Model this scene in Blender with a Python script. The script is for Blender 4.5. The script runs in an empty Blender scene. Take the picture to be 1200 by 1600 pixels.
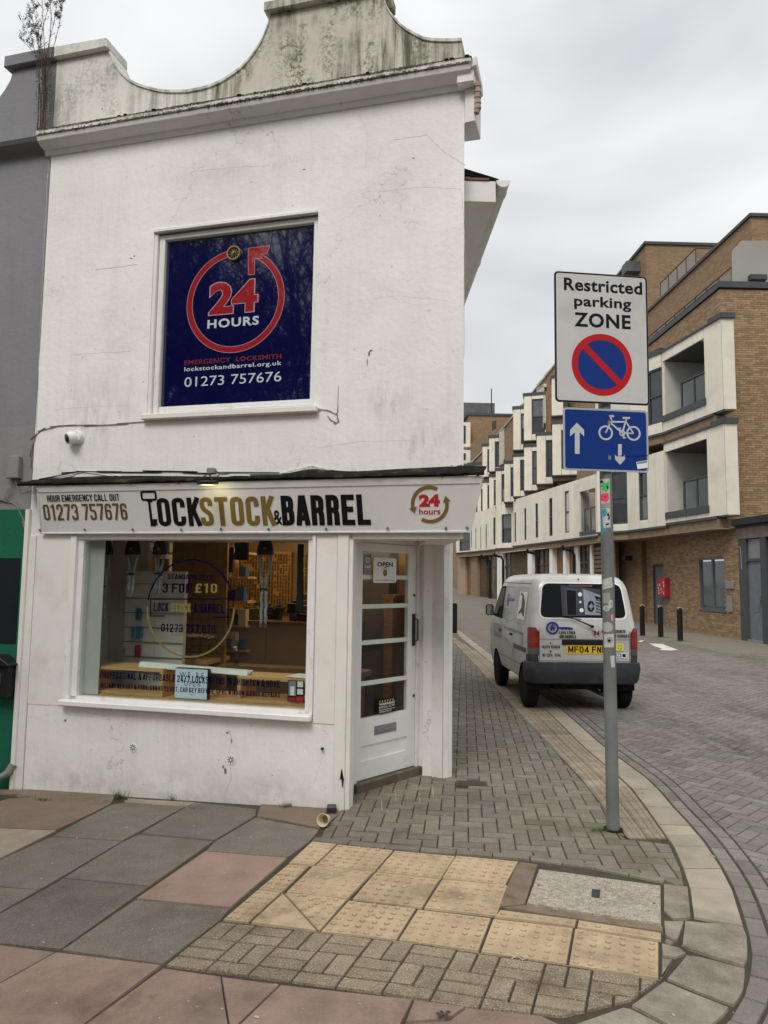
import bpy, bmesh, math, random
from mathutils import Vector, Matrix
random.seed(7)
SC = bpy.context.scene
COL = SC.collection
V = Vector
# ------------------------------------------------------------------ camera
H = 1.7; FPX = 1120.0
_vy = V((568-600, 903.5-800, FPX)).normalized()
_a = V((568-600, 903.5-800, FPX)); _b = _a + V((1000, 13.1, 0))
_n = _a.cross(_b).normalized()
if _n[1] > 0: _n = -_n
_vx = _vy.cross(_n)
RT = Matrix((_vx, _vy, _n))            # camera (right, down, forward) -> world
EYE = V((0, 0, H))
cd = bpy.data.cameras.new('camera'); cam = bpy.data.objects.new('camera', cd); COL.objects.link(cam)
cd.sensor_fit = 'VERTICAL'; cd.sensor_height = 36; cd.sensor_width = 27; cd.lens = FPX/1600*36
cd.clip_start = 0.05; cd.clip_end = 1500
_r = RT @ V((1, 0, 0)); _u = RT @ V((0, -1, 0)); _bk = RT @ V((0, 0, -1))
cam.matrix_world = Matrix(((_r.x, _u.x, _bk.x, 0), (_r.y, _u.y, _bk.y, 0), (_r.z, _u.z, _bk.z, H), (0, 0, 0, 1)))
SC.camera = cam
# ------------------------------------------------------------------ sky
W = bpy.data.worlds.new('World'); SC.world = W; W.use_nodes = True
nt = W.node_tree; nt.nodes.clear()
SUN_EL = math.radians(48); SUN_AZ = math.radians(205)     # azimuth clockwise from +Y
def wn(t, **k):
    n = nt.nodes.new(t)
    for a, b in k.items(): setattr(n, a, b)
    return n
sky = wn('ShaderNodeTexSky', sky_type='NISHITA'); sky.sun_disc = False; sky.sun_elevation = SUN_EL; sky.sun_rotation = SUN_AZ
sky.air_density = 1.0; sky.dust_density = 3.0
tc = wn('ShaderNodeTexCoord'); mp = wn('ShaderNodeMapping'); mp.inputs['Scale'].default_value = (1, 1, 2.2)
nt.links.new(tc.outputs['Generated'], mp.inputs[0])
n1 = wn('ShaderNodeTexNoise'); n1.inputs['Scale'].default_value = 1.8; n1.inputs['Detail'].default_value = 4; n1.inputs['Roughness'].default_value = .45
n1.inputs['Distortion'].default_value = .35
nt.links.new(mp.outputs[0], n1.inputs['Vector'])
rp = wn('ShaderNodeValToRGB'); rp.color_ramp.elements[0].position = .36; rp.color_ramp.elements[0].color = (.62, .635, .65, 1)
rp.color_ramp.elements[1].position = .62; rp.color_ramp.elements[1].color = (1, 1.01, 1.01, 1)
nt.links.new(n1.outputs['Fac'], rp.inputs[0])
sep = wn('ShaderNodeSeparateXYZ'); nt.links.new(tc.outputs['Generated'], sep.inputs[0])
mz2 = wn('ShaderNodeMath', operation='MULTIPLY'); nt.links.new(sep.outputs['Z'], mz2.inputs[0]); nt.links.new(sep.outputs['Z'], mz2.inputs[1])
mz = wn('ShaderNodeMapRange'); mz.inputs['From Min'].default_value = 0; mz.inputs['From Max'].default_value = 1
mz.inputs['To Min'].default_value = 6.0; mz.inputs['To Max'].default_value = 12.5     # overcast sky: brighter towards the zenith
nt.links.new(mz2.outputs[0], mz.inputs['Value'])
vm = wn('ShaderNodeVectorMath', operation='SCALE'); nt.links.new(rp.outputs[0], vm.inputs[0]); nt.links.new(mz.outputs[0], vm.inputs['Scale'])
mx = wn('ShaderNodeMix', data_type='RGBA'); mx.inputs[0].default_value = .93
nt.links.new(sky.outputs[0], mx.inputs[6]); nt.links.new(vm.outputs[0], mx.inputs[7])
bg = wn('ShaderNodeBackground'); bg.inputs['Strength'].default_value = .105
out = wn('ShaderNodeOutputWorld'); nt.links.new(mx.outputs[2], bg.inputs[0]); nt.links.new(bg.outputs[0], out.inputs[0])
# ------------------------------------------------------------------ sun (veiled by cloud)
sd = bpy.data.lights.new('sun', 'SUN'); sd.energy = 1.5; sd.angle = math.radians(24); sd.color = (1, .95, .88)
so = bpy.data.objects.new('sun', sd); COL.objects.link(so)
_d = V((math.sin(SUN_AZ)*math.cos(SUN_EL), math.cos(SUN_AZ)*math.cos(SUN_EL), math.sin(SUN_EL)))
so.rotation_euler = _d.to_track_quat('Z', 'Y').to_euler(); so.location = (0, 0, 30)
SC.view_settings.view_transform = 'Standard'; SC.view_settings.look = 'None'
SC.view_settings.exposure = 0.38; SC.view_settings.gamma = 1; SC.view_settings.use_curve_mapping = False
# ------------------------------------------------------------------ pixel rays onto real planes
def ray(px, py): return RT @ V((px-600, py-800, FPX))
GS = .033
def gz(x): return GS*(x-.1) if x < .1 else 0.0
def G(px, py):                                     # point on the ground sheet
    d = ray(px, py); t = -H/d.z; p = EYE+d*t
    if p.x < .1:                                   # z = GS*(x-.1)
        t = (-H-GS*.1)/(d.z-GS*d.x); p = EYE+d*t
    return V((p.x, p.y, gz(p.x)))
def OY(px, py, Y): d = ray(px, py); return EYE+d*(Y/d.y)
def proj(p):
    c = RT.transposed() @ (V(p)-EYE)
    return (600+FPX*c.x/c.z, 800+FPX*c.y/c.z) if c.z > 0 else (-9999, -9999)
class Pl:
    """a plane with origin O, unit axes ux (right) and uz (up); n faces the viewer"""
    def __init__(s, O, ux, uz=(0, 0, 1)):
        s.O = V(O); s.ux = V(ux).normalized(); s.uz = V(uz).normalized(); s.n = s.ux.cross(s.uz).normalized()
    def at(s, px, py, off=0):
        d = ray(px, py); o = s.O+s.n*off; t = (o-EYE).dot(s.n)/d.dot(s.n); q = EYE+d*t-o
        return q.dot(s.ux), q.dot(s.uz)
    def pt(s, a, b, off=0): return s.O+s.ux*a+s.uz*b+s.n*off
    def off(s, o): return Pl(s.O+s.n*o, s.ux, s.uz)
# ------------------------------------------------------------------ mesh building
def poly_normal(pts):
    n = V((0, 0, 0))
    for i in range(len(pts)):
        a, b = pts[i], pts[(i+1) % len(pts)]
        n += V(((a[1]-b[1])*(a[2]+b[2]), (a[2]-b[2])*(a[0]+b[0]), (a[0]-b[0])*(a[1]+b[1])))
    return n.normalized() if n.length > 0 else n
class MB:
    def __init__(s, M=None): s.v = []; s.f = []; s.M = M; s.t = []; s.tv = 0.0
    def add(s, vs, fs):
        k = len(s.v)
        for p in vs:
            p = V(p); s.v.append(s.M @ p if s.M else p)
        for f in fs: s.f.append([i+k for i in f]); s.t.append(s.tv)
        return s
    def box(s, x0, x1, y0, y1, z0, z1):
        return s.add([(x0,y0,z0),(x1,y0,z0),(x1,y1,z0),(x0,y1,z0),(x0,y0,z1),(x1,y0,z1),(x1,y1,z1),(x0,y1,z1)],
                     [(0,3,2,1),(4,5,6,7),(0,1,5,4),(1,2,6,5),(2,3,7,6),(3,0,4,7)])
    def prism(s, poly, z0, z1):                     # xy polygon, ccw
        n = len(poly)
        return s.add([(p[0],p[1],z0) for p in poly]+[(p[0],p[1],z1) for p in poly],
                     [tuple(range(n-1,-1,-1)), tuple(range(n,2*n))]+[(i,(i+1)%n,n+(i+1)%n,n+i) for i in range(n)])
    def xz(s, poly, y0, y1):                        # polygon in x,z (ccw seen from -y) extruded in y
        n = len(poly)
        return s.add([(p[0],y0,p[1]) for p in poly]+[(p[0],y1,p[1]) for p in poly],
                     [tuple(range(n)), tuple(range(2*n-1,n-1,-1))]+[((i+1)%n,i,n+i,n+(i+1)%n) for i in range(n)])
    def plate(s, pl, poly, off0, off1):             # polygon (a,b) in plane pl, thick from off0 to off1
        n = len(poly)
        A = [pl.pt(a, b, off1) for a, b in poly]; B = [pl.pt(a, b, off0) for a, b in poly]
        return s.add(A+B, [tuple(range(n)), tuple(range(2*n-1,n-1,-1))]+[((i+1)%n,i,n+i,n+(i+1)%n) for i in range(n)])
    def rect(s, pl, a0, a1, b0, b1, off0, off1): return s.plate(pl, [(a0,b0),(a1,b0),(a1,b1),(a0,b1)], off0, off1)
    def tube(s, pts, r, n=8, cap=True):
        pts = [V(p) for p in pts]; rs = r if isinstance(r, (list, tuple)) else [r]*len(pts); vs = []; fs = []
        up = None
        for i, p in enumerate(pts):
            d = (pts[min(i+1,len(pts)-1)]-pts[max(i-1,0)])
            if d.length < 1e-9: d = V((0,0,1))
            d.normalize()
            if up is None: up = d.orthogonal().normalized()
            a = (up-d*up.dot(d)); a = a.normalized() if a.length > 1e-6 else d.orthogonal().normalized()
            up = a; b = d.cross(a)
            for k in range(n):
                t = 2*math.pi*k/n; vs.append(p+(a*math.cos(t)+b*math.sin(t))*rs[i])
        for i in range(len(pts)-1):
            for k in range(n): fs.append((i*n+k, i*n+(k+1)%n, (i+1)*n+(k+1)%n, (i+1)*n+k))
        if cap: fs.append(tuple(range(n-1,-1,-1))); fs.append(tuple(range((len(pts)-1)*n, len(pts)*n)))
        return s.add(vs, fs)
    def lathe(s, prof, c=(0,0,0), axis='z', n=16, M=None):
        vs = []; fs = []; M = M or Matrix.Identity(3)
        for r, z in prof:
            for k in range(n):
                t = 2*math.pi*k/n; p = V((r*math.cos(t), r*math.sin(t), z))
                if axis == 'x': p = V((p.z, p.x, p.y))
                if axis == 'y': p = V((p.y, p.z, p.x))
                vs.append(V(c)+M@p)
        m = len(prof)
        for i in range(m-1):
            for k in range(n): fs.append((i*n+k, i*n+(k+1)%n, (i+1)*n+(k+1)%n, (i+1)*n+k))
        fs.append(tuple(range(n-1,-1,-1))); fs.append(tuple(range((m-1)*n, m*n)))
        return s.add(vs, fs)
    def ring(s, pl, cx, cy, r0, r1, a0, a1, off0, off1, n=48):
        P = [(cx+r1*math.cos(math.radians(a0+(a1-a0)*i/n)), cy+r1*math.sin(math.radians(a0+(a1-a0)*i/n))) for i in range(n+1)]
        Q = [(cx+r0*math.cos(math.radians(a0+(a1-a0)*i/n)), cy+r0*math.sin(math.radians(a0+(a1-a0)*i/n))) for i in range(n+1)]
        for i in range(n): s.plate(pl, [Q[i], P[i], P[i+1], Q[i+1]], off0, off1)
        return s
    def disc(s, pl, cx, cy, r, off0, off1, n=32, ry=None):
        ry = ry or r
        return s.plate(pl, [(cx+r*math.cos(2*math.pi*i/n), cy+ry*math.sin(2*math.pi*i/n)) for i in range(n)], off0, off1)
    def build(s, name, mat, parent=None, smooth=None, uv=False, kind=None, bevel=0, tint=False, world=True):
        base = V((0,0,0))
        if parent is not None and world: base = BASE.get(parent.name, V((0,0,0)))
        me = bpy.data.meshes.new(name); me.from_pydata([tuple(p-base) for p in s.v], [], s.f)
        if uv:
            L = me.uv_layers.new(name='UVMap').data
            for p in me.polygons:
                n = p.normal
                if abs(n.z) < .7:
                    t = V((-n.y, n.x, 0)).normalized()
                    for li in p.loop_indices:
                        c = V(me.vertices[me.loops[li].vertex_index].co)+base; L[li].uv = (c.dot(t), c.z)
                else:
                    for li in p.loop_indices:
                        c = V(me.vertices[me.loops[li].vertex_index].co)+base; L[li].uv = (c.x, c.y)
        if tint:
            A = me.attributes.new('tint', 'FLOAT', 'FACE'); A.data.foreach_set('value', s.t)
        if bevel:
            bm = bmesh.new(); bm.from_mesh(me); bmesh.ops.remove_doubles(bm, verts=bm.verts, dist=1e-5)
            es = [e for e in bm.edges if len(e.link_faces) == 2 and e.calc_face_angle(0) > .6]
            bmesh.ops.bevel(bm, geom=es, offset=bevel, segments=2 if bevel > .01 else 1, affect='EDGES', clamp_overlap=True)
            bm.to_mesh(me); bm.free()
        if smooth is not None:
            me.polygons.foreach_set('use_smooth', [True]*len(me.polygons)); me.set_sharp_from_angle(angle=math.radians(smooth))
        me.materials.append(mat); me.update()
        o = bpy.data.objects.new(name, me); COL.objects.link(o); o.parent = parent
        if parent is None or not world: pass
        if kind: o['kind'] = kind
        return o
BASE = {}
def thing(name, label, cat, loc, group=None):
    o = bpy.data.objects.new(name, None); COL.objects.link(o); o.location = loc; o.empty_display_size = .1
    BASE[o.name] = V(loc); o['label'] = label; o['category'] = cat
    if group: o['group'] = group
    return o
def tag(o, label, cat, group=None):
    o['label'] = label; o['category'] = cat
    if group: o['group'] = group
    return o
def sub(o, parent):
    """register o as a parent whose own origin sits on its thing's base"""
    BASE[o.name] = BASE.get(parent.name, V((0,0,0))); return o
def solo(mb, name, mat, label, cat, loc, group=None, **k):
    """thing that is a single mesh, origin at its base"""
    loc = V(loc); mb.v = [p-loc for p in mb.v]
    o = mb.build(name, mat, None, **k); o.location = loc; BASE[o.name] = loc
    return tag(o, label, cat, group)
def copy_tree(o, parent=None):
    c = o.copy(); COL.objects.link(c); c.parent = parent
    for ch in list(o.children): copy_tree(ch, c)
    return c
def text(body, pl, a0, a1, b0, b1, mat, parent, name='lettering', off=.002, bold=.02, th=.0015, skew=0, sp=1.0):
    cu = bpy.data.curves.new(name, 'FONT'); cu.body = body; cu.size = 1; cu.offset = bold; cu.resolution_u = 3; cu.space_character = sp
    tmp = bpy.data.objects.new('tmp', cu); COL.objects.link(tmp)
    dg = bpy.context.evaluated_depsgraph_get(); dg.update()
    me = bpy.data.meshes.new_from_object(tmp.evaluated_get(dg))
    bpy.data.objects.remove(tmp); bpy.data.curves.remove(cu)
    xs = [v.co.x for v in me.vertices]; ys = [v.co.y for v in me.vertices]
    x0, x1, y0, y1 = min(xs), max(xs), min(ys), max(ys)
    vs = [pl.pt(a0+(v.co.x-x0)/(x1-x0)*(a1-a0)+skew*(v.co.y-y0)/(y1-y0), b0+(v.co.y-y0)/(y1-y0)*(b1-b0), off) for v in me.vertices]
    fs = [tuple(p.vertices) for p in me.polygons]
    bpy.data.meshes.remove(me)
    m = MB(); m.v = vs; m.f = fs; m.t = [0]*len(fs)
    return m.build(name, mat, parent)
def textpx(body, pl, x0, y0, x1, y1, mat, parent, **k):
    """text whose box runs from pixel-measured bottom-left to top-right corner on plane pl"""
    a0, b0 = pl.at(x0, y0); a1, b1 = pl.at(x1, y1)
    return text(body, pl, a0, a1, b0, b1, mat, parent, **k)
# ------------------------------------------------------------------ materials
class NT:
    def __init__(s, name):
        s.m = bpy.data.materials.new(name); s.m.use_nodes = True; s.t = s.m.node_tree; s.t.nodes.clear()
        s.out = s.n('ShaderNodeOutputMaterial'); s.tc = s.n('ShaderNodeTexCoord')
    def n(s, t, **k):
        n = s.t.nodes.new(t)
        for a, b in k.items(): setattr(n, a, b)
        return n
    def l(s, a, b): s.t.links.new(a, b)
    def inp(s, sock, v):
        if isinstance(v, bpy.types.NodeSocket): s.l(v, sock)
        else: sock.default_value = v
    def noise(s, scale, vec=None, detail=4, rough=.55, dist=0):
        n = s.n('ShaderNodeTexNoise'); n.inputs['Scale'].default_value = scale; n.inputs['Detail'].default_value = detail
        n.inputs['Roughness'].default_value = rough; n.inputs['Distortion'].default_value = dist
        s.l(vec or s.vec, n.inputs['Vector']); return n.outputs['Fac']
    def mapv(s, scale=(1,1,1), vec=None):
        n = s.n('ShaderNodeMapping'); n.inputs['Scale'].default_value = scale; s.l(vec or s.vec, n.inputs[0]); return n.outputs[0]
    def rng(s, v, a, b, c=0, d=1):
        n = s.n('ShaderNodeMapRange'); s.inp(n.inputs['Value'], v); n.inputs['From Min'].default_value = a; n.inputs['From Max'].default_value = b
        n.inputs['To Min'].default_value = c; n.inputs['To Max'].default_value = d; return n.outputs[0]
    def math(s, op, a, b=0):
        n = s.n('ShaderNodeMath', operation=op); s.inp(n.inputs[0], a); s.inp(n.inputs[1], b); return n.outputs[0]
    def mix(s, fac, a, b, mode='MIX'):
        n = s.n('ShaderNodeMix', data_type='RGBA', blend_type=mode); s.inp(n.inputs[0], fac)
        for sock, v in ((n.inputs[6], a), (n.inputs[7], b)):
            s.inp(sock, v if isinstance(v, bpy.types.NodeSocket) else (*v, 1)[:4])
        return n.outputs[2]
    def setup(s, shift=True):
        oi = s.n('ShaderNodeObjectInfo'); s.rand = oi.outputs['Random']
        a = s.n('ShaderNodeVectorMath', operation='ADD'); s.l(s.tc.outputs['Object'], a.inputs[0])
        if shift:
            c = s.n('ShaderNodeCombineXYZ')
            for i in range(3): s.l(s.math('MULTIPLY', s.rand, 37.0+11*i), c.inputs[i])
            s.l(c.outputs[0], a.inputs[1])
        s.vec = a.outputs[0]
    def finish(s, col, rough=.6, bump=None, bstr=.2, bdist=.01, spec=.5, metal=0, coat=0, emis=None, estr=0):
        p = s.n('ShaderNodeBsdfPrincipled'); s.inp(p.inputs['Base Color'], col if isinstance(col, bpy.types.NodeSocket) else (*col, 1)[:4])
        s.inp(p.inputs['Roughness'], rough); p.inputs['Specular IOR Level'].default_value = spec; p.inputs['Metallic'].default_value = metal
        p.inputs['Coat Weight'].default_value = coat; p.inputs['Coat Roughness'].default_value = .06
        if emis: p.inputs['Emission Color'].default_value = (*emis, 1); p.inputs['Emission Strength'].default_value = estr
        if bump is not None:
            b = s.n('ShaderNodeBump'); b.inputs['Strength'].default_value = bstr; b.inputs['Distance'].default_value = bdist
            s.l(bump, b.inputs['Height']); s.l(b.outputs[0], p.inputs['Normal'])
        s.l(p.outputs[0], s.out.inputs[0]); return s.m
def mat(name, col, rough=.6, var=.12, scale=3, bump=.1, bscale=60, spec=.5, metal=0, tint=0, col2=None, c2scale=5, c2a=.5, c2b=.7, coat=0, emis=None, estr=0, speck=0, dirt=0):
    """plain surface with mottling, fine grain, optional second colour, per-piece tint and speckle"""
    t = NT(name); t.setup()
    c = t.n('ShaderNodeRGB'); c.outputs[0].default_value = (*col, 1); c = c.outputs[0]
    if col2: c = t.mix(t.rng(t.noise(c2scale, detail=6, rough=.6), c2a, c2b), c, col2)
    if var:
        v = t.rng(t.noise(scale, detail=6, rough=.6), .3, .7, 1-var, 1+var)
        x = t.n('ShaderNodeVectorMath', operation='SCALE'); t.l(c, x.inputs[0]); t.l(v, x.inputs['Scale']); c = x.outputs[0]
    if tint:
        at = t.n('ShaderNodeAttribute', attribute_name='tint'); f = t.math('FRACT', t.math('ADD', t.rand, at.outputs['Fac']))
        x = t.n('ShaderNodeVectorMath', operation='SCALE'); t.l(c, x.inputs[0]); t.l(t.rng(f, 0, 1, 1-tint, 1+tint), x.inputs['Scale']); c = x.outputs[0]
    if speck:
        f = t.noise(150, detail=2, rough=.75); c = t.mix(t.rng(f, .57, .66, 0, speck), c, (.62,.58,.5)); c = t.mix(t.rng(f, .42, .34, 0, speck), c, (.03,.03,.03))
    if dirt: c = t.mix(t.rng(t.noise(1.7, detail=8, rough=.7), .48, .75, 0, dirt), c, (.05,.045,.035))
    b = t.noise(bscale, detail=4, rough=.65) if bump else None
    return t.finish(c, rough, b, bump, .006, spec, metal, coat, emis, estr)
def render_mat(name, col, algae=0.0, low=0.0, zlow=0.0):
    """painted lime render: hairline patches, run-off streaks, algae"""
    t = NT(name); t.setup(False); P = t.vec
    big = t.noise(.9, detail=7, rough=.62); mid = t.noise(5, detail=8, rough=.65); st = t.noise(1.0, t.mapv((9,9,.55)), detail=6, rough=.65)
    c = t.mix(t.rng(big, .35, .65), col, tuple(k*.9 for k in col))
    pale = sum(col) > 1.2; sc = (lambda k: k) if pale else (lambda k: tuple(q*w for q, w in zip(col, (.8,.8,.8))))
    c = t.mix(t.rng(st, .5, .78, 0, .16 if pale else .5), c, sc((.42,.40,.36)))
    c = t.mix(t.rng(t.noise(2.2, detail=10, rough=.75), .60, .72, 0, .35), c, sc((.45,.43,.39)))
    c = t.mix(t.rng(t.noise(28, detail=3, rough=.6), .71, .75, 0, .8), c, (.22,.20,.17))
    if algae:
        f = t.math('MULTIPLY', t.rng(t.noise(1.0, t.mapv((14,14,1.2)), detail=7, rough=.7), .42, .60), t.rng(t.noise(1.5, detail=5, rough=.6), .40, .56))
        c = t.mix(t.math('MULTIPLY', f, min(1.0, algae)), c, (.085,.085,.055))
        f2 = t.math('MULTIPLY', t.rng(t.noise(30, detail=4, rough=.7), .45, .6), t.rng(t.noise(2.1, t.mapv((1.6,1.6,.8)), detail=4), .47, .62))
        c = t.mix(t.math('MULTIPLY', f2, algae*.8), c, (.13,.15,.06))
    if low:
        s = t.n('ShaderNodeSeparateXYZ'); t.l(P, s.inputs[0])
        f = t.math('MULTIPLY', t.rng(s.outputs[2], zlow+.35, zlow, 0, 1), t.rng(mid, .38, .62, .1, 1))
        c = t.mix(t.math('MULTIPLY', f, low), c, (.20,.18,.14))
    vo = t.n('ShaderNodeTexVoronoi', feature='DISTANCE_TO_EDGE'); vo.inputs['Scale'].default_value = .8
    wv = t.n('ShaderNodeVectorMath', operation='ADD'); t.l(P, wv.inputs[0])
    nn = t.n('ShaderNodeTexNoise'); nn.inputs['Scale'].default_value = 4; nn.inputs['Detail'].default_value = 6; t.l(P, nn.inputs['Vector'])
    t.l(nn.outputs['Color'], wv.inputs[1]); t.l(wv.outputs[0], vo.inputs['Vector'])
    crack = t.math('MULTIPLY', t.rng(vo.outputs['Distance'], .0, .006, 1, 0), t.rng(big, .45, .6))
    c = t.mix(t.math('MULTIPLY', crack, .55), c, (.2,.19,.17))
    b = t.math('ADD', t.math('MULTIPLY', t.noise(3.5, detail=8, rough=.6), 1.0), t.math('MULTIPLY', t.noise(24, detail=4), .35))
    b = t.math('SUBTRACT', b, t.math('MULTIPLY', crack, .3))
    return t.finish(c, .72, b, .28, .03, .3)
def brick_mat(name, c1, c2, mortar, bw=.225, bh=.075, ms=.012, bump=.5):
    t = NT(name); t.setup(False); br = t.n('ShaderNodeTexBrick'); t.l(t.tc.outputs['UV'], br.inputs['Vector'])
    br.inputs['Color1'].default_value = (*c1,1); br.inputs['Color2'].default_value = (*c2,1); br.inputs['Mortar'].default_value = (*mortar,1)
    br.inputs['Scale'].default_value = 1; br.inputs['Brick Width'].default_value = bw; br.inputs['Row Height'].default_value = bh
    br.inputs['Mortar Size'].default_value = ms/2; br.inputs['Mortar Smooth'].default_value = .2; br.inputs['Bias'].default_value = -.1
    c = t.mix(t.rng(t.noise(1.3, detail=6), .4, .7, 0, .15), br.outputs['Color'], tuple(k*.6 for k in c1))
    c = t.mix(t.rng(t.noise(40, detail=3), .35, .7, 0, .3), c, tuple(k*.5 for k in c1))
    return t.finish(c, .85, t.math('SUBTRACT', 1, br.outputs['Fac']), bump, .012, .2)
def wood_mat(name, c1, c2, rough=.5):
    t = NT(name); t.setup(); f = t.noise(3.0, t.mapv((1.2,14,14)), detail=6, rough=.6, dist=.6)
    return t.finish(t.mix(t.rng(f, .35, .65), c1, c2), rough, f, .1, .003, .4)
def glass_mat(name, tint=(1,1,1), refl=1.0, rough=0.0):
    t = NT(name); tr = t.n('ShaderNodeBsdfTransparent'); tr.inputs[0].default_value = (*tint,1)
    gl = t.n('ShaderNodeBsdfGlossy'); gl.inputs['Roughness'].default_value = rough; fr = t.n('ShaderNodeFresnel'); fr.inputs[0].default_value = 1.52
    geo = t.n('ShaderNodeNewGeometry'); m = t.n('ShaderNodeMixShader'); t.l(t.math('MULTIPLY', t.math('MULTIPLY', fr.outputs[0], refl), t.math('SUBTRACT', 1, geo.outputs['Backfacing'])), m.inputs[0]); t.l(tr.outputs[0], m.inputs[1]); t.l(gl.outputs[0], m.inputs[2])
    t.l(m.outputs[0], t.out.inputs[0]); return t.m
def flat(name, col, rough=.45, **k): return mat(name, col, rough, var=.06, bump=0, **k)
M = dict(
 render = render_mat('white_render', (.86,.845,.82)),
 render_low = render_mat('white_render_low', (.87,.855,.83), low=.25, zlow=-.02),
 parapet = render_mat('stained_render', (.58,.56,.48), algae=1.35),
 parapet_l = render_mat('weathered_render', (.72,.705,.655), algae=.55),
 grey_render = render_mat('grey_render', (.24,.24,.255), algae=.1),
 grey_low = render_mat('grey_render_worn', (.27,.26,.265), algae=.1),
 green = render_mat('green_render', (.006,.125,.07)),
 trim = mat('white_gloss_trim', (.78,.77,.74), .35, var=.05, bump=.08, bscale=20, col2=(.62,.59,.52), c2scale=4, c2a=.55, c2b=.8),
 cream = mat('cream_trim', (.79,.77,.72), .45, var=.05, bump=.06, bscale=20, col2=(.62,.58,.50), c2scale=2.5, c2a=.55, c2b=.85),
 frame = mat('white_frame', (.80,.79,.77), .35, var=.05, bump=.05, col2=(.55,.52,.46), c2scale=9, c2a=.6, c2b=.8),
 fascia = mat('fascia_white', (.76,.755,.745), .38, var=.03, bump=.03, col2=(.66,.65,.63), c2scale=1.6, c2a=.5, c2b=.8),
 black = mat('black_print', (.010,.010,.011), .6, var=0, bump=0, spec=.12),
 gold = mat('gold_print', (.20,.135,.03), .5, var=.04, bump=0),
 gold2 = mat('dark_gold_print', (.13,.085,.03), .5, var=.04, bump=0),
 redp = mat('red_print', (.50,.02,.025), .5, var=0, bump=0),
 whitep = mat('white_print', (.78,.80,.80), .5, var=0, bump=0),
 navyp = mat('navy_print', (.002,.002,.020), .7, var=0, bump=0, spec=.05),
 yelp = mat('ochre_print', (.18,.15,.035), .6, var=0, bump=0),
 vinyl = mat('navy_vinyl', (.003,.004,.048), .02, var=.05, bump=0, spec=1, coat=1),
 redv = mat('red_vinyl', (.31,.018,.025), .03, var=0, bump=0, spec=.8),
 redv2 = mat('faded_red_vinyl', (.17,.03,.04), .03, var=0, bump=0, spec=.8),
 pinkv = mat('pale_pink_vinyl', (.45,.30,.33), .05, var=0, bump=0, spec=.8),
 whitev = mat('pale_vinyl', (.55,.60,.64), .05, var=0, bump=0, spec=.8),
 lead = mat('lead_flashing', (.012,.012,.011), .85, spec=.08, var=.3, bump=.6, bscale=25, col2=(.05,.062,.018), c2scale=7, c2a=.55, c2b=.68),
 moss = mat('moss', (.075,.095,.02), .95, var=.4, scale=30, bump=1, bscale=60),
 slate = mat('slate', (.10,.105,.115), .6, var=.3, tint=.25),
 brass = mat('tarnished_brass', (.22,.17,.08), .45, var=.2, metal=.7),
 blackpl = mat('black_plastic', (.012,.012,.013), .45, var=.1, bump=.05, spec=.25),
 greypl = mat('grey_plastic', (.22,.22,.225), .5, var=.1),
 whitepl = mat('white_plastic', (.80,.80,.78), .35, var=.04, bump=0),
 greypaint = mat('dark_grey_paint', (.065,.070,.076), .6, spec=.25, var=.1, bump=.05),
 doorgrey = mat('blue_grey_door', (.13,.15,.175), .5, var=.12, bump=.06, col2=(.17,.17,.17)),
 steel = mat('galvanised_steel', (.20,.212,.212), .55, var=.15, metal=.35, bump=.3, bscale=90, col2=(.17,.18,.18), c2scale=14, dirt=.25),
 darkmetal = mat('dark_metal', (.05,.05,.055), .4, var=.1, metal=.5),
 glass = glass_mat('clear_glass', (.90,.93,.92)),
 glass_dark = mat('dark_glazing', (.028,.033,.038), .04, var=.5, scale=1.2, bump=0, spec=.6),
 glass_grey = mat('curtained_glazing', (.09,.10,.11), .06, var=.4, scale=2, bump=0, spec=.7),
 panel = mat('cream_cladding', (.72,.68,.575), .55, var=.04, bump=.03, tint=.04, col2=(.56,.52,.44), c2scale=.8, c2a=.5, c2b=.8),
 brick = brick_mat('buff_brick', (.33,.22,.13), (.22,.145,.085), (.22,.17,.12)),
 brick_dark = brick_mat('dark_brick', (.12,.08,.045), (.07,.045,.03), (.10,.08,.06)),
 brick_tan = brick_mat('tan_brick', (.28,.20,.13), (.20,.14,.09), (.26,.22,.16)),
 brickp = mat('buff_brick_piece', (.305,.205,.12), .85, var=.2, scale=20, bump=.3, tint=.26, spec=.2),
 mortar = mat('mortar', (.24,.195,.13), .95, var=.15, bump=.4),
 band = mat('brown_soffit_band', (.20,.14,.095), .7, var=.25, scale=2),
 wood = wood_mat('pine', (.64,.41,.19), (.50,.29,.12)),
 wood_dark = wood_mat('brown_board', (.20,.10,.045), (.13,.062,.027)),
 tan = mat('tan_wall', (.40,.26,.13), .7, var=.1),
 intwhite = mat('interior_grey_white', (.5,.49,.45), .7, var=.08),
 intfloor = mat('interior_floor', (.12,.10,.08), .6),
 slatgrey = mat('slat_board', (.62,.60,.56), .5, var=.05, bump=0),
 sill = mat('worn_threshold', (.10,.08,.05), .5, var=.3, scale=8, col2=(.16,.13,.07), c2scale=5, bump=.3),
)

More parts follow.
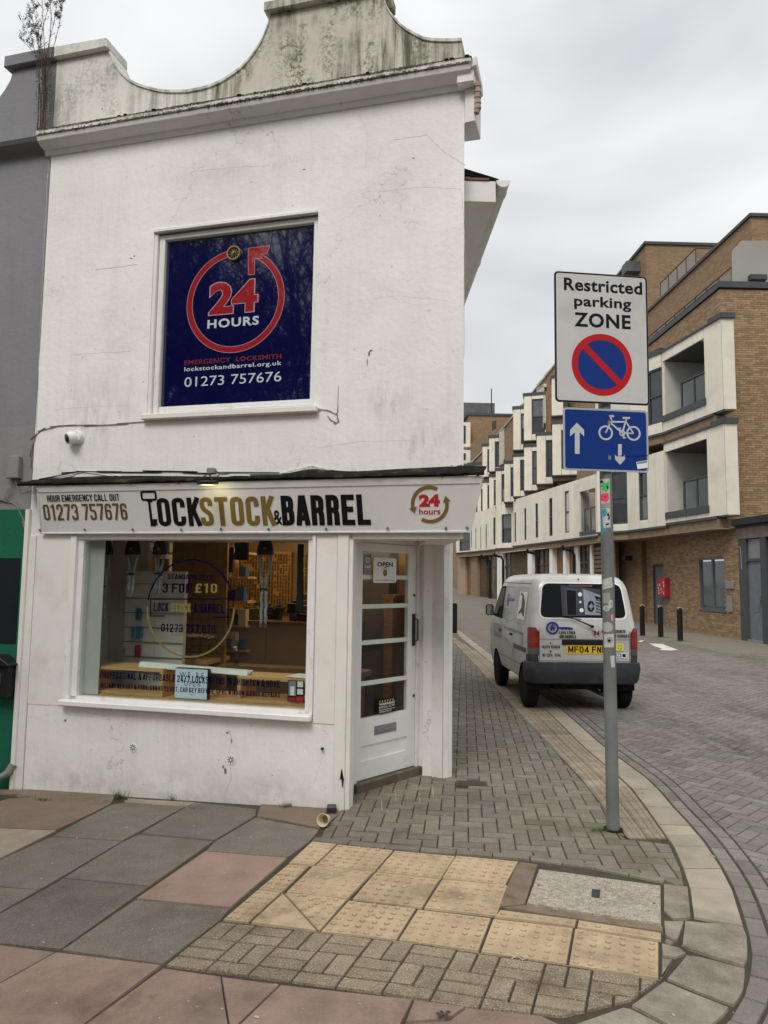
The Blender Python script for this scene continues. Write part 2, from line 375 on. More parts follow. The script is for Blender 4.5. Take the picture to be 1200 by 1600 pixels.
M['blind'] = mat('pale_blind_glazing', (.26,.26,.245), .12, var=.25, scale=2, bump=0, spec=.5)
M['board'] = wood_mat('mid_brown_board', (.36,.21,.10), (.27,.15,.07))
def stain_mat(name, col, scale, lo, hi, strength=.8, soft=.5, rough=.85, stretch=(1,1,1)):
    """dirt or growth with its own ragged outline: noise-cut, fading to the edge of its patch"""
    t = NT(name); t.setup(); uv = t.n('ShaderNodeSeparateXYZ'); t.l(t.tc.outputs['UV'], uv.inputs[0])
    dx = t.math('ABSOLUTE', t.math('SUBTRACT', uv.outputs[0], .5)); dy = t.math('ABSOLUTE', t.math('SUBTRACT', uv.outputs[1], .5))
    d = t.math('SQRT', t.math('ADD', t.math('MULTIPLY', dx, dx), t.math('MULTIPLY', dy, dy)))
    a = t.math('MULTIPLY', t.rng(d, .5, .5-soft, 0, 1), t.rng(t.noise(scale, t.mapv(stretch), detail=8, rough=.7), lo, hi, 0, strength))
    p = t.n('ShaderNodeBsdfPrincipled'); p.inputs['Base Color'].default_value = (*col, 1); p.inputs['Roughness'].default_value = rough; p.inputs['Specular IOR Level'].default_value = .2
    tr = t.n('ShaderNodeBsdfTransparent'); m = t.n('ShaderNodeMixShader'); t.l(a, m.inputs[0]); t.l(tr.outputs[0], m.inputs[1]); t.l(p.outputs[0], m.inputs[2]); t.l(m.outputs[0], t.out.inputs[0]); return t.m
def stain(P4, mt, parent, name='stain'):
    base = BASE.get(parent.name, V((0,0,0))) if parent else V((0,0,0))
    me = bpy.data.meshes.new(name); me.from_pydata([tuple(V(p)-base) for p in P4], [], [(0,1,2,3)]); L = me.uv_layers.new(name='UVMap').data
    for i, c in enumerate(((0,0),(1,0),(1,1),(0,1))): L[i].uv = c
    me.materials.append(mt); o = bpy.data.objects.new(name, me); COL.objects.link(o); o.parent = parent; o['kind'] = 'stuff'; return o
def OX(px, py, X): d = ray(px, py); return EYE+d*(X/d.x)
# ------------------------------------------------------------------ condensed block lettering built from strokes
def _rounded(pts, closed, r):
    out = []; n = len(pts)
    for i in range(n):
        b = V(pts[i])
        if not closed and i in (0, n-1): out.append(b); continue
        a, c = V(pts[i-1]), V(pts[(i+1)%n]); l1, l2 = (a-b).length, (c-b).length; q = min(r, l1*.5, l2*.5)
        if q < .01: out.append(b); continue
        p0, p2 = b+(a-b)/l1*q, b+(c-b)/l2*q
        for k in range(5): f = k/4; out.append(p0*(1-f)**2+b*2*f*(1-f)+p2*f*f)
    return out
def _glyph(ch, w, s):
    x0, x1, y0, y1 = s/2, w-s/2, s/2, 1-s/2; R = (x1-x0)/2+s*.15; c = w/2
    g = {'O': [([(x0,y0),(x1,y0),(x1,y1),(x0,y1)],1,R)], 'C': [([(x1,.34),(x1,y0),(x0,y0),(x0,y1),(x1,y1),(x1,.66)],0,R)],
     'K': [([(x0,0),(x0,1)],0,0),([(x1+.01,1),(x0+.03,.40)],0,0),([(x0+.11,.56),(x1+.02,0)],0,0)], 'S': [([(x0,.30),(x0,y0),(x1,y0),(x1,.42),(x0,.60),(x0,y1),(x1,y1),(x1,.70)],0,R)],
     'T': [([(0,y1),(w,y1)],0,0),([(c,0),(c,1-s)],0,0)], 'L': [([(x0,1),(x0,0)],0,0),([(x0,y0),(w,y0)],0,0)], 'I': [([(c,0),(c,1)],0,0)],
     'B': [([(x0,0),(x0,1)],0,0),([(x0,y1),(x1-.01,y1),(x1-.01,.53),(x0,.53)],0,R),([(x0,.53),(x1,.53),(x1,y0),(x0,y0)],0,R)],
     'A': [([(x0-.03,0),(c-.02,1)],0,0),([(c+.02,1),(x1+.03,0)],0,0),([(x0+.05,.25),(x1-.05,.25)],0,0)], 'R': [([(x0,0),(x0,1)],0,0),([(x0,y1),(x1,y1),(x1,.50),(x0,.50)],0,R),([(x1-.06,.50),(x1,.40),(x1,0)],0,.1)],
     'P': [([(x0,0),(x0,1)],0,0),([(x0,y1),(x1,y1),(x1,.46),(x0,.46)],0,R)], 'E': [([(x0,0),(x0,1)],0,0),([(x0,y1),(w,y1)],0,0),([(x0,y0),(w,y0)],0,0),([(x0,.52),(w*.9,.52)],0,0)],
     'F': [([(x0,0),(x0,1)],0,0),([(x0,y1),(w,y1)],0,0),([(x0,.52),(w*.9,.52)],0,0)], 'H': [([(x0,0),(x0,1)],0,0),([(x1,0),(x1,1)],0,0),([(x0,.52),(x1,.52)],0,0)], 'U': [([(x0,1),(x0,y0),(x1,y0),(x1,1)],0,R)],
     'M': [([(x0,0),(x0,1)],0,0),([(x1,0),(x1,1)],0,0),([(x0,.97),(c,.15)],0,0),([(c,.15),(x1,.97)],0,0)], 'N': [([(x0,0),(x0,1)],0,0),([(x1,0),(x1,1)],0,0),([(x0,.97),(x1,.03)],0,0)],
     'G': [([(x1,.66),(x1,y1),(x0,y1),(x0,y0),(x1,y0),(x1,.48),(c,.48)],0,R*.9)], 'Y': [([(x0-.02,1),(c,.42),(c,0)],0,0),([(x1+.02,1),(c,.42)],0,0)], 'V': [([(x0-.03,1),(c,.02)],0,0),([(c,.02),(x1+.03,1)],0,0)],
     'W': [([(x0-.02,1),(w*.3,.02)],0,0),([(w*.3,.02),(c,.8)],0,0),([(c,.8),(w*.7,.02)],0,0),([(w*.7,.02),(x1+.02,1)],0,0)], 'D': [([(x0,y0),(x0,y1),(x1-.02,y1),(x1,y0)],1,R)],
     '0': [([(x0,y0),(x1,y0),(x1,y1),(x0,y1)],1,R)], '1': [([(w*.62,0),(w*.62,1)],0,0),([(w*.12,.84),(w*.62,.86)],0,0)], '2': [([(x0,.68),(x0,y1),(x1,y1),(x1,.60),(x0,.12),(x0,y0)],0,R*.8),([(0,y0),(w,y0)],0,0)],
     '3': [([(x0,.72),(x0,y1),(x1,y1),(x1,.53),(x0+.12,.53)],0,R),([(x0+.12,.52),(x1,.52),(x1,y0),(x0,y0),(x0,.28)],0,R)], '4': [([(x1-.06,0),(x1-.06,1)],0,0),([(x1-.06,.97),(x0,.30)],0,0),([(0,.26),(w+.03,.26)],0,0)],
     '5': [([(w,y1),(x0,y1)],0,0),([(x0,1),(x0,.57),(x1,.57),(x1,y0),(x0,y0),(x0,.28)],0,R*.8)], '6': [([(x1,.72),(x1,y1),(x0,y1),(x0,y0),(x1,y0),(x1,.56),(x0,.56)],0,R)],
     '7': [([(0,y1),(w,y1)],0,0),([(x1,1-s),(w*.38,0)],0,0)], '&': [([(w+.04,0),(x0+.06,.72),(x0+.06,y1),(x1-.06,y1),(x1-.06,.68),(x0,.34),(x0,y0),(x1-.05,y0),(w+.02,.42)],0,.12)],
     '/': [([(0,-.03),(w,1.03)],0,0)], ',': [([(c,.12),(c-.04,-.12)],0,0)], '£': [([(x1,.74),(x1,y1),(x0+.06,y1),(x0+.06,y0)],0,R),([(0,y0),(w,y0)],0,0),([(0,.48),(w*.8,.48)],0,0)], '-': [([(0,.5),(w,.5)],0,0)], '.': [([(c,0),(c,.13)],0,0)], ':': [([(c,.15),(c,.3)],0,0),([(c,.6),(c,.75)],0,0)], '+': []}
    return g.get(ch.upper(), [])
def block(body, pl, a0, a1, b0, b1, mt, parent, w=.40, s=.165, gap=.075, space=.20, off=.002, th=.0012, name='lettering'):
    adv = 0; items = []
    for ch in body:
        if ch == ' ': adv += space; continue
        ww = {'I': s*1.05, '1': w*.82, 'M': w*1.28, 'W': w*1.4, '.': s, ',': s, ':': s}.get(ch.upper(), w); items.append((adv, ww, ch)); adv += ww+gap
    tot = adv-gap; sx, sy = (a1-a0)/tot, (b1-b0); m = MB(); k_ = 0
    for x, ww, ch in items:
        for pts, closed, r in _glyph(ch, ww, s):
            P = _rounded(pts, closed, r); n = len(P); L_, R_ = [], []
            for i in range(n):
                a = P[i-1] if (i > 0 or closed) else P[i]; b = P[i]; c = P[(i+1)%n] if (i < n-1 or closed) else P[i]
                d1, d2 = (b-a), (c-b); d1 = d1.normalized() if d1.length > 1e-6 else d2.normalized(); d2 = d2.normalized() if d2.length > 1e-6 else d1
                n1, n2 = V((-d1.y,d1.x)), V((-d2.y,d2.x)); q = n1+n2; q = q.normalized() if q.length > 1e-6 else n1; q = q*(s/2/max(.45, q.dot(n1))); L_.append(b+q); R_.append(b-q)
            o = off+(k_ % 5)*.0002; k_ += 1; F = lambda p, oo: pl.pt(a0+(x+p.x)*sx, b0+p.y*sy, oo)
            vs = [F(p, o+th) for p in L_]+[F(p, o+th) for p in R_]; rg = range(n if closed else n-1)
            m.add(vs, [(n+i, n+(i+1)%n, (i+1)%n, i) for i in rg])
    return m.build(name, mt, parent)
def blockpx(body, pl, x0, y0, x1, y1, mt, parent, **k):
    a0, b0 = pl.at(x0, y0); a1, b1 = pl.at(x1, y1); return block(body, pl, a0, a1, b0, b1, mt, parent, **k)
# ================================================================== GROUND
def area(P): return sum(P[i][0]*P[(i+1)%len(P)][1]-P[(i+1)%len(P)][0]*P[i][1] for i in range(len(P)))/2
def ccw(P): return P if area(P) > 0 else P[::-1]
def inset(P, d):
    n = len(P); R = []
    for i in range(n):
        a, b, c = V(P[i-1][:2]), V(P[i][:2]), V(P[(i+1)%n][:2])
        e1 = (b-a).normalized(); e2 = (c-b).normalized(); n1 = V((-e1.y, e1.x)); n2 = V((-e2.y, e2.x))
        m = n1+n2
        if m.length < 1e-6: R.append(b+n1*d); continue
        m.normalize(); R.append(b+m*(d/max(.35, m.dot(n1))))
    return R
def clip(S, C):
    """clip polygon S to the convex ccw polygon C"""
    out = list(S)
    for i in range(len(C)):
        a, b = C[i], C[(i+1)%len(C)]; ex, ey = b[0]-a[0], b[1]-a[1]; inp = out; out = []
        if not inp: return []
        for j in range(len(inp)):
            p, q = inp[j-1], inp[j]
            sp = ex*(p[1]-a[1])-ey*(p[0]-a[0]); sq = ex*(q[1]-a[1])-ey*(q[0]-a[0])
            if (sp >= 0) != (sq >= 0):
                t = sp/(sp-sq); out.append((p[0]+(q[0]-p[0])*t, p[1]+(q[1]-p[1])*t))
            if sq >= 0: out.append(q)
    return out
def inside(p, P):
    c = False; j = len(P)-1
    for i in range(len(P)):
        if (P[i][1] > p[1]) != (P[j][1] > p[1]) and p[0] < (P[j][0]-P[i][0])*(p[1]-P[i][1])/(P[j][1]-P[i][1])+P[i][0]: c = not c
        j = i
    return c
def piece(mb, P, h=0, ch=.004, drop=.012, tilt=0):
    """one paving piece: crowned top and chamfered skirt; P ccw xy"""
    I = inset(P, ch); n = len(P)
    mb.add([(p[0], p[1], gz(p[0])+h) for p in I]+[(p[0], p[1], gz(p[0])+h-drop) for p in P],
           [tuple(range(n))]+[(n+i, n+(i+1)%n, (i+1)%n, i) for i in range(n)])
def strip_sheet(name, P, mat, z, parent=None, kind='structure'):
    m = MB(); m.add([(p[0], p[1], gz(p[0])+z) for p in P], [tuple(range(len(P)))]); return m.build(name, mat, parent, kind=kind, uv=True)
jm = mat('joint_grit', (.062,.051,.035), .95, var=.3, scale=20, bump=.8, bscale=120, col2=(.040,.052,.016), c2scale=3, c2a=.5, c2b=.65)
gm = mat('distant_ground', (.10,.095,.085), .9, var=.2, scale=.5)
m = MB()
for x0, x1 in ((-400, -8), (-8, .1), (.1, 400)):
    m.add([(x0, -300, gz(max(x0,-8))-.03), (x1, -300, gz(max(x1,-8))-.03), (x1, 900, gz(max(x1,-8))-.03), (x0, 900, gz(max(x0,-8))-.03)], [(0,1,2,3)])
ground = m.build('ground', jm, None, kind='structure')
# paving materials
pm = dict(
 paver = mat('grey_green_paver', (.180,.160,.128), .85, var=.16, scale=16, bump=.5, bscale=150, tint=.17, speck=.2, col2=(.145,.138,.085), c2scale=.9, c2a=.5, c2b=.72),
 block = mat('road_block', (.178,.162,.145), .85, var=.16, scale=14, bump=.5, bscale=150, tint=.18, speck=.2, col2=(.14,.12,.104), c2scale=.7),
 slab_dark = mat('dark_flagstone', (.168,.143,.116), .85, var=.16, scale=7, bump=.8, bscale=150, speck=.32, dirt=.3, tint=.12, col2=(.18,.155,.13), c2scale=2),
 slab_brown = mat('brown_flagstone', (.19,.140,.100), .85, var=.10, scale=5, bump=.5, bscale=170, speck=.2, dirt=.3),
 slab_red = mat('red_flagstone', (.30,.205,.158), .85, var=.16, scale=4, bump=.7, bscale=150, speck=.15, dirt=.4, tint=.08, col2=(.25,.185,.145), c2scale=3),
 slab_buff = mat('buff_flagstone', (.33,.275,.20), .85, var=.10, scale=6, bump=.4, bscale=170, speck=.1, dirt=.2),
 tactile = mat('buff_tactile', (.50,.375,.235), .85, var=.12, scale=7, bump=.5, bscale=150, speck=.12, dirt=.35, col2=(.36,.26,.16), c2scale=6, c2a=.52, c2b=.72),
 tacrim = mat('tactile_rim_shade', (.36,.265,.155), .9, var=.3, scale=20, bump=.3),  # darker dome skirts: shading painted into the colour so the domes read
 blockb = mat('buff_concrete_block', (.275,.218,.145), .9, var=.14, scale=18, bump=.8, bscale=130, tint=.14, speck=.75, dirt=.3, col2=(.20,.165,.10), c2scale=5),
 kerb = mat('kerb_concrete', (.34,.295,.225), .85, var=.12, scale=5, bump=.4, bscale=150, tint=.08, speck=.15, dirt=.4),
 kerb_rough = mat('worn_kerb_stone', (.29,.25,.195), .9, var=.28, scale=9, bump=1.2, bscale=90, tint=.08, speck=.3, dirt=.4),
 cord = mat('ribbed_tile', (.31,.255,.185), .85, var=.14, scale=9, bump=.4, bscale=150, tint=.12, dirt=.5),
 cover = mat('cover_concrete', (.36,.315,.25), .9, var=.3, scale=30, bump=1, bscale=60, speck=.9),
 mortar = mat('brown_bedding', (.205,.155,.105), .9, var=.2, scale=10, bump=.5, dirt=.4, col2=(.15,.085,.05), c2scale=7, c2a=.55, c2b=.7),
)
pav = MB(); pav.add([(-8,1,gz(-8)-.0105),(.1,1,-.0105),(2.0,1,-.0105),(2.0,8,-.0105),(3.0,24,-.0105),(.1,24,-.0105),(-8,24,gz(-8)-.0105)], [(1,2,3,4,5),(0,1,5,6)])
pavement = pav.build('pavement', jm, None, kind='structure')
rd = MB(); rd.add([(2.0,1,-.0100),(30,1,-.0100),(30,24,-.0100),(3.0,24,-.0100),(2.0,8,-.0100)], [(0,1,2,3,4)])
road = rd.build('road', jm, None, kind='structure')
def slab(name, px, mt, h=None, gap=.0018, parent=pavement, label=None, world=False, drop=.016):
    P = ccw([tuple((p if world else G(*p))[:2]) for p in px]); P = [tuple(p) for p in inset(P, gap)]
    m = MB(); piece(m, P, random.uniform(-.0015,.0015) if h is None else h, .0028, drop)
    o = m.build(name, mt, parent)
    if label: o['label'] = label
    return o
def crop(ox, oy, s, pts): return [(ox+x/s, oy+y/s) for x, y in pts]
L = lambda *p: crop(0, 1200, 3, p)
Md = lambda *p: crop(400, 1200, 3, p)
R3 = lambda *p: crop(800, 1200, 3, p)
D, B_, Rr, Bu = pm['slab_dark'], pm['slab_brown'], pm['slab_red'], pm['slab_buff']
fl = [
 (L((-300,300),(-160,272),(0,155),(0,110),(-300,90)), B_), (L((0,155),(-160,272),(265,290),(520,168),(545,120),(150,105)), B_),
 (L((-420,330),(-160,276),(265,292),(-80,462),(-500,430)), Bu),
 (L((578,140),(922,160),(868,181),(585,160)), Bu), (L((-60,100),(150,100),(575,118),(560,136),(-60,118)), B_),
 (L((245,318),(575,340),(865,182),(585,161),(520,172)), D),
 (L((240,321),(572,343),(187,568),(-330,530),(-80,465)), D),
 (L((660,306),(1005,338),(1200,223),(1200,192),(922,162),(868,184)), D),
 (L((652,311),(1000,342),(700,552),(300,514),(330,494),(575,345)), D),
 (L((-340,536),(185,570),(-120,745),(-700,680)), D),
 (L((298,517),(698,555),(286,848),(-520,772),(-120,748)), D),
 ([(335.5,1314.5),(322,1329),(400,1335.5),(450,1339),(484,1314),(499,1296),(400,1277)], D),
 ([(401,1275),(408,1256),(523,1262),(534,1270),(500,1294),(440,1281)], B_),
 ([(320.5,1330),(400,1336.5),(449,1340),(436,1352),(359.5,1418),(212.5,1404)], Rr),
 ([(211.5,1405.5),(358.5,1420),(345,1437),(254,1506),(96,1484)], D),
 ([(-220,1452),(-170,1454),(87,1487),(-60,1569),(-420,1530)], Rr),
 ([(88,1487.5),(252,1507.5),(128,1603),(60,1665),(-280,1640),(-60,1570)], Rr),
 ([(255,1513),(345,1526),(350,1560),(357,1603),(345,1665),(80,1665),(131,1603)], Rr),
 ([(346,1526),(437,1538),(371,1601),(310,1665),(349,1665),(359,1605)], Rr),
 ([(439,1538.5),(645,1561),(626,1600),(590,1665),(315,1665),(373,1602)], Rr),
 ([(647,1562),(727,1573),(700,1592),(633,1597)], Rr), ([(729,1574),(845,1586),(875,1600),(830,1665),(595,1665),(631,1599),(702,1594)], Rr),
]
for p, mt in fl:
    slab('flagstone', p, mt, gap=.0002, label={'buff_flagstone':'buff flagstone','red_flagstone':'red flagstone'}.get(mt.name))
# flagstones continuing beyond the left edge of the frame and behind the viewer
m = MB()
for j in range(6):
    for i in range(5):
        x = -6.4+i*.68+(j%2)*.3; y = 1.6+j*.62
        if proj((x+.64, y+.3, -.1))[0] > -60: continue
        piece(m, [(x, y), (x+.67, y), (x+.67, y+.61), (x, y+.61)], 0, .004, .015)
m.build('flagstone_field', D, pavement, kind='stuff')
# tactile slabs with worn blister domes
def tac(px, nx=6, ny=6, label=None, worn=.3):
    P = ccw([tuple(G(*p)[:2]) for p in px]); Q = [tuple(p) for p in inset(P, .0022)]
    m = MB(); piece(m, Q, random.uniform(-.0015,.001), .003, .016)
    q = [V(G(*p)[:2]) for p in (px+px[-1:])[:4]]; rimf = set()
    for i in range(nx):
        for j in range(ny):
            u = (i+.5)/nx; v = (j+.5)/ny
            c = (q[0]*(1-u)+q[1]*u)*(1-v)+(q[3]*(1-u)+q[2]*u)*v
            if not inside((c.x, c.y), [tuple(k) for k in inset(P, .02)]): continue
            h = .0068*random.uniform(.45, 1.1); z = gz(c.x); n = 8; r = .0125
            vs = [(c.x+rr*math.cos(2*math.pi*k/n), c.y+rr*math.sin(2*math.pi*k/n), z+hh) for rr, hh in ((r*1.25,-.002),(r,h*.75),(r*.6,h)) for k in range(n)]
            rimf |= set(range(len(m.f), len(m.f)+n))
            m.add(vs, [(a*n+k, a*n+(k+1)%n, (a+1)*n+(k+1)%n, (a+1)*n+k) for a in (0,1) for k in range(n)]+[tuple(range(2*n,3*n))])
    o = m.build('tactile_slab', pm['tactile'], pavement); o.data.materials.append(pm['tacrim'])
    for p_ in o.data.polygons:
        if p_.index in rimf: p_.material_index = 1
    if label: o['label'] = label
tac(Md((150,447),(275,455),(380,355),(262,343)), 3, 6); tac(Md((277,456),(557,484),(645,384),(383,357)))
tac(Md((560,485),(868,517),(937,411),(649,385))); tac(crop(560,1180,3,[(390,573),(690,608),(752,496),(456,468)]))
tac(Md((8,567),(123,580),(250,457),(148,450)), 3, 6); tac(Md((140,581),(430,613),(553,486),(268,457)))
tac(Md((450,613),(780,655),(865,519),(557,487))); tac(Md((784,655),(1130,694),(1182,548),(870,520)))
tac([(347,1437),(388,1441),(440,1393.5),(402,1390)], 3, 6)
tac([(391,1441),(497,1454.5),(442,1394.5)], 1, 1, 'cracked triangular half of a tactile slab'); tac([(443,1394.5),(499,1455),(542,1405.5),(500,1398)], 5, 5)
tac(Md((300,766),(660,804),(752,657),(433,619))); tac(Md((664,805),(1045,857),(1105,701),(757,660)))
tac([(750,1487),(886,1506.5),(896.5,1449.5),(770,1434.5)]); tac([(887.5,1507),(1030,1529),(1030,1471.5),(897.5,1450)])
tac([(772,1432),(899,1447.5),(902,1436.5),(781,1421)], 6, 1); tac([(900.5,1448.5),(1034,1469.5),(1034,1457),(903.5,1437)], 6, 1)
# service cover set in bedding
slab('cover_bedding', [(812,1346),(841,1350),(821,1412.5),(783,1417),(772,1430),(771,1431),(806,1352)], pm['mortar'])
slab('cover_bedding', [(784,1418),(821,1413.5),(1036,1446.5),(1037,1455.5),(1000,1451)], pm['mortar'])
cov = slab('service_cover', [(841.7,1358),(1033,1384),(1034,1445),(822,1412)], pm['cover'], h=.002)
q = [G(*p) for p in [(925,1390),(938,1391.5),(937,1404),(924,1402.5)]]; m = MB(); m.prism([tuple(p[:2]) for p in ccw([tuple(k) for k in q])], -.004, .0045)
m.build('cover_plate', M['darkmetal'], cov)
for p in ((842,1384),(1022,1412)):
    g = G(*p); m = MB(); m.lathe([(.007,-.004),(.007,.003)], (g.x,g.y,0), n=10); m.build('lifting_hole', M['black'], cov)
# basket-weave band of buff concrete blocks
O0 = G(257.5,1508); O1 = G(727,1573.5); T0 = G(345,1438)
O0, O1, T0 = V(O0[:2]), V(O1[:2]), V(T0[:2]); eu = (O1-O0).normalized(); ev = T0-O0; EV = ev/2.56
TL, TR = V(G(1031,1531)[:2]), V(G(985,1563)[:2])
bandpoly = ccw([tuple(O0), tuple(O1), tuple(G(880,1588)[:2]), tuple(TR), tuple(G(1030,1531)[:2]), tuple(G(886,1508)[:2]), tuple(G(748,1488)[:2]), tuple(G(498,1456)[:2]), tuple(T0)])
nb = 0
def bblock(u0, u1, v0, v1):
    P = [O0+eu*u0*.2+EV*v0, O0+eu*u1*.2+EV*v0, O0+eu*u1*.2+EV*v1, O0+eu*u0*.2+EV*v1]
    Q = clip(bandpoly, ccw([tuple(p) for p in P]))
    if len(Q) < 3 or abs(area(Q)) < .0006: return
    m = MB(); piece(m, [tuple(p) for p in inset(ccw(Q), .0034)], random.uniform(-.002,.002), .003, .016); m.build('concrete_block', pm['blockb'], pavement)
for i in range(-1, 13):
    bblock(i, i+1, 0, .5)
    for j in range(3):
        if (i+j) % 2: bblock(i, i+.5, .5+j, 1.5+j); bblock(i+.5, i+1, .5+j, 1.5+j)
        else: bblock(i, i+1, .5+j, 1+j); bblock(i, i+1, 1+j, 1.5+j)
# kerb line
KI = [(1083,1433),(1077,1387),(1067,1357),(1052,1322),(1040,1305),(1028,1288),(1008,1260),(988,1233),(967,1213)]
KO = [(1163,1448),(1145,1390),(1128,1357),(1105,1322),(1092,1305),(1079,1290),(1053,1262),(1030,1235),(1007,1213)]
ki = [V(G(*p)[:2]) for p in KI]; ko = [V(G(*p)[:2]) for p in KO]
def far_curve(pts, Y):
    for (x0,y0),(x1,y1) in zip(pts, pts[1:]):
        if y0 <= Y <= y1: return x0+(x1-x0)*(Y-y0)/(y1-y0)
    return pts[-1][0]
FI = [tuple(ki[-1]), (2.30,7.6), (2.42,9.24), (2.62,14), (2.9,21.3), (3.3,30), (4.4,60)]
FO = [tuple(ko[-1]), (2.51,7.6), (2.63,9.24), (2.84,14), (3.12,21.3), (3.53,30), (4.65,60)]
y = ki[-1].y
while y < 24:
    y += .46; ki.append(V((far_curve(FI, y), y))); ko.append(V((far_curve(FO, y), y)))
for i in range(len(ki)-1):
    slab('kerb_stone', [ki[i], ko[i], ko[i+1], ki[i+1]], pm['kerb'], world=True, gap=.003)
for p in [R3((805,715),(905,725),(1000,727),(1090,747),(1108,790),(1112,850),(1110,900),(1093,930),(935,885),(830,850),(790,828)),
          R3((812,872),(880,880),(960,900),(1100,937),(1098,990),(1092,1040),(1070,1080),(1045,1115),(930,1075),(717,985),(770,925)),
          R3((710,994),(830,1045),(1028,1122),(1000,1160),(940,1210),(860,1270),(720,1200),(550,1112)),
          R3((518,1116),(560,1125),(760,1222),(850,1278),(700,1380),(400,1400),(120,1290),(180,1250),(280,1198)),
          R3((705,540),(830,555),(845,698),(822,708),(750,708),(705,668)), R3((705,712),(752,714),(815,712),(786,800),(770,812),(712,782)),
          R3((712,790),(770,814),(740,828),(708,812)), R3((695,815),(790,838),(826,868),(770,890),(697,878)), R3((695,884),(762,893),(720,970),(704,988),(693,985))]:
    slab('kerb_stone', p, pm['kerb_rough'], gap=.006, h=random.uniform(-.002,.003), label='worn corner kerb stone with broken edges')
# ribbed tiles between pavement and kerb
CL = [tuple(G(982,1310)[:2]), tuple(G(905,1212)[:2]), (2.02,9.3), (2.24,14), (2.55,21.3), (2.9,30), (4.0,60)]
def cordrow(y0, y1, m):
    a0, a1, b0, b1 = far_curve(CL, y0), far_curve(CL, y1), far_curve(KIc, y0)-.004, far_curve(KIc, y1)-.004
    for h in range(2):
        A = lambda f: ((a0+(b0-a0)*f, y0+.004), (a1+(b1-a1)*f, y1-.004))
        f0, f1 = h/2+.008, (h+1)/2-.008; p, s = A(f0); q, r = A(f1)
        piece(m, [p, q, r, s], -.004, .002, .014)
        for k in range(3):
            g0 = f0+(f1-f0)*(k+.22)/3; g1 = f0+(f1-f0)*(k+.72)/3; p, s = A(g0); q, r = A(g1); piece(m, [p, q, r, s], .002, .004, .006)
KIc = sorted([tuple(p) for p in ki[3:]], key=lambda p: p[1])
y = CL[0][1]+.01; k = 0; mm = MB()
while y < 23.6:
    if k < 34: m = MB(); cordrow(y, y+.2, m); m.build('ribbed_tile', pm['cord'], pavement)
    else: mm.tv = random.random(); cordrow(y, y+.2, mm)
    y += .2; k += 1
mm.build('ribbed_tile_run', pm['cord'], pavement, kind='stuff', tint=True)
# herringbone fields
def shared_block(W_, L_, mt):
    m = MB(); j = .0024; P = [(-L_/2+j,-W_/2+j),(L_/2-j,-W_/2+j),(L_/2-j,W_/2-j),(-L_/2+j,W_/2-j)]
    I = inset(P, .004); m.add([(p[0],p[1],0) for p in I]+[(p[0],p[1],-.013) for p in P], [(0,1,2,3)]+[(4+i,4+(i+1)%4,(i+1)%4,i) for i in range(4)])
    me = bpy.data.meshes.new('block'); me.from_pydata([tuple(p) for p in m.v], [], m.f); me.materials.append(mt); return me
def herring(poly, rot, mt, parent, name, nmax, ymax, skip=None, org=(0,0)):
    me = shared_block(.1, .2, mt); c, s = math.cos(rot), math.sin(rot)
    xs = [p[0] for p in poly]; ys = [p[1] for p in poly]; cx, cy = (min(xs)+max(xs))/2, (min(ys)+max(ys))/2
    R = max(max(xs)-min(xs), max(ys)-min(ys))*.75; N = int(R/.1)+2; whole = []; cut = []
    for i in range(-N, N):
        for j in range(-N, N):
            k = (i-j) % 4
            if k == 0: u0, v0, u1, v1 = i, j, i+2, j+1
            elif k == 3: u0, v0, u1, v1 = i, j, i+1, j+2
            else: continue
            Q = [(cx+(u*c-v*s)*.1, cy+(u*s+v*c)*.1) for u, v in ((u0,v0),(u1,v0),(u1,v1),(u0,v1))]
            mx_, my_ = (Q[0][0]+Q[2][0])/2, (Q[0][1]+Q[2][1])/2
            if not (min(xs)-.2 < mx_ < max(xs)+.2 and min(ys)-.2 < my_ < min(ymax, max(ys)+.2)): continue
            if mx_ > 2.4 and (mx_/my_ > 1.7): continue
            if skip and skip(mx_, my_): continue
            ins = sum(inside(q, poly) for q in Q)
            if ins == 4: whole.append((mx_*mx_+my_*my_, mx_, my_, rot+(math.pi/2 if k == 3 else 0), Q))
            elif ins or inside((mx_, my_), poly):
                S = clip(poly, Q)
                if len(S) >= 3 and abs(area(S)) > .0008: cut.append((mx_*mx_+my_*my_, ccw(S)))
    vis = lambda e: -20 < proj((e[1], e[2], 0))[0] < 1215 and proj((e[1], e[2], 0))[1] < 1610
    whole.sort(key=lambda e: e[0]); nv = 0; mb = MB(); shown = []
    for e in whole:
        if vis(e) and nv < nmax:
            o = bpy.data.objects.new(name, me); COL.objects.link(o); o.parent = parent
            o.location = (e[1], e[2], gz(e[1])+random.uniform(-.0018,.0018)); o.rotation_euler = (random.uniform(-.006,.006), random.uniform(-.006,.006), e[3]+random.choice((0, math.pi))+random.uniform(-.008,.008)); nv += 1
        else: mb.tv = random.random(); piece(mb, [tuple(p) for p in inset(e[4], .0035)], random.uniform(-.0018,.0018), .004, .012)
    for d, S in cut:
        mb.tv = random.random()
        try: piece(mb, [tuple(p) for p in inset(S, .0035)], random.uniform(-.001,.001), .003, .012)
        except Exception: pass
    mb.build(name+'_field', mt, parent, kind='stuff', tint=True)
pave_poly = ccw([tuple(G(*p)[:2]) for p in [(500,1311),(506,1296),(530,1272)]]+[(-.12,5.9),(.6,6.75),(.72,6.8),(.72,24)]+[(far_curve(CL,Y)-.003,Y) for Y in (24,21,17,14,11,9.3,7.5,6.1,5.2)]+[tuple(G(*p)[:2]) for p in [(980,1311),(1046,1319),(1064,1357),(1070,1385),(1072,1392),(1036,1374),(828,1338)]])
sm = lambda x, y: abs(x-.935) < .14 and abs(y-6.17) < .085
